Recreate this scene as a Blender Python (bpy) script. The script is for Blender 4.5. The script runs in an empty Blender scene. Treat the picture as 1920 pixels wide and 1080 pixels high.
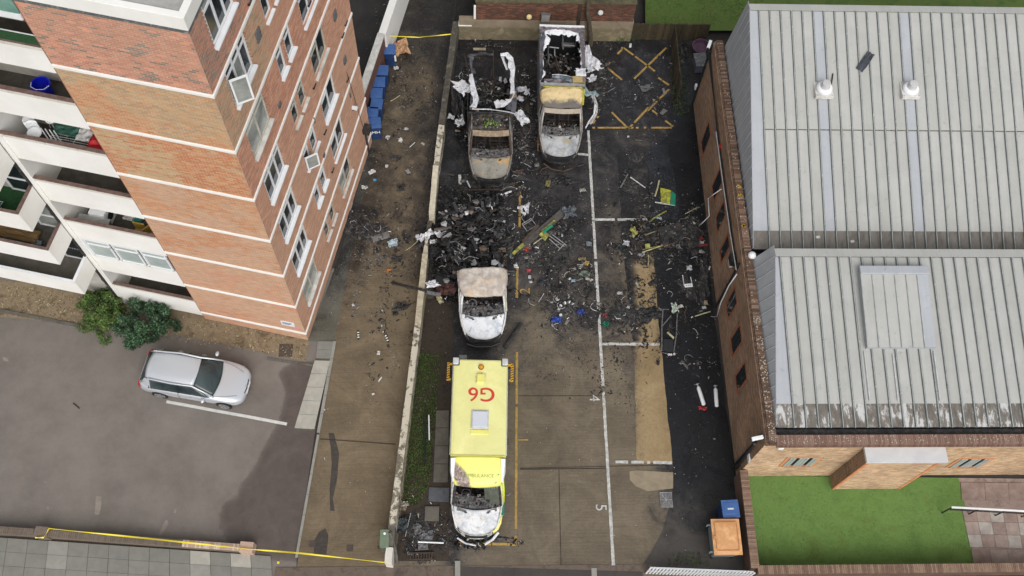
import bpy, bmesh, math, random
from mathutils import Vector, Matrix, noise
rnd = random.Random(7)
S = bpy.context.scene
COL = S.collection
# ------------------------------------------------------------------ camera
F = 1850.0; H = 38.217
R = Matrix(((0.99924007, 0.0021891, 0.03891647),
            (-0.01488881, -0.9012753, 0.43299094),
            (0.03602231, -0.43324132, -0.9005578)))   # world = R @ (right, down, forward)
cam = bpy.data.cameras.new('camera'); co = bpy.data.objects.new('camera', cam); COL.objects.link(co)
cam.sensor_width = 36; cam.lens = F / 1920 * 36; cam.clip_start = .5; cam.clip_end = 400
m = Matrix.Identity(4)
for i in range(3):
    m[i][0] = R[i][0]; m[i][1] = -R[i][1]; m[i][2] = -R[i][2]
m[2][3] = H
co.matrix_world = m; S.camera = co
# ------------------------------------------------------------------ world, sun, exposure
W = bpy.data.worlds.new('World'); S.world = W; W.use_nodes = True
nt = W.node_tree; nt.nodes.clear()
sky = nt.nodes.new('ShaderNodeTexSky'); sky.sky_type = 'NISHITA'; sky.sun_disc = False
sky.sun_elevation = math.radians(47); sky.sun_rotation = math.radians(168); sky.dust_density = 3.0; sky.air_density = 1.0
hs = nt.nodes.new('ShaderNodeHueSaturation'); hs.inputs['Saturation'].default_value = .22
bg = nt.nodes.new('ShaderNodeBackground'); bg.inputs[1].default_value = .15
wo = nt.nodes.new('ShaderNodeOutputWorld')
nt.links.new(sky.outputs[0], hs.inputs['Color']); nt.links.new(hs.outputs[0], bg.inputs[0]); nt.links.new(bg.outputs[0], wo.inputs[0])
sl = bpy.data.lights.new('sun', 'SUN'); sl.energy = 1.55; sl.angle = math.radians(55); sl.color = (1, .97, .93)
so = bpy.data.objects.new('sun', sl); COL.objects.link(so)
d = Vector((.14, -.66, .73)).normalized()      # towards the sun
so.rotation_euler = d.to_track_quat('Z', 'Y').to_euler()
S.view_settings.view_transform = 'Standard'; S.view_settings.look = 'None'
S.view_settings.exposure = 0.08; S.view_settings.gamma = 1; S.view_settings.use_curve_mapping = False
S.cycles.max_bounces = 5; S.cycles.diffuse_bounces = 3

def at(px, py, z=0.0):
    r = R @ Vector((px - 960, py - 540, F)); t = (z - H) / r.z
    return Vector((r.x * t, r.y * t, z))
def lin(c):
    return tuple((v / 255 / 12.92 if v / 255 <= .04045 else ((v / 255 + .055) / 1.055) ** 2.4) for v in c)
def L4(c): return (*lin(c), 1)
def ds(c, k=.25):
    g = sum(c) / 3; return tuple(v + (g - v) * k for v in c)

# ------------------------------------------------------------------ materials
MATS = {}
def newmat(name):
    m = bpy.data.materials.new(name); m.use_nodes = True; MATS[name] = m
    t = m.node_tree; b = t.nodes['Principled BSDF']
    return m, t, b
def nz(t, scale, detail=4, rough=.6, vec=None, dist=0):
    n = t.nodes.new('ShaderNodeTexNoise'); n.inputs['Scale'].default_value = scale
    n.inputs['Detail'].default_value = detail; n.inputs['Roughness'].default_value = rough; n.inputs['Distortion'].default_value = dist
    if vec: t.links.new(vec, n.inputs['Vector'])
    return n.outputs[0]
def mth(t, op, a, b=None, c=None, clamp=False):
    n = t.nodes.new('ShaderNodeMath'); n.operation = op; n.use_clamp = clamp
    for i, v in enumerate((a, b, c)):
        if v is None: continue
        if isinstance(v, (int, float)): n.inputs[i].default_value = v
        else: t.links.new(v, n.inputs[i])
    return n.outputs[0]
def mixc(t, f, a, b, mode='MIX'):
    n = t.nodes.new('ShaderNodeMix'); n.data_type = 'RGBA'; n.blend_type = mode
    for s, v in ((n.inputs[0], f), (n.inputs[6], a), (n.inputs[7], b)):
        if isinstance(v, (int, float)): s.default_value = v
        elif isinstance(v, tuple): s.default_value = v
        else: t.links.new(v, s)
    return n.outputs[2]
def ramp(t, f, stops):
    n = t.nodes.new('ShaderNodeValToRGB'); e = n.color_ramp.elements
    while len(e) < len(stops): e.new(.5)
    for k, (p, c) in enumerate(stops): e[k].position = p; e[k].color = c
    t.links.new(f, n.inputs[0]); return n.outputs[0]
def sstep(t, f, lo, hi):
    n = t.nodes.new('ShaderNodeMapRange'); n.interpolation_type = 'SMOOTHSTEP'
    n.inputs[1].default_value = lo; n.inputs[2].default_value = hi
    t.links.new(f, n.inputs[0]); return n.outputs[0]
def pos(t): return t.nodes.new('ShaderNodeNewGeometry').outputs['Position']
def bump(t, b, h, strength=.3, dist=.02):
    n = t.nodes.new('ShaderNodeBump'); n.inputs['Strength'].default_value = strength; n.inputs['Distance'].default_value = dist
    t.links.new(h, n.inputs['Height']); t.links.new(n.outputs[0], b.inputs['Normal'])
def pm(name, c1, c2, scale=2.0, rough=.7, bmp=.15, bscale=30, metal=0, c3=None, spk=.08, spkscale=60, coat=0):
    """two or three colours mixed by world-space noise, speckle, fine relief"""
    m, t, b = newmat(name); p = pos(t)
    c1, c2 = (ds(c1, .1), ds(c2, .1)); f = nz(t, scale, 5, .62, p, .4)
    st = [(.32, L4(c1)), (.66, L4(c2))]
    if c3: st = [(.28, L4(c1)), (.5, L4(c2)), (.7, L4(c3))]
    c = ramp(t, f, st)
    if spk:
        s = nz(t, spkscale, 2, .7, p)
        g = mth(t, 'MULTIPLY_ADD', s, spk * 4, 1 - spk * 2)
        c = mixc(t, 1.0, c, g, 'MULTIPLY')
    t.links.new(c, b.inputs['Base Color']); b.inputs['Roughness'].default_value = rough; b.inputs['Metallic'].default_value = metal
    if coat: b.inputs['Coat Weight'].default_value = coat; b.inputs['Coat Roughness'].default_value = .12
    if bmp: bump(t, b, nz(t, bscale, 3, .6, p), bmp)
    return m
def flat(name, c, rough=.5, metal=0, coat=0): return pm(name, c, tuple(max(0, v - 10) for v in c), 3, rough, .04, 40, metal, None, .02, 80, coat)
def groundmat(name, cols, sootc, ribs=None, speck=.12, dryrough=.85, wetrough=.42, thr=(.42, .72), fine=90, amp=.9, specks=None):
    """surface + soot deposit whose extent is a mesh attribute broken up by noise"""
    m, t, b = newmat(name); p = pos(t)
    cols = [ds(q, .2) for q in cols]
    f = nz(t, .55, 7, .7, p, .6 if amp >= .5 else .0)
    c = ramp(t, f, [(.3, L4(cols[0])), (.5, L4(cols[1])), (.7, L4(cols[2]))])
    s = nz(t, fine, 2, .8, p)
    c = mixc(t, 1.0, c, mth(t, 'MULTIPLY_ADD', s, speck * 4, 1 - speck * 2), 'MULTIPLY')
    if specks:
        v = t.nodes.new('ShaderNodeTexVoronoi'); v.inputs['Scale'].default_value = specks[0]; t.links.new(p, v.inputs['Vector'])
        k = mth(t, 'LESS_THAN', v.outputs['Distance'], specks[1])
        c = mixc(t, mth(t, 'MULTIPLY', k, specks[3]), c, L4(specks[2]))
    hgt = s
    if ribs:
        sep = t.nodes.new('ShaderNodeSeparateXYZ'); t.links.new(p, sep.inputs[0])
        w = mth(t, 'SINE', mth(t, 'ADD', mth(t, 'MULTIPLY', sep.outputs[1], ribs), mth(t, 'MULTIPLY', nz(t, 1.6, 4, .7, p), 14)))
        c = mixc(t, 1.0, c, mth(t, 'MULTIPLY_ADD', w, .016, .99), 'MULTIPLY')
        mp = t.nodes.new('ShaderNodeMapping'); mp.inputs['Scale'].default_value = (.5, 9, 1); t.links.new(p, mp.inputs[0])
        c = mixc(t, 1.0, c, mth(t, 'MULTIPLY_ADD', nz(t, 1.3, 5, .75, mp.outputs[0]), .6, .7), 'MULTIPLY')
        hgt = mth(t, 'ADD', s, mth(t, 'MULTIPLY', w, .25))
    if amp >= .5: c = mixc(t, 1.0, c, mth(t, 'MULTIPLY_ADD', nz(t, 9, 6, .8, p, .3), .8, .62), 'MULTIPLY')
    a = t.nodes.new('ShaderNodeAttribute'); a.attribute_name = 'soot'
    n1 = nz(t, 1.1, 9, .72, p, .5); n2 = nz(t, 7, 6, .75, p, .3)
    k = mth(t, 'ADD', a.outputs['Fac'], mth(t, 'MULTIPLY_ADD', n1, amp, -amp * .5))
    k = mth(t, 'ADD', k, mth(t, 'MULTIPLY_ADD', n2, .5, -.25))
    fac = sstep(t, k, *thr)
    sc = ramp(t, nz(t, 1.4, 9, .78, p, .8), [(.34, L4(sootc[0])), (.50, L4(sootc[1])), (.64, L4(sootc[2]))])
    cov = mth(t, 'MULTIPLY_ADD', sstep(t, a.outputs['Fac'], .5, .95), .28, .66)
    c2 = mixc(t, mth(t, 'MULTIPLY', fac, cov), c, sc)
    if thr[1] > .65 and not (amp < .5):
        on = sstep(t, mth(t, 'ADD', a.outputs['Fac'], mth(t, 'MULTIPLY_ADD', nz(t, .8, 4, .6, p, .8), 1.6, -.8)), .34, .95)
        s1 = sstep(t, mth(t, 'ADD', nz(t, 13, 7, .82, p, .6), mth(t, 'MULTIPLY', nz(t, 1.3, 3, .6, p), .30)), .585, .64)
        s2 = sstep(t, mth(t, 'ADD', nz(t, 4.2, 8, .8, p, 1.0), mth(t, 'MULTIPLY', a.outputs['Fac'], .12)), .585, .66)
        dk = mth(t, 'MULTIPLY', mth(t, 'MAXIMUM', s1, mth(t, 'MULTIPLY', s2, .75)), on)
        c2 = mixc(t, mth(t, 'MULTIPLY', dk, .86), c2, L4((20, 20, 22)))
        s3 = sstep(t, nz(t, 19, 6, .85, p, .2), .58, .66)
        c2 = mixc(t, mth(t, 'MULTIPLY', mth(t, 'MULTIPLY', s3, on), .3), c2, L4((122, 120, 116)))
        fac = mth(t, 'MAXIMUM', fac, dk)
    t.links.new(c2, b.inputs['Base Color'])
    pud = sstep(t, nz(t, .9, 3, .5, p, .5), .5, .62)
    r = mth(t, 'MULTIPLY_ADD', fac, wetrough - dryrough, dryrough)
    r = mth(t, 'SUBTRACT', r, mth(t, 'MULTIPLY', mth(t, 'MULTIPLY', fac, pud), .16))
    t.links.new(r, b.inputs['Roughness'])
    bump(t, b, hgt, .35, .012)
    return m
def vmat(name, rough=.6, metal=0, nb=.2, nscale=25, vary=.25, spec=.5):
    """colour from the mesh attribute, broken by noise"""
    m, t, b = newmat(name); p = pos(t)
    a = t.nodes.new('ShaderNodeAttribute'); a.attribute_name = 'Col'
    g = mth(t, 'MULTIPLY_ADD', nz(t, nscale, 4, .7, p), vary * 2, 1 - vary)
    t.links.new(mixc(t, 1.0, a.outputs['Color'], g, 'MULTIPLY'), b.inputs['Base Color'])
    b.inputs['Roughness'].default_value = rough; b.inputs['Metallic'].default_value = metal
    if nb: bump(t, b, nz(t, nscale * 1.5, 3, .6, p), nb)
    return m
def ashmat(name, paint, bare, rust, black, lo=.42, scale=3.0, rough=.8, ax=None, ax_lo=0, ax_hi=1, flip=False):
    """burnt paint: paint / white ash / rust / black mottled, optionally growing along an object axis"""
    m, t, b = newmat(name)
    tc = t.nodes.new('ShaderNodeTexCoord'); p = tc.outputs['Object']
    n = nz(t, scale, 8, .7, p, .6); n2 = nz(t, scale * 3.3, 6, .75, p, .4); n3 = nz(t, scale * .6, 4, .6, p, 1.)
    c = mixc(t, sstep(t, n, lo - .08, lo + .1), L4(bare), L4(paint))
    c = mixc(t, mth(t, 'MULTIPLY', sstep(t, n3, .53, .64), .65), c, L4(rust))
    c = mixc(t, mth(t, 'MULTIPLY', sstep(t, n2, .56, .70), .6), c, L4(black))
    if ax is not None:
        sp = t.nodes.new('ShaderNodeSeparateXYZ'); t.links.new(p, sp.inputs[0])
        v = mth(t, 'ADD', sp.outputs[ax], mth(t, 'MULTIPLY_ADD', n, .7, -.35))
        k = sstep(t, v, ax_lo, ax_hi)
        if flip: k = mth(t, 'SUBTRACT', 1.0, k)
        c = mixc(t, mth(t, 'MULTIPLY', k, .92), c, L4(black))
    g = nz(t, 60, 3, .7, p)
    c = mixc(t, 1.0, c, mth(t, 'MULTIPLY_ADD', g, .5, .75), 'MULTIPLY')
    t.links.new(c, b.inputs['Base Color']); b.inputs['Roughness'].default_value = rough
    bump(t, b, n2, .25, .02)
    return m

M = {}
M['cream'] = pm('cream_render', (236, 234, 229), (226, 224, 217), .8, .8, .08, 50, spk=.02)
M['creamside'] = pm('aged_cream_render', (214, 208, 198), (196, 190, 178), 1.5, .85, .1, 50, spk=.03)
M['white'] = flat('white_upvc', (232, 234, 236), .4)
M['sill'] = pm('painted_stone_sill', (214, 212, 206), (176, 172, 164), 3, .8, .15, 40)
M['oldframe'] = pm('weathered_window_paint', (206, 202, 188), (166, 160, 144), 5, .7, .1, 50)
M['brick'] = vmat('brick', .88, 0, .3, 60, .16)
M['mortar'] = pm('mortar', (208, 190, 168), (178, 160, 140), 3, .95, .2, 80)
M['glassdark'] = pm('dark_window_glass', (20, 26, 29), (46, 54, 58), 1.2, .08, .0, 10, spk=0)
M['glasscurt'] = pm('curtained_window_glass', (120, 126, 122), (172, 174, 168), 1.4, .12, 0, 10, spk=0)
M['frost'] = pm('frosted_glass', (150, 164, 160), (172, 182, 178), 2, .3, .05, 30, spk=.02)
M['greenglass'] = pm('green_frosted_glass', (92, 138, 124), (128, 166, 152), 2, .25, .05, 20)
M['brown'] = pm('brown_painted_coping', (92, 68, 62), (120, 96, 86), 6, .7, .2, 30)
M['soffit'] = pm('dirty_soffit', (120, 122, 120), (80, 84, 84), 6, .9, .2, 30, c3=(150, 150, 146))
M['roofgrey'] = pm('grey_flat_roof_felt', (176, 174, 170), (150, 148, 144), 2, .8, .15, 30)
M['floor'] = pm('balcony_floor', (84, 80, 72), (62, 58, 50), 3, .8, .15, 30)
M['asto'] = pm('artificial_turf', (34, 84, 40), (24, 62, 30), 20, .95, .5, 160)
M['wallwhite'] = pm('painted_inner_wall', (198, 194, 186), (170, 166, 156), 2, .85, .1, 30)
M['redbrown'] = pm('red_brown_brick_strip', (150, 92, 74), (128, 74, 60), 8, .85, .3, 40)
M['black'] = pm('black_plastic', (24, 26, 28), (36, 38, 40), 5, .5, .1, 30, spk=.02)
M['char'] = pm('charred_metal', (20, 20, 21), (44, 42, 42), 6, .7, .4, 30, c3=(78, 74, 72))
M['rusty'] = pm('burnt_rusty_steel', (50, 42, 38), (78, 62, 52), 6, .8, .3, 40, c3=(40, 37, 36))
M['ashgrey'] = pm('grey_ash', (66, 66, 68), (112, 110, 110), 7, .9, .4, 40, c3=(40, 40, 42))
M['ashwhite'] = pm('white_ash_scale', (228, 228, 230), (176, 176, 182), 4, .8, .3, 40)
M['alu'] = pm('bare_aluminium', (190, 190, 188), (150, 150, 148), 5, .45, .1, 40, .5)
M['rail'] = pm('galvanised_rail', (206, 208, 208), (170, 172, 172), 5, .5, .1, 30)
M['grass'] = pm('lawn_turf', (86, 120, 54), (102, 136, 64), .9, .95, .4, 120, c3=(92, 116, 56), spk=.14, spkscale=140)
M['grassdark'] = pm('dark_turf', (58, 84, 28), (78, 102, 38), 1.5, .95, .6, 120, c3=(84, 92, 44), spk=.25, spkscale=120)  # darker, yellower green turf for the far lawn
M['blade'] = vmat('leaf', .8, 0, 0, 20, .3)
M['white_line'] = pm('worn_white_road_paint', (206, 206, 202), (150, 148, 142), 6, .8, .2, 60, spk=.12, spkscale=40)
M['hatch_line'] = pm('worn_hatch_paint', (176, 142, 70), (84, 72, 52), 2.5, .8, .2, 60, c3=(160, 128, 62), spk=.2, spkscale=30)
M['yellow_line'] = pm('worn_yellow_road_paint', (186, 150, 72), (140, 112, 58), 5, .8, .2, 60, spk=.12, spkscale=40)
M['tape'] = flat('yellow_caution_tape', (236, 216, 48), .4)
M['blue'] = pm('blue_bin_plastic', (30, 62, 120), (40, 74, 134), 4, .5, .08, 30, spk=.03)
M['rubber'] = pm('tyre_rubber', (26, 26, 27), (38, 38, 38), 6, .8, .2, 60)
M['red'] = flat('red_plastic', (190, 34, 34), .5)
M['barewall'] = pm('bare_concrete_coping', (96, 90, 80), (70, 66, 58), 3, .9, .3, 40, c3=(120, 112, 98))
M['slab'] = [pm('paving_%s' % n, a, b, 3, .85, .15, 50, spk=.06, spkscale=90) for n, a, b in
             (('grey', (128, 127, 118), (118, 117, 109)), ('dark', (125, 124, 116), (115, 114, 107)), ('pale', (146, 144, 136), (134, 132, 124)), ('buff', (172, 168, 157), (156, 152, 141)), ('worn', (130, 128, 120), (120, 118, 110)))]
M['patio'] = [pm('patio_%s' % n, a, b, 3, .8, .15, 50, spk=.05) for n, a, b in
              (('rose', (156, 136, 126), (130, 110, 102)), ('pink', (168, 150, 140), (142, 126, 118)), ('grey', (180, 173, 164), (148, 142, 135)))]
M['gravel'] = pm('gravel_and_dead_leaves', (116, 102, 80), (140, 122, 96), 2, .95, .8, 110, c3=(90, 78, 60), spk=.3, spkscale=55)
M['soil'] = pm('dark_soil', (44, 38, 32), (62, 52, 42), 4, .95, .5, 50, c3=(34, 30, 28), spk=.2)
M['concgrey'] = pm('grey_concrete', (104, 98, 88), (84, 80, 72), 3, .9, .2, 50, spk=.1)
M['debris'] = vmat('scattered_debris', .75, 0, .2, 30, .3)
M['scrap'] = vmat('scrap', .6, .15, .25, 14, .35)

# ------------------------------------------------------------------ mesh helpers
class MB:
    def __init__(s): s.v = []; s.f = []; s.c = []
    def face(s, pts, c=(1, 1, 1)):
        n = len(s.v); s.v += [tuple(p) for p in pts]; s.f.append(tuple(range(n, n + len(pts)))); s.c.append(c)
    def raw(s, vs, fs, c=(1, 1, 1)):
        n = len(s.v); s.v += [tuple(p) for p in vs]
        for f in fs: s.f.append(tuple(i + n for i in f)); s.c.append(c)
    def box(s, lo, hi, c=(1, 1, 1), M_=None):
        x0, y0, z0 = lo; x1, y1, z1 = hi
        vs = [Vector(p) for p in ((x0, y0, z0), (x1, y0, z0), (x1, y1, z0), (x0, y1, z0), (x0, y0, z1), (x1, y0, z1), (x1, y1, z1), (x0, y1, z1))]
        if M_: vs = [M_ @ v for v in vs]
        s.raw(vs, ((0, 3, 2, 1), (4, 5, 6, 7), (0, 1, 5, 4), (1, 2, 6, 5), (2, 3, 7, 6), (3, 0, 4, 7)), c)
    def cbox(s, c, sz, rot=0, col=(1, 1, 1), tilt=(0, 0)):
        Mx = Matrix.Translation(c) @ Matrix.Rotation(rot, 4, 'Z') @ Matrix.Rotation(tilt[0], 4, 'X') @ Matrix.Rotation(tilt[1], 4, 'Y')
        s.box((-sz[0] / 2, -sz[1] / 2, -sz[2] / 2), (sz[0] / 2, sz[1] / 2, sz[2] / 2), col, Mx)
    def tube(s, pts, r, n=8, c=(1, 1, 1), r1=None, cap=True):
        pts = [Vector(p) for p in pts]; rings = []
        for i, p in enumerate(pts):
            dd = (pts[min(i + 1, len(pts) - 1)] - pts[max(i - 1, 0)])
            dd = dd.normalized() if dd.length > 1e-6 else Vector((0, 0, 1))
            u = dd.cross(Vector((0, 0, 1)));
            if u.length < 1e-3: u = dd.cross(Vector((1, 0, 0)))
            u.normalize(); w = dd.cross(u)
            rr = r if r1 is None else r + (r1 - r) * i / max(1, len(pts) - 1)
            rings.append([p + (u * math.cos(2 * math.pi * k / n) + w * math.sin(2 * math.pi * k / n)) * rr for k in range(n)])
        vs = [v for q in rings for v in q]; fs = []
        for i in range(len(rings) - 1):
            for k in range(n): fs.append((i * n + k, i * n + (k + 1) % n, (i + 1) * n + (k + 1) % n, (i + 1) * n + k))
        if cap: fs.append(tuple(range(n))[::-1]); fs.append(tuple(range((len(rings) - 1) * n, len(rings) * n)))
        s.raw(vs, fs, c)
    def prism(s, poly, z0, z1, c=(1, 1, 1)):
        n = len(poly); vs = [(x, y, z0) for x, y in poly] + [(x, y, z1) for x, y in poly]
        fs = [tuple(range(n))[::-1], tuple(range(n, 2 * n))] + [(k, (k + 1) % n, n + (k + 1) % n, n + k) for k in range(n)]
        s.raw(vs, fs, c)
    def grid(s, fn, nu, nv, c=(1, 1, 1), skip=None):
        vs = [fn(i / nu, j / nv) for j in range(nv + 1) for i in range(nu + 1)]
        fs = [(j * (nu + 1) + i, j * (nu + 1) + i + 1, (j + 1) * (nu + 1) + i + 1, (j + 1) * (nu + 1) + i)
              for j in range(nv) for i in range(nu) if not (skip and skip((i + .5) / nu, (j + .5) / nv))]
        s.raw(vs, fs, c)
    def lathe(s, c0, prof, n=20, c=(1, 1, 1)):
        vs = [(c0[0] + r * math.cos(2 * math.pi * k / n), c0[1] + r * math.sin(2 * math.pi * k / n), c0[2] + z) for r, z in prof for k in range(n)]
        fs = [(i * n + k, i * n + (k + 1) % n, (i + 1) * n + (k + 1) % n, (i + 1) * n + k) for i in range(len(prof) - 1) for k in range(n)]
        fs += [tuple(range(n))[::-1], tuple(range((len(prof) - 1) * n, len(prof) * n))]
        s.raw(vs, fs, c)
    def mesh(s, name, mat):
        me = bpy.data.meshes.new(name); me.from_pydata(s.v, [], s.f)
        mats = mat if isinstance(mat, (list, tuple)) else [mat]
        for q in mats: me.materials.append(q)
        if any(c != (1, 1, 1) for c in s.c):
            at_ = me.color_attributes.new('Col', 'FLOAT_COLOR', 'CORNER'); buf = []
            for f, c in zip(s.f, s.c): buf += [c[0], c[1], c[2], 1.0] * len(f)
            at_.data.foreach_set('color', buf)
        me.update(); return me
    def fix(s, me):
        bm = bmesh.new(); bm.from_mesh(me); bmesh.ops.recalc_face_normals(bm, faces=bm.faces); bm.to_mesh(me); bm.free()
    def build(s, name, mat, parent=None, smooth=False, bevel=0, solid=0, **kw):
        me = s.mesh(name, mat); o = bpy.data.objects.new(name, me); COL.objects.link(o)
        if smooth:
            for p_ in me.polygons: p_.use_smooth = True
        if parent: o.parent = parent
        if solid:
            md = o.modifiers.new('s', 'SOLIDIFY'); md.thickness = solid; md.offset = 0
        if bevel:
            md = o.modifiers.new('b', 'BEVEL'); md.width = bevel; md.segments = 2; md.limit_method = 'ANGLE'
        for k, v in kw.items(): o[k] = v
        return o
def thing(name, label, cat, loc=(0, 0, 0), rz=0, group=None):
    o = bpy.data.objects.new(name, None); COL.objects.link(o); o.location = loc; o.rotation_euler = (0, 0, rz)
    o.empty_display_size = .3; o['label'] = label; o['category'] = cat
    if group: o['group'] = group
    return o
def tag(o, label, cat, group=None):
    o['label'] = label; o['category'] = cat
    if group: o['group'] = group
    return o
def struct(o): o['kind'] = 'structure'; return o
def copy_tree(o, parent=None):
    c = o.copy(); COL.objects.link(c); c.parent = parent
    for ch in list(o.children): copy_tree(ch, c)
    return c
def text_obj(txt, size, name, mat, parent=None, offset=.0, ext=.002):
    cu = bpy.data.curves.new('t', 'FONT'); cu.body = txt; cu.size = size; cu.align_x = 'CENTER'; cu.align_y = 'CENTER'
    cu.offset = offset; cu.extrude = ext
    to = bpy.data.objects.new('t', cu); COL.objects.link(to)
    dg = bpy.context.evaluated_depsgraph_get(); me = bpy.data.meshes.new_from_object(to.evaluated_get(dg))
    bpy.data.objects.remove(to); me.name = name
    me.materials.clear(); me.materials.append(mat)
    o = bpy.data.objects.new(name, me); COL.objects.link(o)
    if parent: o.parent = parent
    return o
def fbm(x, y, z=0.0): return noise.fractal(Vector((x, y, z)), 1.0, 2.0, 4)

# ------------------------------------------------------------------ soot map (stain layout on the ground)
SY = [0, 60, 150, 240, 330, 420, 510, 600, 690, 780, 870, 960, 1050]
SX = list(range(600, 1351, 50))
ST = ["9999999999999999", "8997789888898877", "5565589789877777", "5555699888776899", "6765699977777999", "7865799987766899",
      "7644699866653999", "4422499646663999", "2111288543345999", "1111166433335999", "1111166211112799", "0000177200013556", "1000173100012233"]
def to_px(x, y):
    c = R.transposed() @ Vector((x, y, -H)); return 960 + F * c.x / c.z, 540 + F * c.y / c.z
def soot(x, y):
    px, py = to_px(x, y)
    px = min(max(px, SX[0]), SX[-1] - .01); py = min(max(py, 0), 1049.9)
    i = int((px - 600) // 50); j = max(k for k in range(len(SY) - 1) if SY[k] <= py)
    u = (px - SX[i]) / 50; v = (py - SY[j]) / (SY[j + 1] - SY[j])
    g = lambda a, b: int(ST[b][a])
    return ((g(i, j) * (1 - u) + g(i + 1, j) * u) * (1 - v) + (g(i, j + 1) * (1 - u) + g(i + 1, j + 1) * u) * v) / 9
def interp(pts, y):
    """pts sorted by y: (x,y)"""
    if y <= pts[0][1]: return pts[0][0]
    for a, b in zip(pts, pts[1:]):
        if y <= b[1]: return a[0] + (b[0] - a[0]) * (y - a[1]) / (b[1] - a[1])
    return pts[-1][0]
def patch(name, lpx, rpx, z, mat, dx=.14, dy=.14, sootk=1.0, sooto=0.0, relief=.0, wob=0.0, fade=0.0):
    """sheet between two pixel-traced edge lines on the ground"""
    l = sorted([(at(*p).x, at(*p).y) for p in lpx], key=lambda q: q[1]); r = sorted([(at(*p).x, at(*p).y) for p in rpx], key=lambda q: q[1])
    y0 = max(l[0][1], r[0][1]); y1 = min(l[-1][1], r[-1][1])
    wmax = max(interp(r, y) - interp(l, y) for y in (y0, (y0 + y1) / 2, y1))
    nx = max(1, int(wmax / dx)); ny = max(1, int((y1 - y0) / dy)); vs = []; at_ = []
    for j in range(ny + 1):
        y = y0 + (y1 - y0) * j / ny; a = interp(l, y); b = interp(r, y)
        for i in range(nx + 1):
            x = a + (b - a) * i / nx
            if wob: x += wob * fbm(x * 1.3, y * 1.3, 3)
            vs.append((x, y, z + (relief * fbm(x * 3, y * 3) if relief else 0))); at_.append(min(1.2, soot(x, y) * sootk + sooto + fade * max(0, 1 - i / nx * 2.2) ** 1.3))
    fs = [(j * (nx + 1) + i, j * (nx + 1) + i + 1, (j + 1) * (nx + 1) + i + 1, (j + 1) * (nx + 1) + i) for j in range(ny) for i in range(nx)]
    me = bpy.data.meshes.new(name); me.from_pydata(vs, [], fs); me.materials.append(mat)
    A = me.attributes.new('soot', 'FLOAT', 'POINT'); A.data.foreach_set('value', at_)
    o = bpy.data.objects.new(name, me); COL.objects.link(o); return struct(o)
def polysheet(name, px, z, mat, world=False):
    pts = [(p[0], p[1]) if world else tuple(at(*p)[:2]) for p in px]
    bm = bmesh.new(); f = bm.faces.new([bm.verts.new((x, y, z)) for x, y in pts])
    if f.normal.z < 0 or True: bm.normal_update(); 
    if f.normal.z < 0: f.normal_flip()
    bmesh.ops.triangulate(bm, faces=[f])
    me = bpy.data.meshes.new(name); bm.to_mesh(me); bm.free(); me.materials.append(mat)
    o = bpy.data.objects.new(name, me); COL.objects.link(o); return struct(o)

# ------------------------------------------------------------------ ground
SOOT_SHEEN = ((28, 29, 33), (52, 52, 57), (88, 83, 79))  # soot tones; the palest also paints in the wet sheen
g_base = pm('old_tarmac', (40, 39, 38), (58, 54, 50), 1, .8, .3, 90, spk=.15)
polysheet('ground', [(-110, -90), (110, -90), (110, 130), (-110, 130)], -.03, g_base, True)
g_lot = groundmat('ribbed_concrete', ((88, 76, 60), (106, 93, 74), (124, 110, 88)), SOOT_SHEEN, ribs=52, speck=.14, specks=(30, .10, (170, 155, 130), .35))
g_drive = groundmat('brown_concrete_drive', ((92, 77, 56), (110, 93, 68), (128, 110, 83)), ((44, 40, 36), (62, 55, 48), (84, 76, 68)), ribs=60, speck=.16, specks=(22, .12, (172, 158, 130), .4))
g_sand = groundmat('sandy_worn_concrete', ((132, 108, 70), (152, 126, 84), (168, 144, 102)), SOOT_SHEEN, speck=.2, thr=(.38, .78), amp=.95)
g_tar = groundmat('wet_black_tarmac', ((58, 53, 49), (70, 64, 59), (84, 77, 70)), ((17, 18, 21), (27, 29, 33), (42, 46, 54)), speck=.15, dryrough=.5, wetrough=.34)
g_park = pm('worn_tarmac', (100, 91, 86), (113, 104, 98), .3, .85, .35, 110, c3=(124, 115, 108), spk=.22, spkscale=70)
g_damp = None if True else pm('damp_tarmac', (76, 67, 63), (86, 76, 71), 1.2, .6, .35, 110, spk=.16, spkscale=70)
DAMP = [tuple(at(*q)[:2]) for q in [(590, 676), (549, 680), (530, 690), (521, 702), (529, 716), (536, 738), (522, 790), (500, 826), (483, 862), (466, 890), (449, 912), (444, 930), (418, 944), (410, 966), (412, 990), (424, 1012), (440, 1044), (640, 1060), (640, 800)]]
def damp(x, y):
    ins = False; j = len(DAMP) - 1; dmin = 9
    for i in range(len(DAMP)):
        (ax, ay), (bx, by) = DAMP[i], DAMP[j]
        if (ay > y) != (by > y) and x < (bx - ax) * (y - ay) / (by - ay) + ax: ins = not ins
        t_ = max(0, min(1, ((x - ax) * (bx - ax) + (y - ay) * (by - ay)) / ((bx - ax) ** 2 + (by - ay) ** 2))); dmin = min(dmin, math.hypot(x - ax - t_ * (bx - ax), y - ay - t_ * (by - ay))); j = i
    return .5 + max(-.5, min(.5, (dmin if ins else -dmin) * 1.6))
g_park = groundmat('worn_tarmac', ((104, 95, 87), (116, 107, 99), (126, 117, 108)), ((72, 63, 59), (82, 72, 67), (90, 80, 74)), speck=.2, thr=(.40, .60), amp=.22, fine=60, wetrough=.6)
cp_ = patch('car_park_tarmac', [(-400, 1400), (-400, 500)], [(556, 1400), (556, 1050), (592, 800), (604, 690), (625, 600), (640, 500)], -.012, g_park, .22, .16)
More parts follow.
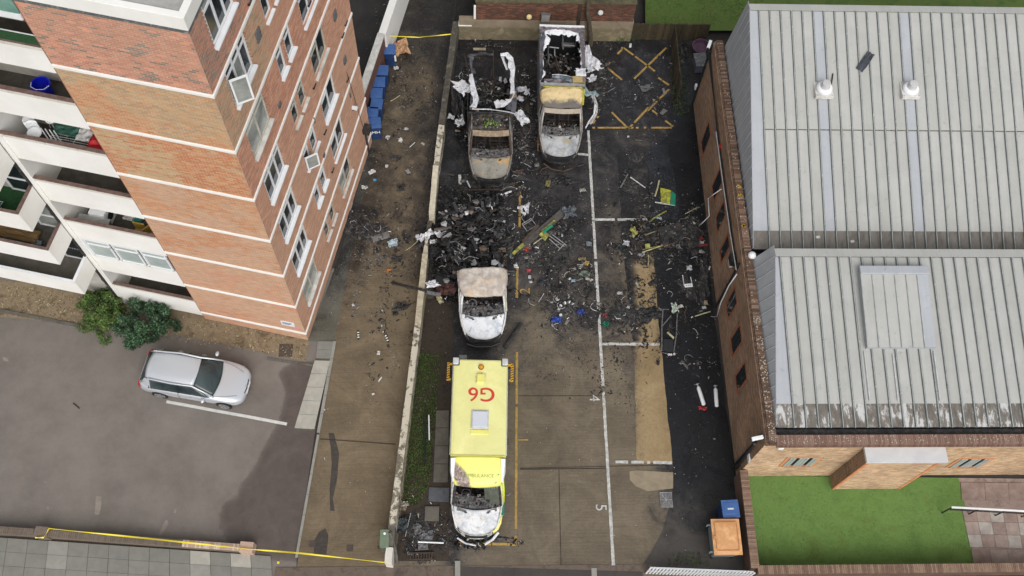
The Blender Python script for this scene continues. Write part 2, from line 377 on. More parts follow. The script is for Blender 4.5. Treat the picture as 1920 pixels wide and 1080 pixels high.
A_ = cp_.data.attributes['soot']; A_.data.foreach_set('value', [damp(v.co.x, v.co.y) if v.co.x > -11 and 6 < v.co.y < 17 else 0.0 for v in cp_.data.vertices])
patch('driveway', [(545, 1140), (560, 1040), (575, 930), (600, 800), (627, 640), (672, 400), (718, 160), (724, 60), (722, -80)],
      [(715, 1140), (735, 1040), (812, 400), (850, 60), (866, -80)], .0, g_drive)
patch('side_path', [(577, 640), (640, 470), (690, 280), (712, 160)], [(627, 640), (672, 400), (700, 290), (724, 160)], .006,
      groundmat('mossy_path_concrete', ((84, 80, 66), (98, 94, 80), (112, 106, 90)), ((52, 54, 50), (70, 72, 70), (92, 94, 92)), speck=.16))
patch('yard_concrete', [(722, 1140), (738, 1035), (815, 400), (852, 60), (858, 30)], [(1425, 1140), (1398, 1010), (1372, 860), (1335, 560), (1312, 300), (1300, 195), (1290, 70), (1286, 40)], .004, g_lot)
patch('black_tarmac_strip', [(1196, 1075), (1240, 1000), (1262, 925), (1262, 870), (1240, 650), (1225, 470), (1213, 300), (1240, 265), (1268, 240), (1262, 90)],
      [(1425, 1075), (1398, 1010), (1374, 860), (1335, 560), (1312, 300), (1300, 195), (1286, 90)], .012, g_tar, wob=.05)
sd_ = patch('sandy_strip', [(1194, 868), (1188, 650), (1168, 470), (1158, 290)], [(1261, 868), (1239, 650), (1224, 470), (1212, 290)], .0128, g_sand, .08, .08, .8, .0, wob=.03, fade=.5)
def sandsoot(v):
    px_, py_ = to_px(v.x, v.y); e = interp([(0.95, 290), (.85, 400), (.62, 470), (.40, 520), (.36, 620), (.30, 700), (.22, 870)], py_)
    l_ = interp([(1158, 290), (1168, 470), (1188, 650), (1194, 868)], py_); r_ = interp([(1212, 290), (1224, 470), (1239, 650), (1261, 868)], py_)
    u = (px_ - l_) / (r_ - l_); return e + (.8 * max(0, 1 - u * 2.4) ** 1.2 if py_ < 640 else .25 * max(0, 1 - u * 2.4))
sd_.data.attributes['soot'].data.foreach_set('value', [sandsoot(v.co) for v in sd_.data.vertices])
patch('hatched_bay_tarmac', [(1106, 242), (1122, 84)], [(1266, 242), (1250, 84)], .0145, groundmat('hatched_bay_tarmac', ((44, 44, 46), (54, 53, 54), (66, 62, 60)), SOOT_SHEEN, speck=.12, dryrough=.6))
patch('blue_wet_patch', [(1214, 440), (1222, 400), (1216, 300), (1222, 272)], [(1262, 440), (1275, 400), (1262, 320), (1250, 272)], .0165, g_tar_b := groundmat('wet_bluish_tarmac', ((48, 51, 58), (56, 60, 68), (66, 70, 78)), SOOT_SHEEN, speck=.1, dryrough=.4, thr=(.95, 1.2)), wob=.15)
patch('front_pavement_tarmac', [(500, 1180), (520, 1043)], [(1230, 1180), (1222, 1058)], .0195, pm('brown_pavement_tarmac', (84, 72, 64), (104, 90, 78), 2, .85, .3, 90, c3=(72, 62, 56), spk=.2), .5, .5)
polysheet('concrete_patch', [(1180, 884), (1192, 882), (1262, 886), (1262, 916), (1214, 921), (1192, 912), (1181, 900)], .018, pm('pale_concrete_patch', (150, 136, 112), (134, 120, 98), 3, .85, .2, 40))
polysheet('road', [(850, 1062), (1205, 1072), (1205, 1200), (850, 1200)], .0235, pm('dark_road_tarmac', (58, 54, 52), (72, 66, 60), 1, .8, .3, 90, spk=.15))
polysheet('verge_gravel', [(-60, 520), (240, 545), (400, 590), (582, 638), (572, 678), (470, 655), (300, 622), (150, 606), (-60, 590)], .004, M['gravel'])
scf = pm('pale_tarmac_scuff', (142, 132, 122), (126, 116, 108), 4, .85, .2, 80, spk=.2)
for k, pts in enumerate((((180, 930), (190, 931), (190, 950), (185, 966), (177, 964)), ((308, 978), (313, 974), (316, 982), (303, 1004), (297, 1003)), ((327, 955), (331, 954), (330, 962), (325, 961)), ((86, 950), (92, 950), (90, 956)), ((5, 668), (14, 672), (16, 678), (6, 676)), ((80, 902), (88, 903), (87, 906)))):
    polysheet('tarmac_scuff', pts, -.006, scf)
# expansion joints
jm = MB()
for a, b, w in (((975, 880), (1140, 878), .03), ((1048, 880), (1052, 1060), .025), ((850, 610), (852, 1040), .03), ((600, 823), (742, 833), .035), ((975, 878), (1250, 872), .02), ((968, 742), (1128, 742), .02)):
    A, B = at(*a, .0205), at(*b, .0205); dd = (B - A).normalized(); n_ = Vector((-dd.y, dd.x, 0)) * w / 2
    jm.face((A - n_, B - n_, B + n_, A + n_))
struct(jm.build('concrete_joint', M['soil']))
# tar repair streaks on drive
for pts in (((616, 812), (626, 812), (636, 850), (632, 900), (624, 935), (628, 958), (619, 958), (618, 920), (622, 870), (620, 840)), ((598, 998), (610, 990), (616, 1004), (612, 1040), (588, 1042), (590, 1012))):
    polysheet('tar_repair', pts, .006, pm('tar_repair', (56, 50, 46), (70, 62, 56), 5, .8, .3, 60))
def line(name, a, b, w, mat, z=.022, gaps=0.0, n=None, parent=None):
    """worn painted line as broken strips"""
    A, B = at(*a), at(*b); A.z = B.z = 0; L = (B - A).length; dd = (B - A) / L; nn = Vector((-dd.y, dd.x, 0)); mb = MB()
    n = n or max(2, int(L / .12)); prev = None
    for i in range(n):
        p0 = A + dd * (L * i / n); p1 = A + dd * (L * (i + 1) / n)
        q0, q1 = (prev or (w / 2, w / 2)); q2, q3 = w / 2 * (.86 + .28 * rnd.random()), w / 2 * (.86 + .28 * rnd.random()); prev = (q2, q3)
        if fbm(p0.x * 1.7 + 5, p0.y * 1.7) > .62 - gaps * 1.6: continue
        if rnd.random() < gaps * .35: continue
        mb.face([(p0 + nn * -q0) + Vector((0, 0, z)), (p1 + nn * -q2) + Vector((0, 0, z)), (p1 + nn * q3) + Vector((0, 0, z)), (p0 + nn * q1) + Vector((0, 0, z))])
    return struct(mb.build(name, mat, parent))
WLM, YLM = M['white_line'], M['yellow_line']
line('bay_line', (1103, 245), (1117, 490), .12, WLM); line('bay_line', (1117, 491), (1150, 1060), .12, WLM)
for a, b in (((1116, 412), (1215, 412)), ((1128, 645), (1237, 646)), ((1142, 866), (1260, 868)), ((1074, 288), (1104, 291)), ((862, 328), (864, 390))):
    line('bay_line', a, b, .12, WLM, gaps=.12)
for a, b in (((969, 660), (967, 1022)), ((967, 1021), (858, 1019)), ((970, 500), (969, 560)), ((975, 350), (974, 440))):
    line('bay_line', a, b, .10, YLM, gaps=.02)
for a, b in (((1106, 240), (1264, 240)), ((1169, 90), (1127, 135)), ((1169, 90), (1228, 134)), ((1249, 90), (1189, 148)), ((1139, 128), (1166, 150)), ((1234, 146), (1254, 160)), ((1254, 168), (1214, 208)), ((1221, 206), (1262, 238)),
             ((1147, 211), (1176, 240)), ((1180, 240), (1216, 202)), ((1108, 236), (1122, 218))):
    line('hatch_line', a, b, .10, YLM, z=.0225, gaps=.06)
line('bay_line', (312, 753), (538, 795), .12, pm('white_bay_paint', (206, 206, 200), (188, 188, 182), 5, .8, .1, 60), z=.001, n=8)
def mark(txt, px, py, size, rot, mat, name):
    o = text_obj(txt, size, name, mat, None, .0, .002); p = at(px, py); o.location = (p.x, p.y, .024); o.rotation_euler = (0, 0, rot); return struct(o)
mark('2', 985, 546, .62, math.radians(90), YLM, 'bay_number'); mark('1', 982, 825, .6, math.radians(90), YLM, 'bay_number')
mark('5', 1126, 952, .62, math.radians(-90), WLM, 'bay_number'); mark('4', 1114, 747, .6, math.radians(-90), WLM, 'bay_number')

# ------------------------------------------------------------------ paving slabs
def slabs_px(parent, corners, nx, ny, mats, z0, h=.035, gap=.012, pick=None, name='slab', skip=None, jit=.006):
    """grid of slabs inside a pixel quad (tl, tr, br, bl)"""
    P = [at(*c) for c in corners]
    def q(u, v): return (P[0] * (1 - u) + P[1] * u) * (1 - v) + (P[3] * (1 - u) + P[2] * u) * v
    for j in range(ny):
        for i in range(nx):
            if skip and skip(i, j): continue
            cs = [q(i / nx, j / ny), q((i + 1) / nx, j / ny), q((i + 1) / nx, (j + 1) / ny), q(i / nx, (j + 1) / ny)]
            c = sum(cs, Vector()) / 4
            cs = [c + (k - c) * (1 - gap / max(.01, (k - c).length)) for k in cs]
            mb = MB(); dz = rnd.uniform(-jit, jit)
            mb.prism([(k.x, k.y) for k in cs][::-1], z0, z0 + h + dz)
            mb.build(name, mats[pick(i, j) if pick else rnd.randrange(len(mats))], parent)
pv = struct(polysheet('pavement', [(-60, 1004), (80, 1008), (500, 1042), (520, 1200), (-90, 1170)], .016, M['soil']))
pale = {(3, 0), (3, 1), (12, 0), (15, 0)}
slabs_px(pv, ((-60, 1004), (508, 1043), (520, 1197), (-90, 1166)), 15, 6, M['slab'], .017, pick=lambda i, j: 3 if (i, j) in ((11, 0), (13, 0)) else (2 if (i, j) in ((4, 0), (4, 1), (11, 1)) else rnd.choice((0, 1, 1, 0, 4))), gap=.008)
pv2 = struct(polysheet('path', [(592, 672), (622, 672), (586, 808), (548, 806)], .004, M['concgrey']))
slabs_px(pv2, ((590, 676), (619, 677), (590, 805), (552, 803)), 1, 5, [M['slab'][3]], .005, gap=.01)
slabs_px(pv2, ((596, 640), (628, 641), (620, 673), (592, 672)), 1, 2, [M['slab'][4]], .007, gap=.01)
pt = struct(polysheet('patio', [(1797, 896), (2100, 900), (2100, 1080), (1822, 1066)], .006, pm('patio_bed', (136, 118, 110), (156, 136, 126), 2, .85, .2, 40, c3=(104, 88, 82))))
slabs_px(pt, ((1803, 955), (1980, 958), (1990, 1030), (1818, 1026)), 7, 3, M['patio'], .008, gap=.008, pick=lambda i, j: (i + j) % 3)
slabs_px(pt, ((1800, 905), (1980, 907), (1980, 940), (1803, 938)), 4, 1, [M['patio'][0]], .008, gap=.008)
slabs_px(pt, ((1820, 1030), (1990, 1032), (1995, 1064), (1826, 1062)), 5, 1, [M['patio'][1], M['patio'][0]], .008, gap=.008)
pl = struct(polysheet('planter_path', [(815, 768), (846, 768), (842, 1052), (800, 1052)], .014, M['soil']))
slabs_px(pl, ((818, 770), (842, 770), (840, 905), (812, 905)), 1, 4, [M['concgrey']], .016, gap=.012)
slabs_px(pl, ((804, 914), (843, 915), (842, 942), (803, 941)), 1, 1, [pm('wet_slate_cover', (70, 72, 78), (92, 94, 100), 4, .4, .2, 40)], .016, gap=.012)
slabs_px(pl, ((797, 950), (824, 950), (823, 978), (796, 978)), 1, 1, [M['concgrey']], .016, h=.07, gap=.012)

# ------------------------------------------------------------------ vegetation
def grass_patch(name, poly_px, n, h, cols, z=.02, base=None, seed=1, w=.012, test=None):
    r = random.Random(seed); P = [at(*p) for p in poly_px]
    x0, x1 = min(p.x for p in P), max(p.x for p in P); y0, y1 = min(p.y for p in P), max(p.y for p in P)
    def inside(x, y):
        c = False; j = len(P) - 1
        for i in range(len(P)):
            if (P[i].y > y) != (P[j].y > y) and x < (P[j].x - P[i].x) * (y - P[i].y) / (P[j].y - P[i].y) + P[i].x: c = not c
            j = i
        return c
    mb = MB(); k = 0
    while k < n:
        x, y = r.uniform(x0, x1), r.uniform(y0, y1)
        if not inside(x, y): k += .3; continue
        k += 1
        dens = .5 + .9 * fbm(x * 1.2, y * 1.2, seed)
        if r.random() > dens + .35: continue
        a = r.uniform(0, 6.28); hh = h * r.uniform(.5, 1.3); l = hh * .7
        dx, dy = math.cos(a) * w * r.uniform(.7, 1.6), math.sin(a) * w
        c = r.choice(cols); s = r.uniform(.7, 1.15); c = tuple(v * s for v in c)
        tx, ty = x + r.uniform(-l, l), y + r.uniform(-l, l)
        mb.face([(x - dx, y - dy, z), (x + dx, y + dy, z), (tx, ty, z + hh)], c)
    o = mb.build(name, M['blade']); o['kind'] = 'stuff'; return o
GC = [lin((94, 134, 58)), lin((104, 146, 66)), lin((88, 122, 54)), lin((122, 140, 76))]
GD = [lin((70, 106, 38)), lin((88, 124, 50)), lin((56, 84, 32)), lin((112, 116, 62)), lin((92, 82, 54))]
lawn = [(1392, 892), (1500, 893), (1640, 894), (1797, 896), (1812, 960), (1828, 1068), (1402, 1062)]
polysheet('lawn', lawn, .01, M['grass'])
grass_patch('grass', lawn, 15000, .022, GC, .01, seed=3, w=.013)
pb = [(788, 640), (846, 640), (842, 770), (816, 770), (812, 905), (800, 930), (752, 950), (775, 760)]
polysheet('planting_bed', [(788, 560), (850, 560), (846, 770), (842, 1052), (742, 1052), (775, 760)], .010, M['soil'])
grass_patch('grass', [(786, 660), (826, 668), (818, 760), (806, 905), (786, 945), (752, 952), (772, 780)], 15000, .055, GD + [GC[0]], .012, seed=5, w=.014)
tl_ = [(1207, -60), (1430, -60), (1425, 46), (1320, 60), (1207, 50)]
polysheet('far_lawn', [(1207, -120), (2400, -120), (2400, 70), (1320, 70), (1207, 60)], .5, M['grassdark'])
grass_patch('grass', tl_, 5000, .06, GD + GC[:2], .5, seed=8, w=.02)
grass_patch('weeds', [(1255, 130), (1290, 140), (1292, 220), (1262, 215)], 1500, .05, [tuple(v * .7 for v in c) for c in GD], .016, seed=9, w=.018)
grass_patch('weeds', [(1256, 1035), (1330, 1035), (1330, 1062), (1250, 1062)], 500, .07, GD, .016, seed=10, w=.02)
def leaf_blob(name, c, rad, n, cols, seed, size, mat=None, parent=None, gap=.0):
    r = random.Random(seed); mb = MB(); clumps = []
    for _ in range(90):
        v = Vector((r.gauss(0, 1), r.gauss(0, 1), r.gauss(0, 1))).normalized() * r.uniform(.45, 1.0)
        k_ = r.uniform(.85, 1.18); clumps.append((Vector((v.x * rad[0] * k_, v.y * rad[1] * k_, abs(v.z) * rad[2] * k_)), r.uniform(.10, .30), r.uniform(.55, 1.3)))
    for _ in range(n):
        q, s, br = r.choice(clumps)
        v = Vector((r.gauss(0, 1), r.gauss(0, 1), r.gauss(0, 1))).normalized() * s * r.random() ** .4
        p = Vector(c) + q + v
        a = Vector((r.gauss(0, 1), r.gauss(0, 1), r.gauss(0, .6))).normalized(); b = a.cross(Vector((r.gauss(0, 1), r.gauss(0, 1), r.gauss(0, 1)))).normalized()
        L = size * r.uniform(.6, 1.3); col = r.choice(cols); col = tuple(k * br * r.uniform(.8, 1.2) for k in col)
        mb.face([p - a * L, p + b * L * .45, p + a * L, p - b * L * .45], col)
    return mb.build(name, mat or M['blade'], parent)
for (px, py, rad, cols, seed, lab) in (((190), 583, (.85, 1.15, 1.15), [lin((76, 108, 46)), lin((62, 92, 38)), lin((100, 122, 62)), lin((90, 98, 52))], 21, 'light yellowish green bush against the lowest balcony'),
                                       (273, 608, (1.3, 1.0, 1.25), [lin((58, 88, 58)), lin((44, 72, 46)), lin((84, 112, 80)), lin((36, 60, 38))], 22, 'dark green dense bush between pale bush and brick corner')):
    p = at(px, py, .4); t = thing('bush', lab, 'bush', (p.x, p.y, 0))
    leaf_blob('foliage', (0, 0, .1), rad, 15000, cols, seed, .055, parent=t)
    inner = MB(); inner.lathe((0, 0, .05), [(rad[0] * .35, 0), (rad[0] * .45, .4), (rad[0] * .3, .75), (.1, .85)], 14); inner.build('twigs', M['soil'], t)
leaf_blob('ground_cover', (at(160, 520).x, at(160, 520).y + .3, 0), (.9, .8, .5), 2500, [lin((60, 96, 40)), lin((50, 84, 34))], 33, .05)['kind'] = 'stuff'
leaf_blob('weeds', (at(1170, 72).x, at(1170, 72).y, 0.02), (.7, .2, .25), 900, [lin((50, 82, 44)), lin((40, 70, 36))], 34, .05)['kind'] = 'stuff'
lf = MB(); r_ = random.Random(4)
for _ in range(5200):      # dead leaves on the gravel
    x, y = r_.uniform(at(-20, 560).x, at(575, 650).x), r_.uniform(14.6, 18.9)
    px, py = to_px(x, y)
    if not (py > 528 + px * .19 and py < 590 + px * .15): continue
    a = r_.uniform(0, 6.28); s = r_.uniform(.02, .05); c = r_.choice((lin((150, 130, 92)), lin((120, 98, 66)), lin((176, 164, 130)), lin((90, 74, 50))))
    z = .012 + r_.random() * .02
    lf.face([(x + math.cos(a) * s, y + math.sin(a) * s, z), (x - math.sin(a) * s * .5, y + math.cos(a) * s * .5, z + .012), (x - math.cos(a) * s, y - math.sin(a) * s, z), (x + math.sin(a) * s * .5, y - math.cos(a) * s * .5, z + .004)], c)
lf.build('dead_leaves', M['debris'])['kind'] = 'stuff'

# ================================================================== TOWER BLOCK
O = (-6.87, 15.94, 0)
tower = thing('brick_tower', 'red brick apartment tower with white bands and stacked cream balconies', 'building', O, -math.atan2(.21656, .97627))
BZ = [.73, 3.34, 6.03, 8.68, 11.37, 14.05, 16.7, 19.3]
FW, RD = 4.45, 10.12
def brickcol(face, x, z):
    """tint by storey as on the facade"""
    st = max([i for i in range(7) if z >= BZ[i]] + [-1])
    n = fbm(x * .45, z * .55, 2.0 + face) * .8 + fbm(x * .9, z * 5.5, 5.0 + face) * .55; n2 = rnd.random()
    red, dk, tan, org, pink = lin((178, 110, 84)), lin((98, 80, 72)), lin((180, 148, 108)), lin((184, 116, 68)), lin((186, 142, 112))
    tan2, org2 = lin((168, 136, 100)), lin((188, 136, 92))
    if st == 6:
        c = (red, red, lin((196, 118, 88)), lin((172, 92, 68)))[int(n2 * 4)]
        if fbm(x * 1.5, z * 4.5, 9) * .7 + rnd.uniform(-.5, .45) > .42: c = dk
    elif st == 5: c = (tan, tan2)[n2 < .35] if n < .30 + (z - 15.4) * .22 - n2 * .2 and n2 < .86 else (org2, org)[n2 < .3]
    elif st == 4: c = (org, lin((178, 104, 56)), org2)[int(n2 * 3)] if n > -.16 + (n2 - .5) * .5 else tan
    elif st == 3: c = (org, org2)[n2 < .4] if n > .02 + (n2 - .5) * .5 - (z - 10) * .18 else pink
    elif st == 2: c = org if n > .16 + (n2 - .5) * .5 else pink
    else: c = lin((192, 128, 96)) if n > .25 + (n2 - .5) * .5 else pink
    if face == 1:      # long side
        if st == 5: c = (lin((174, 138, 104)), lin((150, 118, 88)), lin((184, 126, 90)))[int(n2 * 3)] if x < 3.6 else lin((184, 122, 92))
        elif st < 5: c = (lin((186, 116, 84)), lin((176, 104, 74)), lin((196, 132, 102)), lin((164, 96, 70)))[int(n2 * 4)]
        elif st == 6: c = (lin((178, 104, 80)), lin((160, 92, 72)), lin((110, 84, 74)))[int(n2 * 3)]
        if st <= 2: c = tuple(a * .6 + b * .4 for a, b in zip(c, lin((176, 132, 106))))
    if st == 2 or st <= 1 or st == 3: c = tuple(a * .8 + b * .2 for a, b in zip(c, lin((186, 152, 124))))
    g = sum(c) / 3; k = rnd.uniform(.9, 1.12); mw = lin((206, 186, 164)); mk = .24 if (st == 6 or face == 1) else .10; return tuple((v * (1 - mk) + w_ * mk) * k for v, w_ in zip(c, mw))
# windows on the long side: (b0, b1, z0, z1, kind)
WINS = []
for i, zt in enumerate(BZ[1:]):
    zt -= .03
    WINS.append((.86, 2.40, zt - 1.62, zt, 'new' if i in (1, 2, 5, 6) or i == 3 else 'old', i))
    WINS.append((3.72, 4.26, zt - 1.3, zt, 'small', i)); WINS.append((4.48, 5.05, zt - 1.3, zt, 'small', i))
    if i < 6: WINS.append((6.0, 7.42, zt - 1.5, zt, 'mid', i))
    else: WINS.append((6.0, 7.42, zt - 1.6, zt, 'new', i))
def in_win(b, z, pad=.0):
    return any(w[0] - pad < b < w[1] + pad and w[2] - pad < z < w[3] + pad for w in WINS)
BL, BH, J = .225, .075, .016
bk, mo = MB(), MB(); singles = []
def brick5(mb, face, u0, u1, z0, z1, c):
    d0, d1 = .0 + rnd.uniform(-.003, .002), .1
    if face == 0:   # front: y=0 looking to -y
        P = lambda u, w, z: (-u, w, z)
    else: P = lambda u, w, z: (-w, u, z)
    a = [P(u0, d0, z0), P(u1, d0, z0), P(u1, d0, z1), P(u0, d0, z1), P(u0, d1, z0), P(u1, d1, z0), P(u1, d1, z1), P(u0, d1, z1)]
    fs = ((0, 1, 2, 3), (1, 5, 6, 2), (5, 1, 0, 4), (3, 2, 6, 7), (4, 0, 3, 7))
    if face == 0: fs = tuple(f[::-1] for f in fs)
    mb.raw(a, fs, c)
for face, Wd in ((0, FW), (1, RD)):
    row = 0; z = .02
    while z < 19.14:
        off = (BL / 2 if row % 2 else 0); u = -off
        while u < Wd:
            a, b = max(u, 0.0 if face == 0 else .012), min(u + BL, Wd)
            if b - a > .04:
                zc = z + BH / 2
                if not (face == 1 and (in_win((a + b) / 2, zc))):
                    aa, bb = a, b
                    if face == 1:
                        for w in WINS:
                            if w[2] < zc < w[3]:
                                if a < w[0] < b: bb = w[0]
                                if a < w[1] < b: aa = w[1]
                    c = brickcol(face, (a + b) / 2, zc)
                    if face == 0 and z > 16.83 and a > 0 and b < Wd and abs(b - a - BL) < 1e-4: singles.append((aa + J / 2, z + J / 2, c))
                    else: brick5(bk, face, aa + J / 2, bb - J / 2, z + J / 2, z + BH - J / 2, c)
                    mm = (-aa, .008, 0) if face == 0 else None
                    if face == 0: mo.face([(-bb, .004, z), (-aa, .004, z), (-aa, .004, z + BH), (-bb, .004, z + BH)])
                    else: mo.face([(-.004, aa, z), (-.004, bb, z), (-.004, bb, z + BH), (-.004, aa, z + BH)])
            u += BL
        z += BH; row += 1
singles.sort(key=lambda q: -q[1])
bpal = [M['brick']]
proto = {}
def bc_mat(c):
    k = (c[0] < .16, round(c[0] * 9))
    if k not in proto:
        cs = tuple(v for v in c); m, t, b = newmat('fired_brick'); p = pos(t)
        g = mth(t, 'MULTIPLY_ADD', nz(t, 50, 4, .7, p), .5, .75)
        t.links.new(mixc(t, 1.0, (*cs, 1), g, 'MULTIPLY'), b.inputs['Base Color']); b.inputs['Roughness'].default_value = .88
        mb = MB(); mb.box((0, 0, 0), (BL - J, .1, BH - J)); proto[k] = mb.mesh('brick', m)
    return proto[k]
for u, z, c in singles[:300]:
    o = bpy.data.objects.new('brick', bc_mat(c)); COL.objects.link(o); o.parent = tower
    o.location = (-(u + BL - J), rnd.uniform(-.003, .002), z)
for u, z, c in singles[300:]: brick5(bk, 0, u, u + BL - J, z, z + BH - J, c)
bk.build('brickwork', M['brick'], tower, kind='stuff'); mo.build('mortar', M['mortar'], tower, kind='stuff')
core = MB(); core.box((-FW, .10, 0), (-.10, RD - .02, 19.3)); core.box((-8.05, 1.35, 0), (-FW, RD - .02, 19.3)); core.box((-16, .25, 0), (-8.05, RD - .02, 22))
core.build('wall', M['mortar'], tower)
# bands
for zb in BZ[:7]:
    b = MB(); b.box((-FW, -.045, zb - .06), (.045, .012, zb + .06)); b.box((.012 - .02, .012, zb - .06), (.045, RD, zb + .06)); b.build('band', M['cream'], tower, bevel=.008)
# roof edge
f = MB(); f.box((-FW - .0, -.05, 19.33), (.05, .14, 19.78)); f.box((.05 - .19, .14, 19.33), (.05, RD + .1, 19.78)); f.build('fascia', M['cream'], tower, bevel=.01)
f = MB(); f.box((-FW, -.012, 19.17), (.012, RD, 19.329)); f.build('soffit', M['soffit'], tower)
f = MB(); f.box((-FW, .145, 19.5), (-.145, RD, 19.72)); f.build('roof', M['roofgrey'], tower)
f = MB()
for a, b in (((-3.6, 1.0), (-.95, 1.12)), ((-.95 - .12, 1.12), (-.95, 4)), ((-3.6, 1.12), (-3.48, 4))): f.box((*a, 19.72), (*b, 19.86))
f.build('roof_upstand', M['cream'], tower)
f = MB(); f.box((-3.3, 1.45, 19.72), (-1.35, 4, 19.78)); f.build('rooflight', M['char'], tower)
# windows
def window(par, x, b0, b1, z0, z1, kind, idx, nrm=1):
    """window in the side wall: frame sits .08 behind the brick face"""
    fr = MB(); xo = x - .045; t = .085 if kind != 'old' else .06
    fm = M['white'] if kind in ('new',) or (kind in ('small', 'mid') and idx in (1, 2, 4, 5)) else M['oldframe']
    def bar(a0, a1, c0, c1): fr.box((xo - .05, a0, c0), (xo, a1, c1))
    w, h = b1 - b0, z1 - z0
    bar(b0, b1, z0, z0 + t); bar(b0, b1, z1 - t, z1); bar(b0, b0 + t, z0 + t, z1 - t); bar(b1 - t, b1, z0 + t, z1 - t)
    panes = []
    if kind in ('new', 'old'):
        cuts = (b0 + w * .36, b0 + w * .68) if kind == 'new' else (b0 + w * .5,)
        tz = z0 + h * .70
        for c in cuts: bar(c - t / 2, c + t / 2, z0 + t, z1 - t)
        ed = [b0 + t] + [c for c in cuts] + [b1 - t]
        for q0, q1 in zip(ed, ed[1:]):
            bar(q0 + (t / 2 if q0 != ed[0] else 0), q1 - (t / 2 if q1 != ed[-1] else 0), tz, tz + t)
            panes += [(q0, q1, z0 + t, tz), (q0, q1, tz + t, z1 - t)]
    elif kind == 'mid':
        c = b0 + w * .5; bar(c - t / 2, c + t / 2, z0 + t, z1 - t); tz = z0 + h * .68; bar(b0 + t, c - t / 2, tz, tz + t)
        panes = [(b0 + t, c, z0 + t, tz), (b0 + t, c, tz + t, z1 - t), (c, b1 - t, z0 + t, z1 - t)]
    else:
        tz = z0 + h * .62; bar(b0 + t, b1 - t, tz, tz + t); panes = [(b0 + t, b1 - t, z0 + t, tz), (b0 + t, b1 - t, tz + t, z1 - t)]
    wo_ = fr.build('window', fm, par)
    for k, (a0, a1, c0, c1) in enumerate(panes):
        p = MB(); p.box((xo - .035, a0, c0), (xo - .025, a1, c1)); p.build('pane', M['glassdark'] if rnd.random() < (.86 if kind != 'old' else .45) else M['glasscurt'], wo_)
    s = MB(); s.box((xo, b0 - .04, z0 - .07), (x + .10, b1 + .04, z0 - .008)); s.build('sill', M['white'] if fm is M['white'] else M['sill'], wo_, bevel=.006)
    rv = MB(); rv.box((xo - .06, b0 - .005, z0 - .012), (xo - .052, b1 + .005, z1)); rv.build('lining', M['black'], wo_)
    return wo_
for w in WINS:
    wo_ = window(tower, 0, *w[:5], w[5])
def casement(b0, z0, w, h, ang, mat=None):
    """open sash hinged at the far edge, swung out"""
    f = MB(); t = .055
    for a in (((0, 0), (w, t)), ((0, h - t), (w, h)), ((0, t), (t, h - t)), ((w - t, t), (w, h - t))): f.box((0, a[0][0], a[0][1]), (.045, a[1][0], a[1][1]))
    o = f.build('open_sash', M['white'], tower); g = MB(); g.box((.018, t, t), (.026, w - t, h - t)); g.build('pane', M['glasscurt'], o)
    o.location = (.0, b0, z0); o.rotation_euler = (0, 0, ang); return o
casement(.90, 15.15, .52, 1.08, math.radians(-52))
casement(3.74, 7.40, .50, .78, math.radians(-48))
# wall fittings: vents, brackets, light, plaque
for b, z, sx, sz in ((3.05, 15.6, .30, .42), (8.55, 10.3, .28, .42), (8.7, 7.6, .26, .34), (5.1, 8.6, .05, .3), (5.2, 6.2, .16, .16), (3.1, 12.2, .2, .18), (8.6, 5.5, .06, .25)):
    v = MB(); v.box((-.005, b - sx / 2, z - sz / 2), (.05, b + sx / 2, z + sz / 2)); v.build('wall_vent', M['ashgrey'], tower)
v = MB()
for b, z in ((5.6, 9.9), (5.6, 7.1), (8.8, 8.9), (8.5, 6.6), (8.6, 4.6), (6.6, 13.0), (3.0, 17.0), (5.5, 4.6), (9.3, 9.0)): v.box((0, b - .02, z - .12), (.06, b + .03, z - .07)); v.box((.03, b - .02, z - .12), (.06, b + .25, z - .08))
v.build('cable_clip', M['char'], tower)
v = MB(); v.box((0, 8.55, 4.6), (.22, 8.68, 4.72)); v.box((0, 8.8, 11.4), (.3, 8.95, 11.5)); v.build('security_light', M['white'], tower)
v = MB(); v.box((0, 9.2, 1.9), (.3, 9.6, 2.2)); v.tube([(.05, 9.4, 2.0), (.05, 9.45, .0)], .05, 8); v.tube([(.06, 9.3, 2.0), (.1, 8.8, 5), (.05, 8.6, 7)], .012, 5); v.build('drain_hopper', M['char'], tower)
v = MB(); v.box((-.9, -.03, 1.25), (-.35, -.002, 1.62)); v.build('sign_plate', M['white'], tower)
for k, yy in enumerate((1.56, 1.48, 1.40)):
    b = MB(); b.box((-.84, -.036, yy - .018), (-.42 - .06 * k, -.031, yy + .018)); b.build('sign_lettering', flat('blue_print_%d' % k, (60, 90, 150), .5), tower)
v = MB(); v.box((-.44, -.028, 1.05), (-.18, -.002, 1.24)); v.build('sign_plate', flat('pink_sign', (220, 150, 150), .5), tower)

# ---- balcony bay (recessed) : x -7.85 .. -4.45
X0, X1 = -7.86, -4.45
lev = [(.36, 1.86), (3.07, 4.34), (5.72, 7.14), (8.41, 9.86), (11.03, 12.44), (13.71, 15.04), (16.33, 17.42), (18.5, 19.3)]
pr = MB(); pr.box((-8.05, -.05, 0), (X0, 1.35, 19.98)); pr.build('white_pier', M['cream'], tower, bevel=.01)
pr = MB(); pr.box((-8.2, -.02, 0), (-8.056, .24, 19.9)); pr.build('brick_pier', M['redbrown'], tower)
pr = MB(); pr.tube([(-8.10, -.075, 0), (-8.10, -.075, 19.8)], .045, 8)
for z in (2.2, 4.9, 7.5, 10.1, 12.7): pr.tube([(-8.10, -.075, z), (-8.10, -.075, z + .14)], .065, 8)
pr.build('downpipe', M['char'], tower)
pr = MB(); pr.box((X0, 1.30, 0), (X1 - .0, 1.349, 19.3)); pr.build('recess_wall', M['wallwhite'], tower)
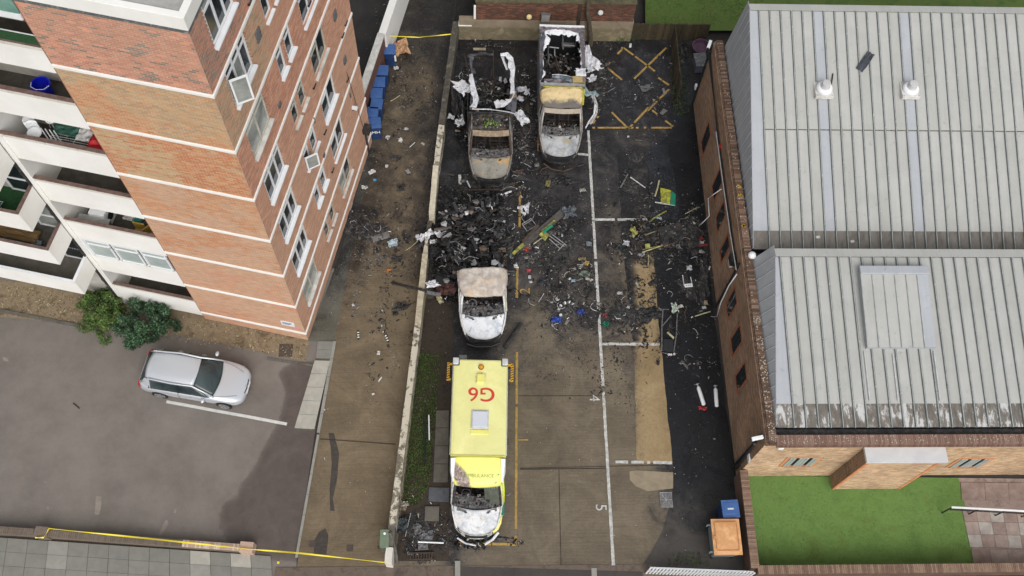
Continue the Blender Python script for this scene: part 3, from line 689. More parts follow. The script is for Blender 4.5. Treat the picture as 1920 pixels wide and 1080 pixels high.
pr = MB(); pr.box((X1 - .02, .0, 0), (X1 + .0, 1.3, 19.3)); pr.build('recess_return', M['redbrown'], tower)
for k, (a, b) in enumerate(lev):
    m_ = MB(); m_.box((X0, -.0, a), (X1 - .02, .10, b)); m_.build('parapet', M['cream'], tower)
    m_ = MB(); m_.box((X0, .10, a), (X1 - .02, 1.30, a + .22)); m_.build('balcony_floor', M['floor'], tower)
    if k not in (1, 7):
        m_ = MB(); m_.box((X0, -.03, b), (X1 - .02, .09, b + .045)); c_ = m_.build('coping', M['brown'], tower)
        m_ = MB(); m_.box((X0, -.012, b - .16), (X1 - .02, -.002, b - .0))
        for _ in range(16):
            u = rnd.uniform(X0 + .1, X1 - .2); m_.box((u, -.03, b - rnd.uniform(.03, .12)), (u + rnd.uniform(.02, .08), -.012, b - .005))
        m_.build('flaking_edge', M['creamside'], tower)
# white-framed balcony windows over second parapet
for k in range(3):
    u0 = X0 + .12 + k * 1.09; u1 = u0 + 1.0; f = MB(); t = .07
    for a in ((u0, 4.36, u1, 4.36 + t), (u0, 5.60, u1, 5.68), (u0, 4.36, u0 + t, 5.6), (u1 - t, 4.36, u1, 5.6), (u0, 5.30, u1, 5.30 + t)): f.box((a[0], .0, a[1]), (a[2], .06, a[3]))
    o = f.build('window', M['white'], tower); g = MB(); g.box((u0 + t, .03, 4.43), (u1 - t, .04, 5.30)); g.build('pane', M['frost'], o); g = MB(); g.box((u0 + t, .03, 5.37), (u1 - t, .04, 5.6)); g.build('pane', M['frost'], o)
m_ = MB(); m_.box((X0, .0, 5.68), (X1 - .02, .1, 5.72)); m_.box((X0, 0, 4.34), (X0 + .11, .08, 5.68)); m_.build('window_surround', M['white'], tower)
# top flat: turf mesh on the rail, green glass above
m_ = MB(); m_.box((X0, .0, 17.47), (X1 - .02, .03, 17.86)); m_.build('turf_screen', M['asto'], tower)
m_ = MB(); m_.tube([(X0, .0, 17.88), (X1, .0, 17.88)], .018, 6); m_.build('handrail', M['rail'], tower)
m_ = MB(); m_.box((X0, -.04, 18.72), (X1 - .02, .0, 19.45)); m_.build('glass_screen', M['greenglass'], tower)
m_ = MB(); m_.box((X0, -.06, 18.5), (X1 - .02, -.002, 18.70)); m_.build('screen_rail', M['white'], tower)

# ---- projecting balconies : x -14 .. -8.06, y -1.2 .. 0
fw_ = MB(); fw_.box((-15.9, .20, 0), (-8.21, .249, 21)); fw_.build('facade_wall', M['wallwhite'], tower)
for k, (a, b) in enumerate(((3.2, 4.26), (5.72, 6.86), (8.2, 9.4), (10.8, 12.0), (13.5, 14.7))):
    m_ = MB(); m_.box((-15.8, -1.2, a), (-8.06, -1.1, b)); m_.box((-8.16, -1.1, a), (-8.06, .0, b)); m_.build('parapet', M['cream'], tower, bevel=.01)
    m_ = MB(); m_.box((-15.8, -1.1, a), (-8.16, .2, a + .18)); m_.build('balcony_floor', (M['concgrey'], M['floor'], M['asto'], M['floor'], M['floor'])[k], tower)
    m_ = MB(); m_.box((-15.8, -1.22, b), (-8.16, -1.13, b + .05)); m_.box((-8.16, -1.22, b), (-8.05, -.0, b + .05)); m_.build('coping', M['brown'] if k else M['white'], tower)
    for j in range(3):    # balcony doors
        u1 = -8.35 - j * 2.2; u0 = u1 - .95; z0, z1 = a + .2, a + 2.3; f = MB(); t = .09
        for q in ((u0, z0, u1, z0 + t), (u0, z1 - t, u1, z1), (u0, z0 + t, u0 + t, z1 - t), (u1 - t, z0 + t, u1, z1 - t), (u0 + t, z0 + .8, u1 - t, z0 + .8 + t)): f.box((q[0], .13, q[1]), (q[2], .195, q[3]))
        o = f.build('door', M['white'], tower)
        for q in ((z0 + t, z0 + .8), (z0 + .8 + t, z1 - t)):
            g = MB(); g.box((u0 + t, .15, q[0]), (u1 - t, .17, q[1])); g.build('pane', M['glasscurt'] if k % 2 else M['glassdark'], o)
        if k == 0 and j == 0:
            g = MB()
            for q in range(8): g.tube([(u0 + .1 + q * .1, .10, z0 + .85), (u0 + .1 + q * .1, .10, z1 - .1)], .012, 5)
            for q in range(3): g.tube([(u0 + .05, .10, z0 + .9 + q * .5), (u1 - .05, .10, z0 + .9 + q * .5)], .012, 5)
            g.build('security_grille', M['char'], o)
# things on balconies  (local tower coordinates turned to world)
TM = Matrix.Translation(O) @ Matrix.Rotation(tower.rotation_euler[2], 4, 'Z')
TR = tower.rotation_euler[2]
def tw(x, y, z): return TM @ Vector((x, y, z))
p = tw(-5.98, .68, 13.95)
t = thing('bucket', 'large round blue bucket on the balcony below the turf screen', 'bucket', p, TR)
b = MB(); b.lathe((0, 0, 0), [(.15, 0), (.22, .02), (.27, .55), (.29, .56), (.29, .60), (.25, .60), (.20, .08), (.02, .06)], 24); b.build('body', flat('bright_blue_plastic', (24, 34, 190), .3), t)
b = MB(); b.tube([(-.27, 0, .6), (-.2, -.17, .63), (0, -.24, .64), (.2, -.17, .63), (.27, 0, .6)], .012, 6); b.build('handle', M['white'], t)
p = tw(-7.5, .6, 13.93); t = thing('broom', 'thin pale pole leaning on the balcony wall beside the blue bucket', 'pole', p, TR)
b = MB(); b.tube([(0, 0, 0), (-.15, .6, 1.6)], .014, 6); b.build('handle', M['rail'], t); b = MB(); b.box((-.2, -.05, 0), (.2, .05, .1)); b.build('head', M['rusty'], t)
# laundry level (11.25)
fz = 11.26
p = tw(-5.75, .6, fz); t = thing('clothes_airer', 'white wire clothes airer on the cluttered balcony', 'clothes rack', p, TR)
b = MB()
for q in range(8): b.tube([(-.75, -.3 + q * .08, .85), (.75, -.3 + q * .08, .85)], .009, 5)
for q in (-.75, 0, .75): b.tube([(q, -.32, .85), (q, .28, .85)], .011, 5)
b.build('rack', M['rail'], t)
for sx in (-.7, .7):
    b = MB(); b.tube([(sx, -.3, 0), (sx * .95, .25, .85)], .011, 5); b.tube([(sx, .28, 0), (sx * .95, -.3, .85)], .011, 5); b.build('leg', M['rail'], t)
def cloth(name, lab, x, y, z, sx, sy, cols, seed, cat='cloth'):
    m_ = MB(); r = random.Random(seed)
    m_.grid(lambda u, v: tw(x + (u - .5) * sx, y + (v - .5) * sy, z + .10 * fbm(u * 4 + seed, v * 4) + .03), 14, 12, lin(cols))
    o = m_.build(name, M['scrap'], None, smooth=True, solid=.03); tag(o, lab, cat); return o
cloth('towel', 'dark green cloth hung on the white clothes airer', -6.1, .75, fz + .9, .8, .5, (44, 84, 72), 1)
cloth('towel', 'pale grey cloth on the right end of the clothes airer', -5.45, .7, fz + .95, .45, .6, (190, 188, 186), 2)
cloth('towel', 'dark grey cloth bundle right of the clothes airer', -4.95, .8, fz + .6, .7, .6, (52, 56, 62), 3)
cloth('towel', 'dark red patterned cloth behind the clothes airer', -5.15, .95, fz + .98, .5, .3, (130, 60, 66), 5)
cloth('cover', 'bright red sheet in the right corner of the cluttered balcony', -4.85, .42, fz + .95, .75, .5, (176, 26, 34), 4, 'cover')
def stool(x, y, z, s, lab, leg=True):
    p = tw(x, y, z); t = thing('chair', lab, 'chair', p, TR + rnd.uniform(-.5, .5))
    b = MB(); b.lathe((0, 0, .42), [(.02, 0), (s, .0), (s + .015, .03), (s, .05), (.02, .055)], 18); b.build('seat', M['white'], t)
    b = MB(); b.grid(lambda u, v: (s * math.sin((u - .5) * 2.0), s * math.cos((u - .5) * 2.0) * .9 + .02, .46 + v * .35), 8, 3); b.build('backrest', M['white'], t, solid=.03, smooth=True)
    for a in range(4):
        q = a * math.pi / 2 + .78; b = MB(); b.tube([(s * .7 * math.cos(q), s * .7 * math.sin(q), .42), (s * 1.05 * math.cos(q), s * 1.05 * math.sin(q), 0)], .012, 5); b.build('leg', M['rail'], t)
stool(-7.1, .45, fz + .35, .22, 'white round seated chair at the left end of the cluttered balcony')
stool(-7.45, .85, fz + .4, .18, 'white chair tipped against the left wall of the cluttered balcony')
stool(-6.75, 1.0, fz + .45, .17, 'white chair standing at the back wall of the cluttered balcony')
t = thing('folded_chair', 'folded metal chair leaning between white seat and clothes airer', 'folded chair', tw(-6.65, .4, fz), TR)
for k in range(4):
    b = MB(); b.tube([(-.2 + k * .14, .15, 1.0), (.2 + k * .14, -.2, .75)], .02, 6); b.build('leg', M['rail'], t)
# washing machine level
fz = 5.94
p = tw(-7.05, .85, fz); t = thing('washing_machine', 'white washing machine with round door on the balcony', 'washing machine', p, TR + math.radians(90))
b = MB(); b.box((-.3, -.3, 0), (.3, .3, .85)); b.build('body', M['white'], t, bevel=.03)
b = MB(); b.lathe((0, 0, 0), [(.17, 0), (.2, .02), (.17, .05), (.12, .03), (.02, .01)], 22); o = b.build('door', M['glassdark'], t); o.rotation_euler = (math.radians(90), 0, 0); o.location = (0, -.3, .45)
p = tw(-7.15, .35, fz); t = thing('storage_box', 'pale grey dented box in front of the washing machine', 'box', p, TR)
b = MB(); b.box((-.6, -.2, 0), (.6, .22, .62)); b.build('box', M['soffit'], t, bevel=.08); b = MB(); b.box((-.6, -.22, .62), (.6, .24, .66)); b.build('lid', M['roofgrey'], t, bevel=.02)
cloth('bag', 'pale crumpled bag at the back of the washing machine balcony', -6.0, .95, fz + .5, .4, .4, (176, 172, 166), 6, 'bag'); cloth('bag', 'teal green bag at the back of the washing machine balcony', -5.6, .95, fz + .5, .45, .4, (28, 128, 112), 7, 'bag')
cloth('blanket', 'dark cloth over a chair on the washing machine balcony', -5.15, .8, fz + .7, .5, .5, (34, 30, 34), 8, 'blanket')
for q, (x, lab) in enumerate(((-5.45, 'yellow chair left of the corner on the washing machine balcony'), (-4.95, 'yellow chair in the corner on the washing machine balcony'))):
    p = tw(x, .38, fz); t = thing('chair', lab, 'chair', p, TR + q); ym = flat('ochre_plastic_%d' % q, (176, 140, 62), .5)
    b = MB(); b.box((-.22, -.2, .4), (.22, .2, .44)); b.build('seat', ym, t, bevel=.01); b = MB(); b.box((-.22, .17, .44), (.22, .21, .85)); b.build('backrest', ym, t, bevel=.01)
    for sx in (-.19, .19):
        for sy in (-.17, .17): b = MB(); b.tube([(sx, sy, 0), (sx, sy, .4)], .015, 6); b.build('leg', ym, t)
# on projecting balconies
p = tw(-9.6, -.75, 8.4); t = thing('deck_chair', 'folding lounger with white frame on the turfed balcony', 'lounger', p, TR)
b = MB(); b.tube([(-.35, -.2, .3), (.35, -.2, .3), (.4, .2, .3), (-.3, .2, .3), (-.35, -.2, .3)], .016, 6); b.build('frame', M['rail'], t); b = MB(); b.box((-.33, -.18, .27), (.36, .18, .3)); b.build('cushion', flat('teal_cushion', (60, 110, 116), .8), t)
p = tw(-10.2, -.5, 8.4); t = thing('plant_stand', 'green wire plant stand at the edge of the turfed balcony', 'plant stand', p, TR); b = MB()
for q in range(5): b.tube([(-.3 + q * .15, -.2, 0), (-.3 + q * .15, .1, .7)], .012, 5)
for q in range(3): b.tube([(-.3, -.2 + q * .1, q * .25), (.3, -.2 + q * .1, q * .25)], .012, 5)
b.build('frame', flat('green_wire', (30, 90, 70), .5), t)
cloth('rug', 'rolled brown blanket along the middle projecting balcony', -9.9, -.5, 6.15, 1.8, .5, (108, 84, 48), 9, 'blanket'); cloth('bag', 'small grey bag on the middle projecting balcony', -9.0, -.75, 6.1, .35, .3, (110, 118, 124), 10, 'bag')

# ================================================================== WHITE-TOPPED BIN WALL
ux = .2218
wl = thing('boundary_wall', 'cream capped wall with brown side behind the row of blue bins', 'wall', (-5.15, 26.0, 0), -math.atan(ux))
b = MB(); b.box((-.24, -1.2, 0), (0.0, 4.55, 1.9)); b.build('wall', pm('brown_brick_wall', (116, 74, 58), (92, 58, 46), 3, .9, .3, 50), wl)
b = MB(); b.box((-.30, -1.2, 1.9), (.03, 4.55, 2.02)); b.build('coping', M['sill'], wl, bevel=.01)
b = MB(); b.box((-.26, 4.55, 0), (.08, 12, 2.02)); b.build('render', M['cream'], wl)
# ================================================================== DIVIDING WALL between drive and yard
dw = thing('low_wall', 'long low wall with flaking cream paint between drive and burnt yard', 'wall', (0, 0, 0))
def wall_seg(name, a, b, w0, w1, z, mat, top=None):
    """a,b pixel points of top centre line"""
    A, B = at(*a, z), at(*b, z); n_ = Vector((-(B - A).y, (B - A).x, 0)).normalized(); mb = MB(); N = max(2, int((B - A).length / .35))
    L, Rr = [], []
    for i in range(N + 1):
        p = A.lerp(B, i / N); w = (w0 + (w1 - w0) * i / N) / 2
        L.append(p + n_ * (w + rnd.uniform(-.01, .01))); Rr.append(p - n_ * (w + rnd.uniform(-.01, .01)))
    for i in range(N):
        l0, l1, r0, r1 = L[i], L[i + 1], Rr[i], Rr[i + 1]; zz = Vector((0, 0, 1)) * z
        mb.face([l0, l1, r1, r0]); mb.face([l0 - zz, l1 - zz, l1, l0]); mb.face([r1 - zz, r0 - zz, r0, r1])
    mb.face([L[0], Rr[0], Rr[0] - zz, L[0] - zz]); mb.face([Rr[-1], L[-1], L[-1] - zz, Rr[-1] - zz])
    return mb.build(name, mat, dw)
flake = newmat('flaking_cream_paint'); m_, t_, b_ = flake; p_ = pos(t_)
k_ = sstep(t_, mth(t_, 'ADD', nz(t_, 3.0, 8, .75, p_, .5), mth(t_, 'MULTIPLY_ADD', nz(t_, .5, 2, .5, p_), .3, -.15)), .46, .5)
c_ = mixc(t_, k_, ramp(t_, nz(t_, 5, 5, .7, p_), [(.3, L4((84, 78, 68))), (.7, L4((132, 124, 108)))]), L4((190, 182, 164)))
t_.links.new(c_, b_.inputs['Base Color']); b_.inputs['Roughness'].default_value = .85; bump(t_, b_, k_, .4, .01)
FL = flake[0]
wall_seg('wall_section', (855, 40), (828, 232), .28, .28, 1.0, M['barewall'])
wall_seg('wall_section', (828, 234), (818, 308), .27, .24, 1.0, FL)
wall_seg('wall_section', (817, 310), (809, 402), .23, .25, 1.0, pm('cream_wall_paint', (210, 202, 180), (188, 178, 154), 2, .85, .15, 50, c3=(216, 210, 190), spk=.06))
wall_seg('wall_section', (797, 476), (783, 610), .25, .25, 1.0, pm('cream_wall_paint_dirty', (204, 194, 170), (160, 148, 122), 3, .85, .15, 50, c3=(196, 186, 164)))
wall_seg('wall_section', (783, 610), (735, 985), .25, .26, 1.0, FL)
wall_seg('wall_section', (735, 985), (731, 1024), .25, .25, 1.0, M['concgrey'])
wall_seg('wall_section', (731, 1026), (727, 1055), .26, .26, 1.0, M['creamside'])
wall_seg('broken_section', (809, 402), (803, 432), .2, .16, .45, M['barewall']); wall_seg('broken_section', (800, 446), (797, 476), .12, .2, .7, FL)
wall_seg('yard_kerb', (788, 640), (766, 770), .08, .08, .12, M['concgrey'])
# ================================================================== REAR WALL
rw = thing('rear_wall', 'cream rendered rear wall with red brick above behind the burnt vans', 'wall', (0, 31.83, 0)); t = M['creamside']
stain = pm('stained_cream_render', (142, 130, 102), (112, 102, 78), 1.1, .9, .2, 40, c3=(160, 148, 118), spk=.1)
b = MB(); b.box((-.75, 0, 0), (7.65, .3, .88)); b.build('plinth', stain, rw)
b = MB(); b.box((-.72, .03, .89), (7.65, .3, 1.37)); b.build('render_band', pm('dusty_render', (150, 134, 112), (122, 108, 88), 1.2, .9, .2, 40), rw)
def brick_wall(parent, org, ux_, wd, z0, z1, nrm, cols, skip=None, name='brickwork', mort=M['mortar']):
    """brick veneer: org point, ux_ unit dir along wall, nrm outward"""
    mb, mm = MB(), MB(); ux_ = Vector(ux_); nr = Vector(nrm); org = Vector(org); row = 0; z = z0
    flip = ux_.cross(Vector((0, 0, 1))).dot(nr) < 0
    while z < z1 - .02:
        u = -(BL / 2 if row % 2 else 0)
        while u < wd:
            a, b = max(0, u), min(wd, u + BL); zt = min(z + BH, z1)
            if b - a > .03 and not (skip and skip((a + b) / 2, (z + zt) / 2)):
                c = cols[int(rnd.random() * len(cols))]; k = rnd.uniform(.85, 1.12) * (1 + .25 * fbm((a + org.x + org.y) * .5, z * .6, 4)); c = tuple(v * k for v in c)
                P = lambda uu, zz_, o_: org + ux_ * uu + Vector((0, 0, zz_)) + nr * o_
                a_, b_2, q0, q1 = a + J / 2, b - J / 2, z + J / 2, zt - J / 2; e = rnd.uniform(-.002, .003)
                vs = [P(a_, q0, e), P(b_2, q0, e), P(b_2, q1, e), P(a_, q1, e), P(a_, q0, -.03), P(b_2, q0, -.03), P(b_2, q1, -.03), P(a_, q1, -.03)]
                fs = [(0, 1, 2, 3), (1, 5, 6, 2), (5, 1, 0, 4), (3, 2, 6, 7), (4, 0, 3, 7)]
                if flip: fs = [f[::-1] for f in fs]
                mb.raw(vs, fs, c); w = [P(a, z, -.009), P(b, z, -.009), P(b, zt, -.009), P(a, zt, -.009)]; mm.face(w if not flip else w[::-1])
            u += BL
        z += BH; row += 1
    mb.build(name, M['brick'], parent, kind='stuff'); mm.build('mortar', mort, parent, kind='stuff')
darkmort = pm('sooty_mortar', (74, 62, 54), (96, 80, 68), 3, .95, .2, 60)
brick_wall(rw, (0.1, .06, 1.375), (1, 0, 0), 7.5, 0, 1.2, (0, -1, 0), [lin((104, 68, 52)), lin((90, 60, 48)), lin((116, 78, 60)), lin((80, 56, 46))], mort=darkmort)
b = MB(); b.box((.1, .10, 1.37), (7.6, .4, 2.575)); b.build('wall_core', M['soil'], rw); b = MB(); b.box((.05, .02, 2.58), (7.62, .42, 2.66)); b.build('coping', pm('mossy_coping', (104, 96, 70), (72, 70, 48), 4, .95, .4, 50), rw)
b = MB(); b.box((-.75, .0, .96), (-.12, .3, 1.02)); b.box((-.02, -.02, 1.5), (.08, .05, 2.4)); b.build('white_trim', M['cream'], rw)
b = MB(); b.box((4.9, .0, .9), (5.06, .09, 2.57)); b.build('dark_post', M['soil'], rw)
for px, py, lab, c in ((992, 32, 'round yellowish floodlight on the red brick rear wall', (222, 196, 130)), (1126, 24, 'round white bulkhead light right of the tree trunk', (200, 198, 190))):
    X = {992: 2.6, 1126: 5.95}[px]; t = thing('bulkhead_light', lab, 'wall light', (X, 31.8, {992: 1.74, 1126: 2.1}[px]))
    for nm, pf, mt in (('base', [(.02, 0), (.17, 0), (.17, .05), (.02, .06)], M['char']), ('lens', [(.02, .05), (.13, .06), (.10, .10), (.02, .12)], flat('lens_%d' % px, c, .3))):
        b = MB(); b.lathe((0, 0, 0), pf, 18); o = b.build(nm, mt, t); o.rotation_euler = (math.radians(60), 0, 0)
t = thing('wall_box', 'square grey meter box on the red brick rear wall', 'meter box', (3.38, 31.8, 1.45)); b = MB(); b.box((-.22, -.08, 0), (.22, .08, .5)); b.build('box', M['ashgrey'], t, bevel=.01); b = MB(); b.box((-.19, -.092, .03), (.19, -.082, .47)); b.build('door', M['roofgrey'], t)
# raised ground behind
polysheet('rear_bank', [(-.6, 32.1), (7.7, 32.1), (7.7, 60), (-.6, 60)], 2.55, pm('rear_bank_soil', (58, 54, 46), (40, 40, 40), 1, .95, .4, 40), True)
# timber fence on the right part of rear boundary
fn = thing('board_fence', 'dark mossy timber fence behind the hatched bay', 'fence', (7.68, 31.95, 0)); fm_ = [pm('mossy_board_%d' % k, a, b, 5, .95, .4, 60) for k, (a, b) in enumerate((((72, 60, 40), (52, 46, 30)), ((64, 54, 38), (84, 72, 46)), ((54, 50, 34), (70, 60, 40))))]
for i in range(30):
    b = MB(); b.box((i * .125, rnd.uniform(-.02, .01), .02), (i * .125 + .115, .05, 1.15 + rnd.uniform(-.03, .03))); b.build('board', fm_[rnd.randrange(3)], fn)
b = MB(); b.box((0, .06, .3), (3.75, .1, .4)); b.box((0, .06, .9), (3.75, .1, 1.0)); b.build('rail', fm_[0], fn)
fn = thing('side_fence', 'short timber fence between weeds and purple clutter', 'fence', (9.62, 28.3, 0))
for i in range(26):
    b = MB(); b.box((rnd.uniform(-.01, .02), i * .13, .02), (.05, i * .13 + .12, 1.3 + rnd.uniform(-.04, .04))); b.build('board', fm_[rnd.randrange(3)], fn)
t = thing('paddling_pool', 'purple round tub in the narrow side yard', 'tub', at(1313, 92, .2)); b = MB(); b.lathe((0, 0, 0), [(.42, 0), (.45, .25), (.40, .25), (.36, .04), (.02, .03)], 24); b.build('tub', pm('dusky_purple_plastic', (74, 50, 70), (96, 66, 88), 4, .6, .1, 30), t)
t = thing('crate', 'lilac grey plastic crate below the purple tub', 'crate', at(1310, 125, .1), .1); b = MB(); b.box((-.28, -.38, 0), (.28, .38, .5)); b.build('body', pm('lilac_plastic', (112, 110, 134), (90, 88, 110), 4, .6, .1, 30), t, bevel=.03); b = MB(); b.box((-.3, -.4, .5), (.3, .4, .54)); b.build('lid', M['soffit'], t)
# tree
p = at(1107, 84); t = thing('bare_tree', 'thin bare tree leaning in front of the red brick rear wall', 'tree', (p.x, p.y, 0)); bark = pm('grey_bark', (92, 82, 66), (66, 58, 46), 6, .95, .5, 40)
b = MB(); b.tube([(0, 0, 0), (-.06, .02, .6), (-.2, .02, 1.4), (-.38, .06, 2.3), (-.42, .1, 3.2), (-.5, .6, 5.0)], .13, 10, r1=.07); b.build('trunk', bark, t)
r_ = random.Random(12); b = MB()
for k in range(26):
    z = r_.uniform(3.0, 4.6); s = Vector((-.42 + r_.uniform(-.1, .1), .35, z)); dr = Vector((r_.uniform(.5, 1), r_.uniform(-.7, .4), r_.uniform(-.35, .15))); pts = [s]
    ln = r_.uniform(.5, 1.0)
    for q in range(6): dr += Vector((r_.uniform(-.2, .2), r_.uniform(-.25, .25), r_.uniform(-.15, .1))); pts.append(pts[-1] + dr.normalized() * ln * .42)
    b.tube(pts, .018, 5, r1=.004)
b.build('branches', bark, t)
# ================================================================== LOW FRONT WALL AND TAPE (bottom left)
A, B = at(-40, 990, .5), at(472, 1028, .5); L = (B - A).length; ang = math.atan2((B - A).y, (B - A).x)
lw = thing('front_wall', 'low brown brick wall with yellow tape along the car park', 'wall', (A.x, A.y, 0), ang)
b = MB(); b.box((0, -.11, 0), (L, .11, .42)); b.build('wall', pm('brown_low_wall', (104, 92, 80), (120, 106, 92), 3, .9, .3, 50), lw)
sm = [pm('soldier_brick_%d' % k, a, b_, 8, .9, .3, 60) for k, (a, b_) in enumerate((((96, 84, 74), (112, 98, 86)), ((104, 92, 80), (118, 104, 92)), ((176, 146, 128), (192, 162, 142)), ((212, 194, 176), (192, 172, 154))))]
n_ = int(L / .078); pm_ = {}
for i in range(n_):
    x = i * L / n_; new = x > L * .74; k = rnd.choice((2, 3, 2)) if new else rnd.choice((0, 1))
    if k not in pm_: q = MB(); q.box((0, -.125, .42), (L / n_ - .01, .125, .5)); pm_[k] = q.mesh('coping_brick', sm[k])
    o = bpy.data.objects.new('coping_brick', pm_[k]); COL.objects.link(o); o.parent = lw; o.location = (x, 0, rnd.uniform(-.004, .004))
for x, mt in ((at(78, 1000, .5).x - A.x, 1), (L - .2, 2)):
    b = MB(); b.box((x - .25, -.17, 0), (x + .25, .22, .56)); b.build('pier', sm[mt], lw, bevel=.01)
def tape(lab, pts, w=.06, twist=3):
    mb = MB(); P = [at(*p) for p in pts]; full = []
    for a, b_ in zip(P, P[1:]):
        for k in range(12): full.append(a.lerp(b_, k / 12))
    full.append(P[-1])
    for i in range(len(full) - 1):
        q0, q1 = math.sin(i * twist * .1) * .9 + .5, math.sin((i + 1) * twist * .1) * .9 + .5
        d0 = Vector((0, math.cos(q0), math.sin(q0))) * w / 2; d1 = Vector((0, math.cos(q1), math.sin(q1))) * w / 2
        mb.face([full[i] - d0, full[i + 1] - d1, full[i + 1] + d1, full[i] + d0])
    return tag(mb.build('caution_tape', M['tape'], solid=.002), lab, 'tape')
tape('long yellow caution tape stretched along the low front wall', [(66, 1008, .6), (82, 1008, .62), (92, 991, .62), (280, 1010, .6), (470, 1030, .62), (560, 1037, .7), (734, 1056, .95)], .06)
tape('yellow caution tape across the drive near the blue bins', [(720, 67, 1.2), (785, 70, .95), (846, 64, 1.0)], .05)
# kerb stones along the drive and verge
kb = struct(MB().build('kerb', M['concgrey']))
def kerb(a, b, n, w=.10, h=.05, mat=None):
    A, B = at(*a), at(*b)
    for i in range(n):
        p, q = A.lerp(B, i / n), A.lerp(B, (i + 1) / n); c = (p + q) / 2; m_ = MB(); m_.cbox((c.x, c.y, h / 2 + .0), ((q - p).length - .015, w, h), math.atan2((q - p).y, (q - p).x)); m_.build('kerb_stone', mat or M['slab'][2], kb)
kerb((628, 640), (597, 812), 5, .12); kerb((597, 815), (556, 1046), 6, .10); kerb((0, 583), (150, 612), 4, .12, .08, M['concgrey']); kerb((500, 672), (590, 686), 3, .10, .03, M['concgrey'])

# ================================================================== LOW INDUSTRIAL BUILDING (right)
WX = 10.44; WZ = 4.45
rb = thing('brick_hall', 'low brown brick hall with two pale ribbed metal roofs', 'building', (WX, 10.1, 0)); 
def rl(x, y, z): return (x - WX, y - 10.1, z)
swin = [(25.45, 24.9, 0.6, 2.2), (22.5, 21.95, 1.5, 3.05), (20.92, 20.42, 1.5, 2.98), (19.31, 18.94, 1.55, 3.0), (16.87, 16.36, 1.55, 3.0), (15.24, 14.72, 1.58, 3.05), (13.64, 13.16, 1.6, 3.08)]
swin = [(a + .08, b - .08, c, d_) for a, b, c, d_ in swin]
brown = [lin((140, 112, 90)), lin((148, 118, 94)), lin((130, 104, 84)), lin((154, 126, 102)), lin((142, 116, 98))]
orange = [lin((150, 92, 62)), lin((138, 84, 58)), lin((156, 100, 70))]
tanb = [lin((196, 166, 132)), lin((186, 156, 124)), lin((204, 176, 144)), lin((178, 148, 116))]
brick_wall(rb, rl(WX, 10.1, 0), (0, 1, 0), 18.0, 0.0, WZ, (-1, 0, 0), brown,
           skip=lambda u, z: any(b - .09 < u + 10.1 < a + .09 and c - .09 < z < d_ + .09 for a, b, c, d_ in swin), mort=pm('brown_mortar', (124, 102, 82), (104, 86, 70), 3, .95, .2, 60))
b = MB(); b.box(rl(WX + .035, 10.15, 0), rl(WX + .30, 28.1, WZ)); b.build('wall_core', M['soil'], rb)
for a, b_, c, d_ in swin:
    f = MB(); f.box(rl(WX + .0, b_, c), rl(WX + .034, a, d_)); o = f.build('window', M['glassdark'], rb)
    f = MB()
    for q in ((b_ - .09, b_, c - .09, d_ + .09), (a, a + .09, c - .09, d_ + .09)):
        z = q[2]
        while z < q[3] - .05: f.box(rl(WX - .012, q[0], z), rl(WX + .05, q[1], z + .066), orange[rnd.randrange(3)]); z += .075
    y = b_
    while y < a - .03:
        f.box(rl(WX - .012, y, d_), rl(WX + .05, y + .066, d_ + .1), orange[rnd.randrange(3)]); f.box(rl(WX - .03, y, c - .1), rl(WX + .05, y + .066, c), orange[rnd.randrange(3)]); y += .075
    f.build('surround', M['brick'], o)
    f = MB(); f.box(rl(WX - .012, (a + b_) / 2 - .015, c), rl(WX - .001, (a + b_) / 2 + .015, d_)); f.build('frame', M['black'], o)
fwn = [(11.85, 12.95, 1.55, 2.6), (18.5, 19.65, 1.3, 2.35)]
brick_wall(rb, rl(WX, 10.1, 0), (1, 0, 0), 18.3, 0.0, WZ, (0, -1, 0), tanb,
           skip=lambda u, z: any(a - .1 < u + WX < b - .0 + .1 and c - .1 < z < d_ + .1 for a, b, c, d_ in fwn), mort=pm('tan_mortar', (178, 152, 124), (160, 136, 110), 3, .95, .2, 60))
b = MB(); b.box(rl(WX + .3, 10.135, 0), rl(28.8, 10.4, WZ)); b.build('wall_core', M['soil'], rb)
for a, b_, c, d_ in fwn:
    f = MB(); f.box(rl(a, 10.12, c), rl(b_, 10.13, d_)); o = f.build('window', M['glassdark'], rb)
    f = MB(); n_ = 9
    for q in range(n_):
        if q in (2, 6): continue
        x = a + (b_ - a) * q / n_; f.box(rl(x + .01, 10.06, c), rl(x + (b_ - a) / n_ - .01, 10.10, d_))
    f.build('blind_slats', M['frost'], o)
    f = MB(); z = c - .1
    while z < d_ + .05: f.box(rl(a - .12, 10.085, z), rl(a, 10.16, z + .066), lin((204, 142, 96))); f.box(rl(b_, 10.085, z), rl(b_ + .12, 10.16, z + .066), lin((214, 146, 92))); z += .075
    x = a
    while x < b_ - .03: f.box(rl(x, 10.085, d_), rl(x + .066, 10.16, d_ + .11), lin((206, 140, 94))); f.box(rl(x, 10.05, c - .11), rl(x + .066, 10.16, c), lin((190, 130, 92))); x += .075
    f.build('surround', M['brick'], o)
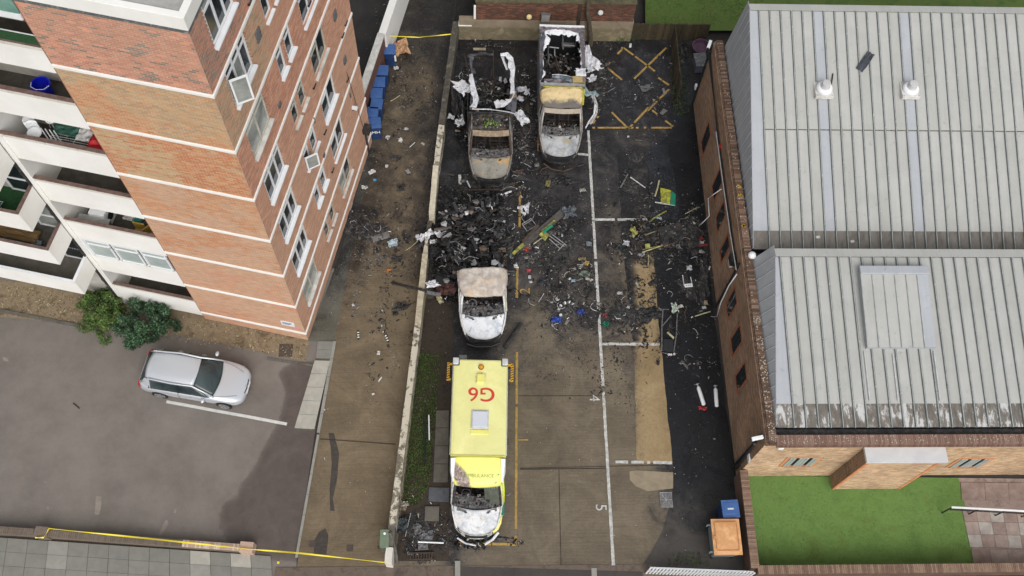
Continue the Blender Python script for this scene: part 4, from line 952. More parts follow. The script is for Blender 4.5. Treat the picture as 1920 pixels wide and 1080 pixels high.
# porch
pz = 3.85
brick_wall(rb, rl(14.2, 9.56, 0), (1, 0, 0), 2.75, 0.0, pz, (0, -1, 0), tanb + [lin((206, 172, 140))], name='porch_brickwork')
brick_wall(rb, rl(14.2, 9.56, 0), (0, 1, 0), .53, 0.0, pz, (-1, 0, 0), brown, name='porch_brickwork')
b = MB(); b.box(rl(14.24, 9.60, 0), rl(16.91, 10.09, pz)); b.build('porch_core', M['soil'], rb)
for x in (14.2, 16.95 - .12):
    b = MB(); z = 0
    while z < pz - .05: b.box(rl(x, 9.545, z + .004), rl(x + .12, 9.56 + .02, z + .07), (lin((212, 144, 98)), lin((198, 128, 86)))[rnd.randrange(2)]); z += .075
    b.build('porch_quoin', M['brick'], rb)
b = MB(); b.box(rl(14.16, 9.52, pz + .0), rl(17.15, 10.09, pz + .14)); b.build('porch_roof', pm('porch_roof_sheet', (206, 206, 206), (194, 194, 196), 1.5, .6, .05, 30, spk=.02), rb, bevel=.01)
# coping of soldier bricks (joined: about 4 px each)
cb = MB(); cc = [lin((108, 84, 68)), lin((96, 72, 58)), lin((120, 96, 80)), lin((88, 70, 58)), lin((128, 106, 90))]
y = 10.02
while y < 28.1:
    c = cc[rnd.randrange(5)]; k = rnd.uniform(.85, 1.1); c = tuple(v * k for v in c); e = rnd.uniform(-.004, .004)
    cb.box(rl(WX + .09, y, WZ), rl(WX + .37, y + .066, WZ + .12 + e), c); y += .075
y = 10.02
while y < 28.1: cb.raw([rl(WX - .02, y, WZ - .08), rl(WX - .02, y + .07, WZ - .08), rl(WX + .088, y + .07, WZ + .05), rl(WX + .088, y, WZ + .05), rl(WX + .088, y, WZ - .08), rl(WX + .088, y + .07, WZ - .08)], [(0, 1, 2, 3)[::-1], (0, 3, 4), (1, 5, 2)], cc[rnd.randrange(5)]); y += .075
x = WX + .37
while x < 28.8:
    c = (lin((132, 104, 90)), lin((120, 92, 80)), lin((140, 114, 100)))[rnd.randrange(3)]; cb.box(rl(x, 10.03, WZ), rl(x + .066, 10.38, WZ + .12 + rnd.uniform(-.004, .004)), c)
    cb.box(rl(x, 10.03 - .06, WZ - .09), rl(x + .066, 10.10, WZ - .005), tuple(v * .8 for v in c)); x += .075
for _ in range(420):
    if rnd.random() < .55: x, y = WX + rnd.uniform(.1, .35), rnd.uniform(10.1, 28) if rnd.random() < .4 else rnd.uniform(10.1, 15)
    else: x, y = rnd.uniform(WX + .4, 24), rnd.uniform(10.06, 10.35)
    s = rnd.uniform(.012, .035); cb.cbox(rl(x, y, WZ + .128), (s, s * 1.4, .012), rnd.random() * 3, lin((178, 174, 160)))
cb.build('brick_coping', M['brick'], rb, kind='stuff')
b = MB()
for y_, s in ((18.9, .10), (20.3, .09), (20.7, .07)):
    for _ in range(6): b.cbox(rl(WX + .22 + rnd.uniform(-.06, .06), y_ + rnd.uniform(-.08, .08), WZ + .135), (s * .6, s, .02), rnd.random() * 3)
b.build('lichen', flat('yellow_lichen', (196, 164, 50), .9), rb)
# flat roof behind coping, gutters
b = MB(); b.box(rl(WX + .31, 10.41, 4.0), rl(28.8, 28.4, 4.12)); b.build('flat_roof', M['soil'], rb)
b = MB(); b.box(rl(WX + .375, 10.38, 4.2), rl(28.8, 10.66, 4.34)); b.build('gutter', M['char'], rb)
# metal roofs
def roofsheet(name, c1, c2, k):
    m_, t_, b_ = newmat('roof_sheet_' + name); p_ = pos(t_)
    mp2 = t_.nodes.new('ShaderNodeMapping'); mp2.inputs['Scale'].default_value = (7, .35, .35); t_.links.new(p_, mp2.inputs[0])
    c_ = ramp(t_, nz(t_, .8, 5, .65, p_, .5), [(.3, L4(c1)), (.7, L4(c2))])
    c_ = mixc(t_, 1.0, c_, mth(t_, 'MULTIPLY_ADD', nz(t_, 1.0, 5, .7, mp2.outputs[0]), .26, .86), 'MULTIPLY')
    dk_ = sstep(t_, nz(t_, 3.5, 8, .8, p_, .6), .56, .7)
    c_ = mixc(t_, mth(t_, 'MULTIPLY', dk_, .45), c_, L4((110, 112, 104)))
    t_.links.new(c_, b_.inputs['Base Color']); b_.inputs['Roughness'].default_value = .6; bump(t_, b_, nz(t_, 14, 3, .6, p_), .06); return m_
rm = {k: roofsheet(k, a, b_, sc) for k, a, b_, sc in (('pale', (174, 174, 170), (163, 163, 159), 0), ('warm', (170, 170, 165), (160, 160, 155), 0), ('blue', (168, 171, 176), (160, 163, 168), 0))}
# eave panels with algae / standing dirt along the bottom edge
def dirtpanel(name, wet):
    m_, t_, b_ = newmat(name); p_ = pos(t_); mq_ = t_.nodes.new('ShaderNodeMapping'); mq_.inputs['Scale'].default_value = (2.2, .8, .8); t_.links.new(p_, mq_.inputs[0])
    f_ = nz(t_, 1.7, 7, .72, mq_.outputs[0], .2)
    c_ = ramp(t_, f_, [(.36, L4((86, 80, 74))), (.5, L4((108, 102, 94))), (.54 if wet else .75, L4((128, 124, 118))), (.58 if wet else .95, L4((186, 186, 184)))])
    t_.links.new(c_, b_.inputs['Base Color']); b_.inputs['Roughness'].default_value = .5; return m_
rm['dirt'] = dirtpanel('algae_stained_sheet', False); rm['dirtwet'] = dirtpanel('patchy_stained_sheet', True)
ribm = pm('galvanised_seam', (178, 182, 180), (146, 152, 150), 4, .5, .1, 30); edgem = pm('seam_shade_dirt', (66, 76, 72), (96, 103, 99), 5, .8, .1, 30)  # edgem: grimy dark strips painted in for the shadow gap beside each seam
lapm = pm('dirty_lap_joint', (84, 86, 74), (120, 122, 110), 9, .9, .2, 40)
def roof(ye, ze, yr, zr, xl_e, xl_r, x_end, steps, blues, dirt, y0lab, off):
    """main slope falls to the viewer; ribs run along y"""
    s = (zr - ze) / (yr - ye); zf = lambda y: ze + (y - ye) * s
    pitch = .445; x = off; i = 0; xs = [xl_e]
    while x < x_end: xs.append(x); x += pitch
    xs.append(x_end)
    for i in range(len(xs) - 1):
        a, b_ = xs[i], xs[i + 1]
        for j, (y0, y1) in enumerate(steps):
            mt = rm['dirt'] if (dirt and j == 0) else (rm['blue'] if i in blues or i == 0 else (rm['pale'] if (i * 7 + j) % 3 else rm['warm']))
            if dirt == 2 and j == 0: mt = rm['dirtwet']
            lift = .0 + .010 * (j > 0) + (.012 if j == 2 else 0)
            xa0 = a if i else xl_e + (xl_r - xl_e) * (y0 - ye) / (yr - ye); xa1 = a if i else xl_e + (xl_r - xl_e) * (y1 - ye) / (yr - ye)
            xa0 = min(xa0, b_ - .02); xa1 = min(xa1, b_ - .02)
            m_ = MB(); z0, z1 = zf(y0) + lift, zf(y1) + lift; t_ = .035
            top = [rl(xa0 + .012, y0 - .03, z0), rl(b_ - .012, y0 - .03, z0), rl(b_ - .012, y1, z1), rl(xa1 + .012, y1, z1)]
            bot = [(q[0], q[1], q[2] - t_) for q in top]
            m_.raw(top + bot, [(0, 1, 2, 3), (7, 6, 5, 4), (0, 4, 5, 1), (1, 5, 6, 2), (3, 2, 6, 7), (0, 3, 7, 4)])
            m_.build('roof_panel', mt, rb)
        if i:
            m_ = MB()
            for dx, w, h in ((-.040, .022, .0), (.018, .022, .0)): m_.raw([rl(a + dx, ye - .03, ze + .001 + .02), rl(a + dx + w, ye - .03, ze + .021), rl(a + dx + w, yr, zr + .055), rl(a + dx, yr, zr + .055)], [(0, 1, 2, 3)])
            m_.build('seam_shadow_strip', edgem, rb)
            m_ = MB(); m_.raw([rl(a - .016, ye - .05, ze - .02), rl(a + .016, ye - .05, ze - .02), rl(a + .016, yr, zr), rl(a - .016, yr, zr), rl(a - .011, ye - .05, ze + .055), rl(a + .011, ye - .05, ze + .055), rl(a + .011, yr, zr + .085), rl(a - .011, yr, zr + .085)],
                              [(4, 5, 6, 7), (0, 4, 7, 3), (5, 1, 2, 6), (0, 1, 5, 4), (3, 7, 6, 2)])
            q = ye + .9 + (i % 3) * .25
            while q < yr: m_.box(rl(a - .024, q, zf(q) + .02), rl(a + .024, q + .035, zf(q) + .10)); q += 1.9
            m_.build('roof_seam', ribm, rb)
    for y0, y1 in steps[1:-1] if len(steps) > 2 else []:
        for i in range(1, len(xs) - 1):
            m_ = MB(); m_.box(rl(xs[i] + .02, y1 - .035, zf(y1) - .01), rl(xs[i + 1] - .02, y1 - .004, zf(y1) + .036)); m_.build('lap_joint', lapm, rb)
    for i in range(len(xs) - 1):
        m_ = MB(); m_.raw([rl(xs[i] + .05, ye + (.72 if dirt == 1 else .86), zf(ye + .72) + .03)] * 0 or [rl(xs[i] + .03, steps[0][1] - .04, zf(steps[0][1]) + .002), rl(xs[i + 1] - .03, steps[0][1] - .04, zf(steps[0][1]) + .002), rl(xs[i + 1] - .03, steps[0][1] + .0, zf(steps[0][1]) + .014)], [(0, 1, 2)])
    # ridge capping and rear slope
    m_ = MB(); m_.raw([rl(xl_r, yr, zr + .06), rl(x_end, yr, zr + .06), rl(x_end, yr + .35, zr + .02), rl(xl_r, yr + .35, zr + .02)], [(0, 1, 2, 3)]); m_.build('ridge_cap', rm['pale'], rb, solid=.02)
    # left gable cladding, ribbed
    N = int((yr - ye) / .42); m_ = MB(); rbm = MB()
    yb0, yb1 = ye, yr + .5
    def gp(y, f):     # f 0 bottom .. 1 top
        top = min(zf(y), zr) ; xt = xl_e + (xl_r - xl_e) * min(1, (y - ye) / (yr - ye)); xb = xl_e - .03
        return Vector(rl(xb + (xt - xb) * f, y, ze - .08 + (top + .03 - ze + .08) * f))
    for k in range(N):
        y0 = yb0 + (yb1 - yb0) * k / N; y1 = yb0 + (yb1 - yb0) * (k + 1) / N
        q = MB(); q.face([gp(y0 + .01, 0), gp(y0 + .01, 1), gp(y1 - .01, 1), gp(y1 - .01, 0)]); q.build('gable_sheet', M['gable'], rb, solid=.02)
        rbm = MB(); rbm.tube([gp(y0, 0) + Vector((-.03, 0, 0)), gp(y0, 1) + Vector((-.03, 0, .0))], .016, 4); rbm.build('gable_rib', rm['blue'], rb)
    m_ = MB(); m_.raw([rl(xl_e + .03, ye, 4.0), rl(x_end, ye, 4.0), rl(x_end, yr, 4.0), rl(xl_e + .03, yr, 4.0), rl(xl_e + .03, ye, ze - .06), rl(x_end, ye, ze - .06), rl(x_end, yr, zr - .08), rl(xl_r + .05, yr, zr - .08)],
                      [(0, 1, 5, 4), (4, 5, 6, 7), (2, 3, 7, 6), (1, 2, 6, 5)]); m_.build('roof_void', M['char'], rb)
    return zf
M['gable'] = pm('blue_grey_cladding', (166, 169, 172), (152, 156, 160), 1.2, .6, .05, 20, spk=.02)
zf1 = roof(17.95, 4.5, 27.4, 7.3, 10.92, 11.2, 28.8, [(17.95, 18.66), (18.66, 22.6), (22.6, 27.4)], (6, 14), 1, 0, 11.56)
zf2 = roof(10.71, 4.5, 17.0, 5.6, 10.86, 11.36, 28.8, [(10.71, 11.55), (11.55, 17.0)], (), 2, 0, 11.52)
b = MB(); b.box(rl(10.9, 17.4, 4.12), rl(28.8, 17.85, 4.3)); b.build('valley_gutter', M['char'], rb)
# raised rooflight
sl_ = thing('raised_rooflight', 'raised ribbed panel box with pale cap on the nearer roof', 'rooflight', (15.5, 15.0, zf2(15.0)))
o_ = Vector((15.5, 15.0, zf2(15.0)))
sx0, sx1, sy0, sy1 = 14.42, 16.98, 13.5, 16.35; rise = .22
def s2(x, y, h): return tuple(Vector((x, y, zf2(y) + h)) - o_)
for k in range(6):
    a = sx0 + (sx1 - sx0) * k / 6; b_ = sx0 + (sx1 - sx0) * (k + 1) / 6; m_ = MB()
    t_ = [s2(a + .01, sy0, rise), s2(b_ - .01, sy0, rise), s2(b_ - .01, sy1, rise + .1), s2(a + .01, sy1, rise + .1)]; bb_ = [(q[0], q[1], q[2] - .04) for q in t_]
    m_.raw(t_ + bb_, [(0, 1, 2, 3), (7, 6, 5, 4), (0, 4, 5, 1), (1, 5, 6, 2), (3, 2, 6, 7), (0, 3, 7, 4)]); m_.build('panel', rm['pale' if k != 5 else 'blue'], sl_)
    m_ = MB(); m_.tube([s2(a, sy0 - .03, rise + .03), s2(a, sy1, rise + .12)], .022, 6); m_.build('seam', ribm, sl_)
m_ = MB(); P_ = [s2(sx0, sy0, 0), s2(sx1, sy0, 0), s2(sx1, sy1, 0), s2(sx0, sy1, 0), s2(sx0, sy0, rise - .04), s2(sx1, sy0, rise - .04), s2(sx1, sy1, rise + .06), s2(sx0, sy1, rise + .06)]
m_.raw(P_, [(0, 1, 5, 4), (1, 2, 6, 5), (2, 3, 7, 6), (3, 0, 4, 7)]); m_.build('upstand', M['gable'], sl_)
m_ = MB(); q_ = Vector(s2((sx0 + sx1) / 2, sy1, rise + .12)); m_.cbox(q_, (sx1 - sx0 + .06, .34, .12)); m_.build('cap', rm['blue'], sl_, bevel=.03)
for x, y0, y1 in ((14.35, 11.6, 13.4), (15.4, 11.6, 13.3), (16.95, 11.6, 13.4)): m_ = MB(); m_.tube([tuple(Vector((x, y0, zf2(y0) + .06)) - o_), tuple(Vector((x, y1, zf2(y1) + .06)) - o_)], .022, 6); m_.build('flashing_strip', M['rail'], sl_)
# roof cowls
def cowl(px, py, lab):
    p = at(px, py, 6.25); t = thing('roof_cowl', lab, 'roof vent', (p.x, p.y, zf1(p.y) + .03), 0, 'white round cowls on the farther roof')
    b = MB(); b.box((-.36, -.36, -.05), (.36, .36, .13)); b.build('base', M['sill'], t, bevel=.01)
    b = MB(); b.lathe((0, 0, 0), [(.30, .13), (.32, .15), (.32, .24), (.27, .30), (.2, .31)], 32); b.build('skirt', M['white'], t)
    b = MB(); b.lathe((0, 0, 0), [(.20, .30), (.185, .34), (.17, .52), (.16, .54), (.02, .55)], 28); b.build('cap', pm('cowl_grey', (196, 194, 192), (182, 180, 178), 2, .5, .05, 20), t)
    b = MB()
    for sx in (-.30, .30):
        for sy in (-.30, .30): b.lathe((sx, sy, .13), [(.02, 0), (.02, .02), (.001, .022)], 8)
    b.build('bolts', M['alu'], t); return t
c1 = cowl(1541, 174, 'white round cowl on the left beside a dark sliver, farther roof'); cowl(1702, 175, 'white round cowl to the right of the dark scrap, farther roof')
def sheet(name, lab, cat, px, py, z, sx, sy, mat, seed, rot=0, amp=.12, jag=.3, th=.015, group=None, nx=10, ny=8, tilt=(0, 0), parent=None, holes=0, col=None):
    """crumpled, torn panel with irregular outline and real thickness"""
    r = random.Random(seed); mb = MB(); K = []
    def fn(u, v):
        a = (u - .5) * 2; c = (v - .5) * 2; ea = 1 + jag * fbm(c * 1.7 + seed, seed * .37); eb = 1 + jag * fbm(a * 1.7 - seed, seed * .71)
        x = a * sx / 2 * ea; y = c * sy / 2 * eb
        z_ = amp * (fbm(a * 1.1 + seed * 1.3, c * 1.1) + .5 * fbm(a * 3 + seed, c * 3, 5)) + amp * .6
        return Vector((x, y, z_))
    hs = [(r.uniform(.2, .8), r.uniform(.2, .8), r.uniform(.1, .2)) for _ in range(holes)]
    mb.grid(fn, nx, ny, col or (1, 1, 1), skip=lambda u, v: any((u - h[0]) ** 2 + (v - h[1]) ** 2 < h[2] ** 2 for h in hs))
    o = mb.build(name, mat, parent, solid=th)
    if parent is None:
        p = at(px, py, z); o.location = p; tag(o, lab, cat, group)
    o.rotation_euler = (tilt[0], tilt[1], rot); return o
M['charsheet'] = M['char']
o = sheet('roof_scrap', 'dark scorched scrap of panel lying between the two roof cowls', 'scrap', 1622, 116, 6.75, .32, .88, pm('dark_blue_scrap', (44, 48, 56), (62, 66, 74), 5, .6, .2, 30), 3, math.radians(-38), .05, .12); o.rotation_euler = (math.radians(16), 0, math.radians(-38))
b = MB(); b.tube([at(1559, 158, 6.5), at(1562, 138, 6.6)], .025, 6); tag(b.build('pole_scrap', M['char']), 'short dark stick leaning behind the left roof cowl', 'scrap')
for px, py, lab in ((1533, 446, 'small white tile scrap left on the dirty eave of the farther roof'), (1598, 453, 'pale buff scrap further right on the dirty eave of the farther roof')):
    p = at(px, py, 4.6); b = MB(); b.cbox((0, 0, 0), (.16, .11, .03), .2); tag(b.build('tile_scrap', M['sill'], bevel=.005), lab, 'scrap').location = (p.x, p.y, zf1(p.y) + .03)
t = thing('light_globe', 'white round lamp on the coping between the two roofs', 'lamp', at(1410, 479, 4.62)); b = MB(); b.lathe((0, 0, 0), [(.05, -.1), (.14, -.05), (.16, .03), (.12, .11), (.03, .15)], 18); b.build('globe', M['white'], t, smooth=True); b = MB(); b.tube([(0, 0, -.25), (0, 0, -.06)], .04, 8); b.build('stem', M['char'], t)
# cables, pipes and boxes on the side wall
def wp(y, z, o=.06): return (WX - o, y, z)
cbm = MB()
for k in range(3): cbm.tube([wp(28.1, 3.9 + .0 * k, .05 + .05 * k), wp(24, 3.42 + .07 * k), wp(21.4, 3.5 + .06 * k), wp(19, 3.6 + .05 * k), wp(17.6, 3.75 + .04 * k)], .022, 6)
t = thing('cable_run', 'bundle of dark cables running along the brown side wall', 'cables', (0, 0, 0)); cbm.build('cables', M['black'], t)
b = MB(); b.tube([wp(24.1, 3.52, .12), wp(21.4, 3.6, .12), wp(19, 3.72, .12), wp(17.3, 3.9, .12)], .018, 6); b.build('conduit', M['rail'], t)
b = MB(); b.box((WX - .22, 17.75, 3.35), (WX - .01, 18.15, 3.8)); b.box((WX - .18, 28.0, 3.7), (WX - .01, 28.2, 4.0)); b.build('junction_box', M['black'], t, bevel=.01)
for y, lab in ((28.1, 'black downpipe at the far end of the brown side wall'), (17.45, 'black downpipe halfway along the brown side wall'), (10.5, 'black downpipe at the near corner of the brown side wall')):
    b = MB(); b.tube([wp(y, 4.2), wp(y, .02)], .045, 8)
    for z in (.6, 2.2, 3.8): b.tube([wp(y, z), wp(y, z + .08)], .06, 8)
    tag(b.build('downpipe', M['black']), lab, 'downpipe', 'black downpipes on the side wall')
b = MB(); b.tube([at(1415, 833, 4.0), wp(10.5, 3.6, .1), wp(10.4, 2.6, .1), wp(10.3, .3, .08)], .05, 8); tag(b.build('hose', M['black']), 'black pipe sloping from the camera to the building corner', 'pipe')
def arc(lab, P, r=.022, name='white_cable', mat=None): b = MB(); b.tube(P, r, 7); return tag(b.build(name, mat or M['white'], smooth=True), lab, 'cable')
arc('curved white cable hanging off the side wall near the second window', [wp(21.45, 3.2, .1), wp(21.5, 2.7, .3), wp(21.7, 2.0, .38), at(1330, 405, .95), at(1318, 417, .5), at(1310, 424, .06)])
arc('straight white cable hanging below the halfway junction box', [wp(17.15, 3.85, .1), wp(17.1, 2.9, .2), wp(17.0, 1.5, .22), at(1344, 594, .1)])
b = MB(); b.box((-.12, -.2, 0), (.02, .2, .4)); tag(b.build('white_box', M['white'], bevel=.03), 'white electrical box on the side wall below the cables', 'electrical box').location = wp(18.05, 3.0, .02)
b = MB(); b.box((-.08, -.1, 0), (.02, .1, .22)); tag(b.build('alarm_box', M['red'], bevel=.01), 'small red call point high on the side wall', 'call point').location = wp(23.3, 3.4, 0)
b = MB(); b.box((-.08, -.1, 0), (.02, .08, .28)); tag(b.build('wall_switch', M['white'], bevel=.01), 'small white box at the foot of the far downpipe', 'box').location = wp(28.35, .9, .04)
def cctv(px, py, z, rz, lab):
    t = thing('security_camera', lab, 'camera', at(px, py, z), rz)
    b = MB(); b.box((-.26, -.07, 0), (.18, .07, .13)); b.build('housing', M['white'], t, bevel=.025); b = MB(); b.lathe((.0, 0, 0), [(.05, 0), (.05, .06)], 12); o = b.build('lens', M['black'], t); o.rotation_euler = (0, math.radians(-90), 0); o.location = (-.26, 0, .065)
    b = MB(); b.tube([(.05, 0, 0), (.12, 0, -.16), (.28, 0, -.2)], .028, 8); b.build('bracket', M['white'], t)
cctv(1421, 822, 4.3, math.radians(12), 'white security camera on the near corner of the brick hall'); cctv(1330, 84, 4.2, 1.2, 'white security camera at the far end of the brown side wall')
b = MB(); b.box((-.1, -.05, -.08), (.1, .05, .08)); tag(b.build('alarm_unit', M['white'], bevel=.02), 'small white box on the tan front wall under the coping', 'alarm box').location = (11.05, 10.03, 4.1)
b = MB(); b.box((-.04, -.14, -.14), (.0, .14, .14)); tag(b.build('wall_plate', M['white'], bevel=.01), 'small white plate at the near corner facing the yard', 'plate').location = (WX - .02, 10.22, 2.2)
# lot / lawn boundary wall (brown) with soldier coping
bw = thing('lawn_wall', 'brown brick wall with coping between bins and lawn', 'wall', (0, 0, 0)); b = MB()
b.box((10.33, 6.35, 0), (10.57, 10.04, 1.08)); b.box((10.572, 6.18, 0), (26, 6.40, 1.0)); b.build('wall', pm('brown_brick', (112, 84, 68), (92, 68, 56), 3, .9, .3, 60), bw)
cw = [pm('coping_brick_%d' % k, a, b_, 8, .9, .3, 60) for k, (a, b_) in enumerate((((140, 112, 92), (122, 96, 80)), ((126, 98, 80), (108, 84, 70)), ((150, 124, 102), (132, 106, 88))))]
cwm = []
for k in range(3): q = MB(); q.box((-.155, 0, 0), (.155, .066, .09)); cwm.append(q.mesh('coping_brick', cw[k]))
for i in range(49):
    o = bpy.data.objects.new('coping_brick', cwm[rnd.randrange(3)]); COL.objects.link(o); o.parent = bw; o.location = (10.45, 6.36 + i * .075, 1.08 + rnd.uniform(-.004, .004))
for i in range(204):
    o = bpy.data.objects.new('coping_brick', cwm[rnd.randrange(3)]); COL.objects.link(o); o.parent = bw; o.location = (10.63 + i * .075, 6.29, 1.0 + rnd.uniform(-.004, .004)); o.rotation_euler = (0, 0, math.pi / 2)
# handrail on patio
t = thing('handrail', 'white handrail on dark posts at the edge of the patio', 'handrail', at(1780, 950, 0)); b = MB(); A = at(1784, 951, .95) - Vector(t.location); B = at(1990, 962, .95) - Vector(t.location)
b.cbox((A + B) / 2, ((B - A).length, .07, .06), math.atan2((B - A).y, (B - A).x)); b.build('rail', M['white'], t, bevel=.01); b = MB()
for k in range(5): q = A.lerp(B, k / 4 * .98 + .01); b.tube([(q.x, q.y, 0), (q.x, q.y, .92)], .03, 8)
q0 = A + Vector((0, 0, -.35)); q1 = B + Vector((0, 0, -.35)); b.cbox((q0 + q1) / 2, ((B - A).length, .05, .05), math.atan2((B - A).y, (B - A).x)); b.build('posts', M['char'], t)
# white gate lying at the yard mouth
t = thing('picket_gate', 'white picket gate along the front of the yard', 'gate', (0, 0, 0))
A, B = at(1219, 1064, 1.0), at(1414, 1072, 1.0); dd = (B - A).normalized(); nn = Vector((-dd.y, dd.x, 0)); n_ = 30
for z in (.95, .25): b = MB(); b.cbox(((A + B) / 2).xy.to_3d() + Vector((0, 0, z)), ((B - A).length, .05, .07), math.atan2(dd.y, dd.x)); b.build('rail', M['white'], t)
for i in range(n_ + 1):
    q = A.lerp(B, i / n_); b = MB(); b.cbox((q.x, q.y - .05, .52), (.07, .03, 1.04), math.atan2(dd.y, dd.x)); b.build('picket', M['white'], t)
# drain cover
t = thing('drain_cover', 'galvanised square drain cover near the concrete patch', 'drain cover', at(1249, 937, .02)); b = MB(); b.box((-.24, -.3, 0), (.24, .3, .012)); b.build('plate', M['ashgrey'], t); b = MB()
for q in ((-.23, -.29, .23, .29), (-.23, .29, .23, -.29), (0, -.29, 0, .29), (-.23, 0, .23, 0), (-.23, -.29, .23, -.29), (-.23, .29, .23, .29), (-.23, -.29, -.23, .29), (.23, -.29, .23, .29)): b.tube([(q[0], q[1], .016), (q[2], q[3], .016)], .011, 5)
for k in range(5): q = .05 + k * .045; b.tube([(-q, -q * 1.2, .016), (q, -q * 1.2, .016), (q, q * 1.2, .016), (-q, q * 1.2, .016), (-q, -q * 1.2, .016)], .007, 4)
b.build('grille', M['alu'], t)
for px, py, lab in ((536, 657, 'square dark manhole cover in the gravel by the brick corner'), (656, 1028, 'small dark square cover at the mouth of the drive'), (586, 1020, 'small square cover beside the tar repair')):
    b = MB(); s = .28 if px == 536 else .12; b.box((-s, -s, 0), (s, s, .015)); tag(b.build('manhole_cover', pm('iron_cover_%d' % px, (64, 54, 48), (80, 68, 60), 5, .7, .2, 60)), lab, 'manhole cover').location = at(px, py, .008)

# ================================================================== BINS
def bin_proto(w, dp, h, body, lid, name, lab, cat, group=None):
    t = thing(name, lab, cat, (0, 0, 0), 0, group)
    b = MB(); b.raw([(-w * .42, -dp * .42, .05), (w * .42, -dp * .42, .05), (w * .42, dp * .42, .05), (-w * .42, dp * .42, .05), (-w * .5, -dp * .5, h), (w * .5, -dp * .5, h), (w * .5, dp * .5, h), (-w * .5, dp * .5, h)],
                    [(0, 3, 2, 1), (4, 5, 6, 7), (0, 1, 5, 4), (1, 2, 6, 5), (2, 3, 7, 6), (3, 0, 4, 7)]); b.build('body', body, t, bevel=.03)
    b = MB(); b.box((-w * .53, -dp * .53, h), (w * .53, dp * .5, h + .04)); b.box((-w * .40, -dp * .38, h + .03), (w * .40, dp * .32, h + .055)); b.build('lid', lid, t, bevel=.015)
    b = MB(); b.tube([(-w * .4, dp * .56, h - .02), (w * .4, dp * .56, h - .02)], .016, 8); b.tube([(-w * .3, dp * .56, h), (-w * .3, dp * .45, h)], .02, 6); b.tube([(w * .3, dp * .56, h), (w * .3, dp * .45, h)], .02, 6); b.build('handle', body, t)
    for s in (-1, 1): b = MB(); b.tube([(s * w * .40, dp * .42, .1), (s * w * .48, dp * .42, .1)], .1, 14); b.build('wheel', M['rubber'], t)
    return t
G_ = 'blue wheelie bins against the cream capped wall'
M['bluelid'] = pm('blue_lid_plastic', (52, 88, 148), (62, 100, 160), 4, .4, .08, 30, spk=.03); M['blue'] = pm('dark_blue_bin_plastic', (24, 48, 96), (32, 58, 108), 4, .5, .08, 30, spk=.03)
b0 = bin_proto(.52, .56, 1.02, M['blue'], M['bluelid'], 'wheelie_bin', 'blue wheelie bin at the far end beside the torn cardboard', 'wheelie bin', G_)
spots = [((731, 92), 'blue wheelie bin at the far end beside the torn cardboard'), ((717, 131), 'second blue wheelie bin from the cardboard end of the row'), ((711, 153), 'third blue wheelie bin from the cardboard end of the row'), ((706, 174), 'middle blue wheelie bin of the row of seven'),
         ((706, 194), 'blue wheelie bin third from the near end of the row'), ((698, 210), 'blue wheelie bin tucked to the wall, second from the near end'), ((703, 230), 'nearest blue wheelie bin with white letters on its front')]
bins = []
for k, (q, lab) in enumerate(spots):
    t = b0 if k == 0 else copy_tree(b0); p = at(*q, 1.05); t.location = (p.x, p.y, 0); t.rotation_euler = (0, 0, rnd.uniform(-.12, .12)); t['label'] = lab; bins.append(t)
o = text_obj('MH', .26, 'painted_letters', M['cream'], bins[6], .0, .004); o.location = (0, -.30, .7); o.rotation_euler = (math.radians(86), 0, 0)
b = MB(); b.box((.2, -.32, .55), (.285, -.30, .95)); b.build('white_sticker', M['white'], bins[0])
p = at(751, 92, .1); t = sheet('cardboard', 'torn brown cardboard box flattened beside the far blue bin', 'cardboard', 751, 92, .1, .75, .85, pm('brown_cardboard', (170, 128, 92), (192, 150, 112), 3, .9, .1, 30), 6, .2, .25, .3, .01)
p = at(1370, 954, 1.1); t = bin_proto(.62, .66, 1.05, M['blue'], M['bluelid'], 'wheelie_bin', 'single blue wheelie bin behind the orange lidded bin', 'wheelie bin'); t.location = (p.x, p.y, 0); t.rotation_euler = (0, 0, math.pi + .04)
b = MB(); b.box((-.12, -.03, 1.105), (.12, .03, 1.11)); b.build('sticker', M['rail'], t)
p = at(1363, 1006, 1.25); orl = pm('faded_orange_lid', (216, 160, 104), (204, 146, 92), 2.5, .6, .1, 30, c3=(224, 174, 122))
t = thing('commercial_bin', 'large grey bin with faded orange lid beside the lawn wall', 'bin', (p.x, p.y, 0), 0)
gb = pm('grey_bin_body', (128, 138, 142), (110, 120, 124), 3, .5, .1, 30)
b = MB(); b.raw([(-.42, -.55, .12), (.42, -.55, .12), (.42, .55, .12), (-.42, .55, .12), (-.52, -.64, 1.18), (.52, -.64, 1.18), (.52, .64, 1.18), (-.52, .64, 1.18)], [(0, 3, 2, 1), (4, 5, 6, 7), (0, 1, 5, 4), (1, 2, 6, 5), (2, 3, 7, 6), (3, 0, 4, 7)]); b.build('body', gb, t, bevel=.04)
b = MB(); b.grid(lambda u, v: (-.53 + 1.06 * u, -.66 + 1.32 * v, 1.2 + .07 * (1 - (2 * u - 1) ** 4) * (1 - (2 * v - 1) ** 4)), 16, 16); b.box((-.54, -.67, 1.185), (.54, .67, 1.21)); b.build('lid', orl, t, smooth=False, bevel=.01)
b = MB(); b.tube([(-.40, -.52, 1.27), (.40, -.52, 1.27), (.42, -.50, 1.27), (.42, .50, 1.27), (.40, .52, 1.27), (-.40, .52, 1.27), (-.42, .5, 1.27), (-.42, -.5, 1.27), (-.40, -.52, 1.27)], .014, 6); b.box((-.5, -.08, 1.25), (-.40, .02, 1.285)); b.build('lid_rib', pm('orange_rib', (204, 142, 84), (194, 134, 78), 3, .5, .05, 20), t)
b = MB()
for s in (-.5, .5): b.tube([(-.62, s, .95), (-.5, s, .95)], .035, 8); b.tube([(-.62, s, .95), (-.66, s - .06, .95)], .03, 6)
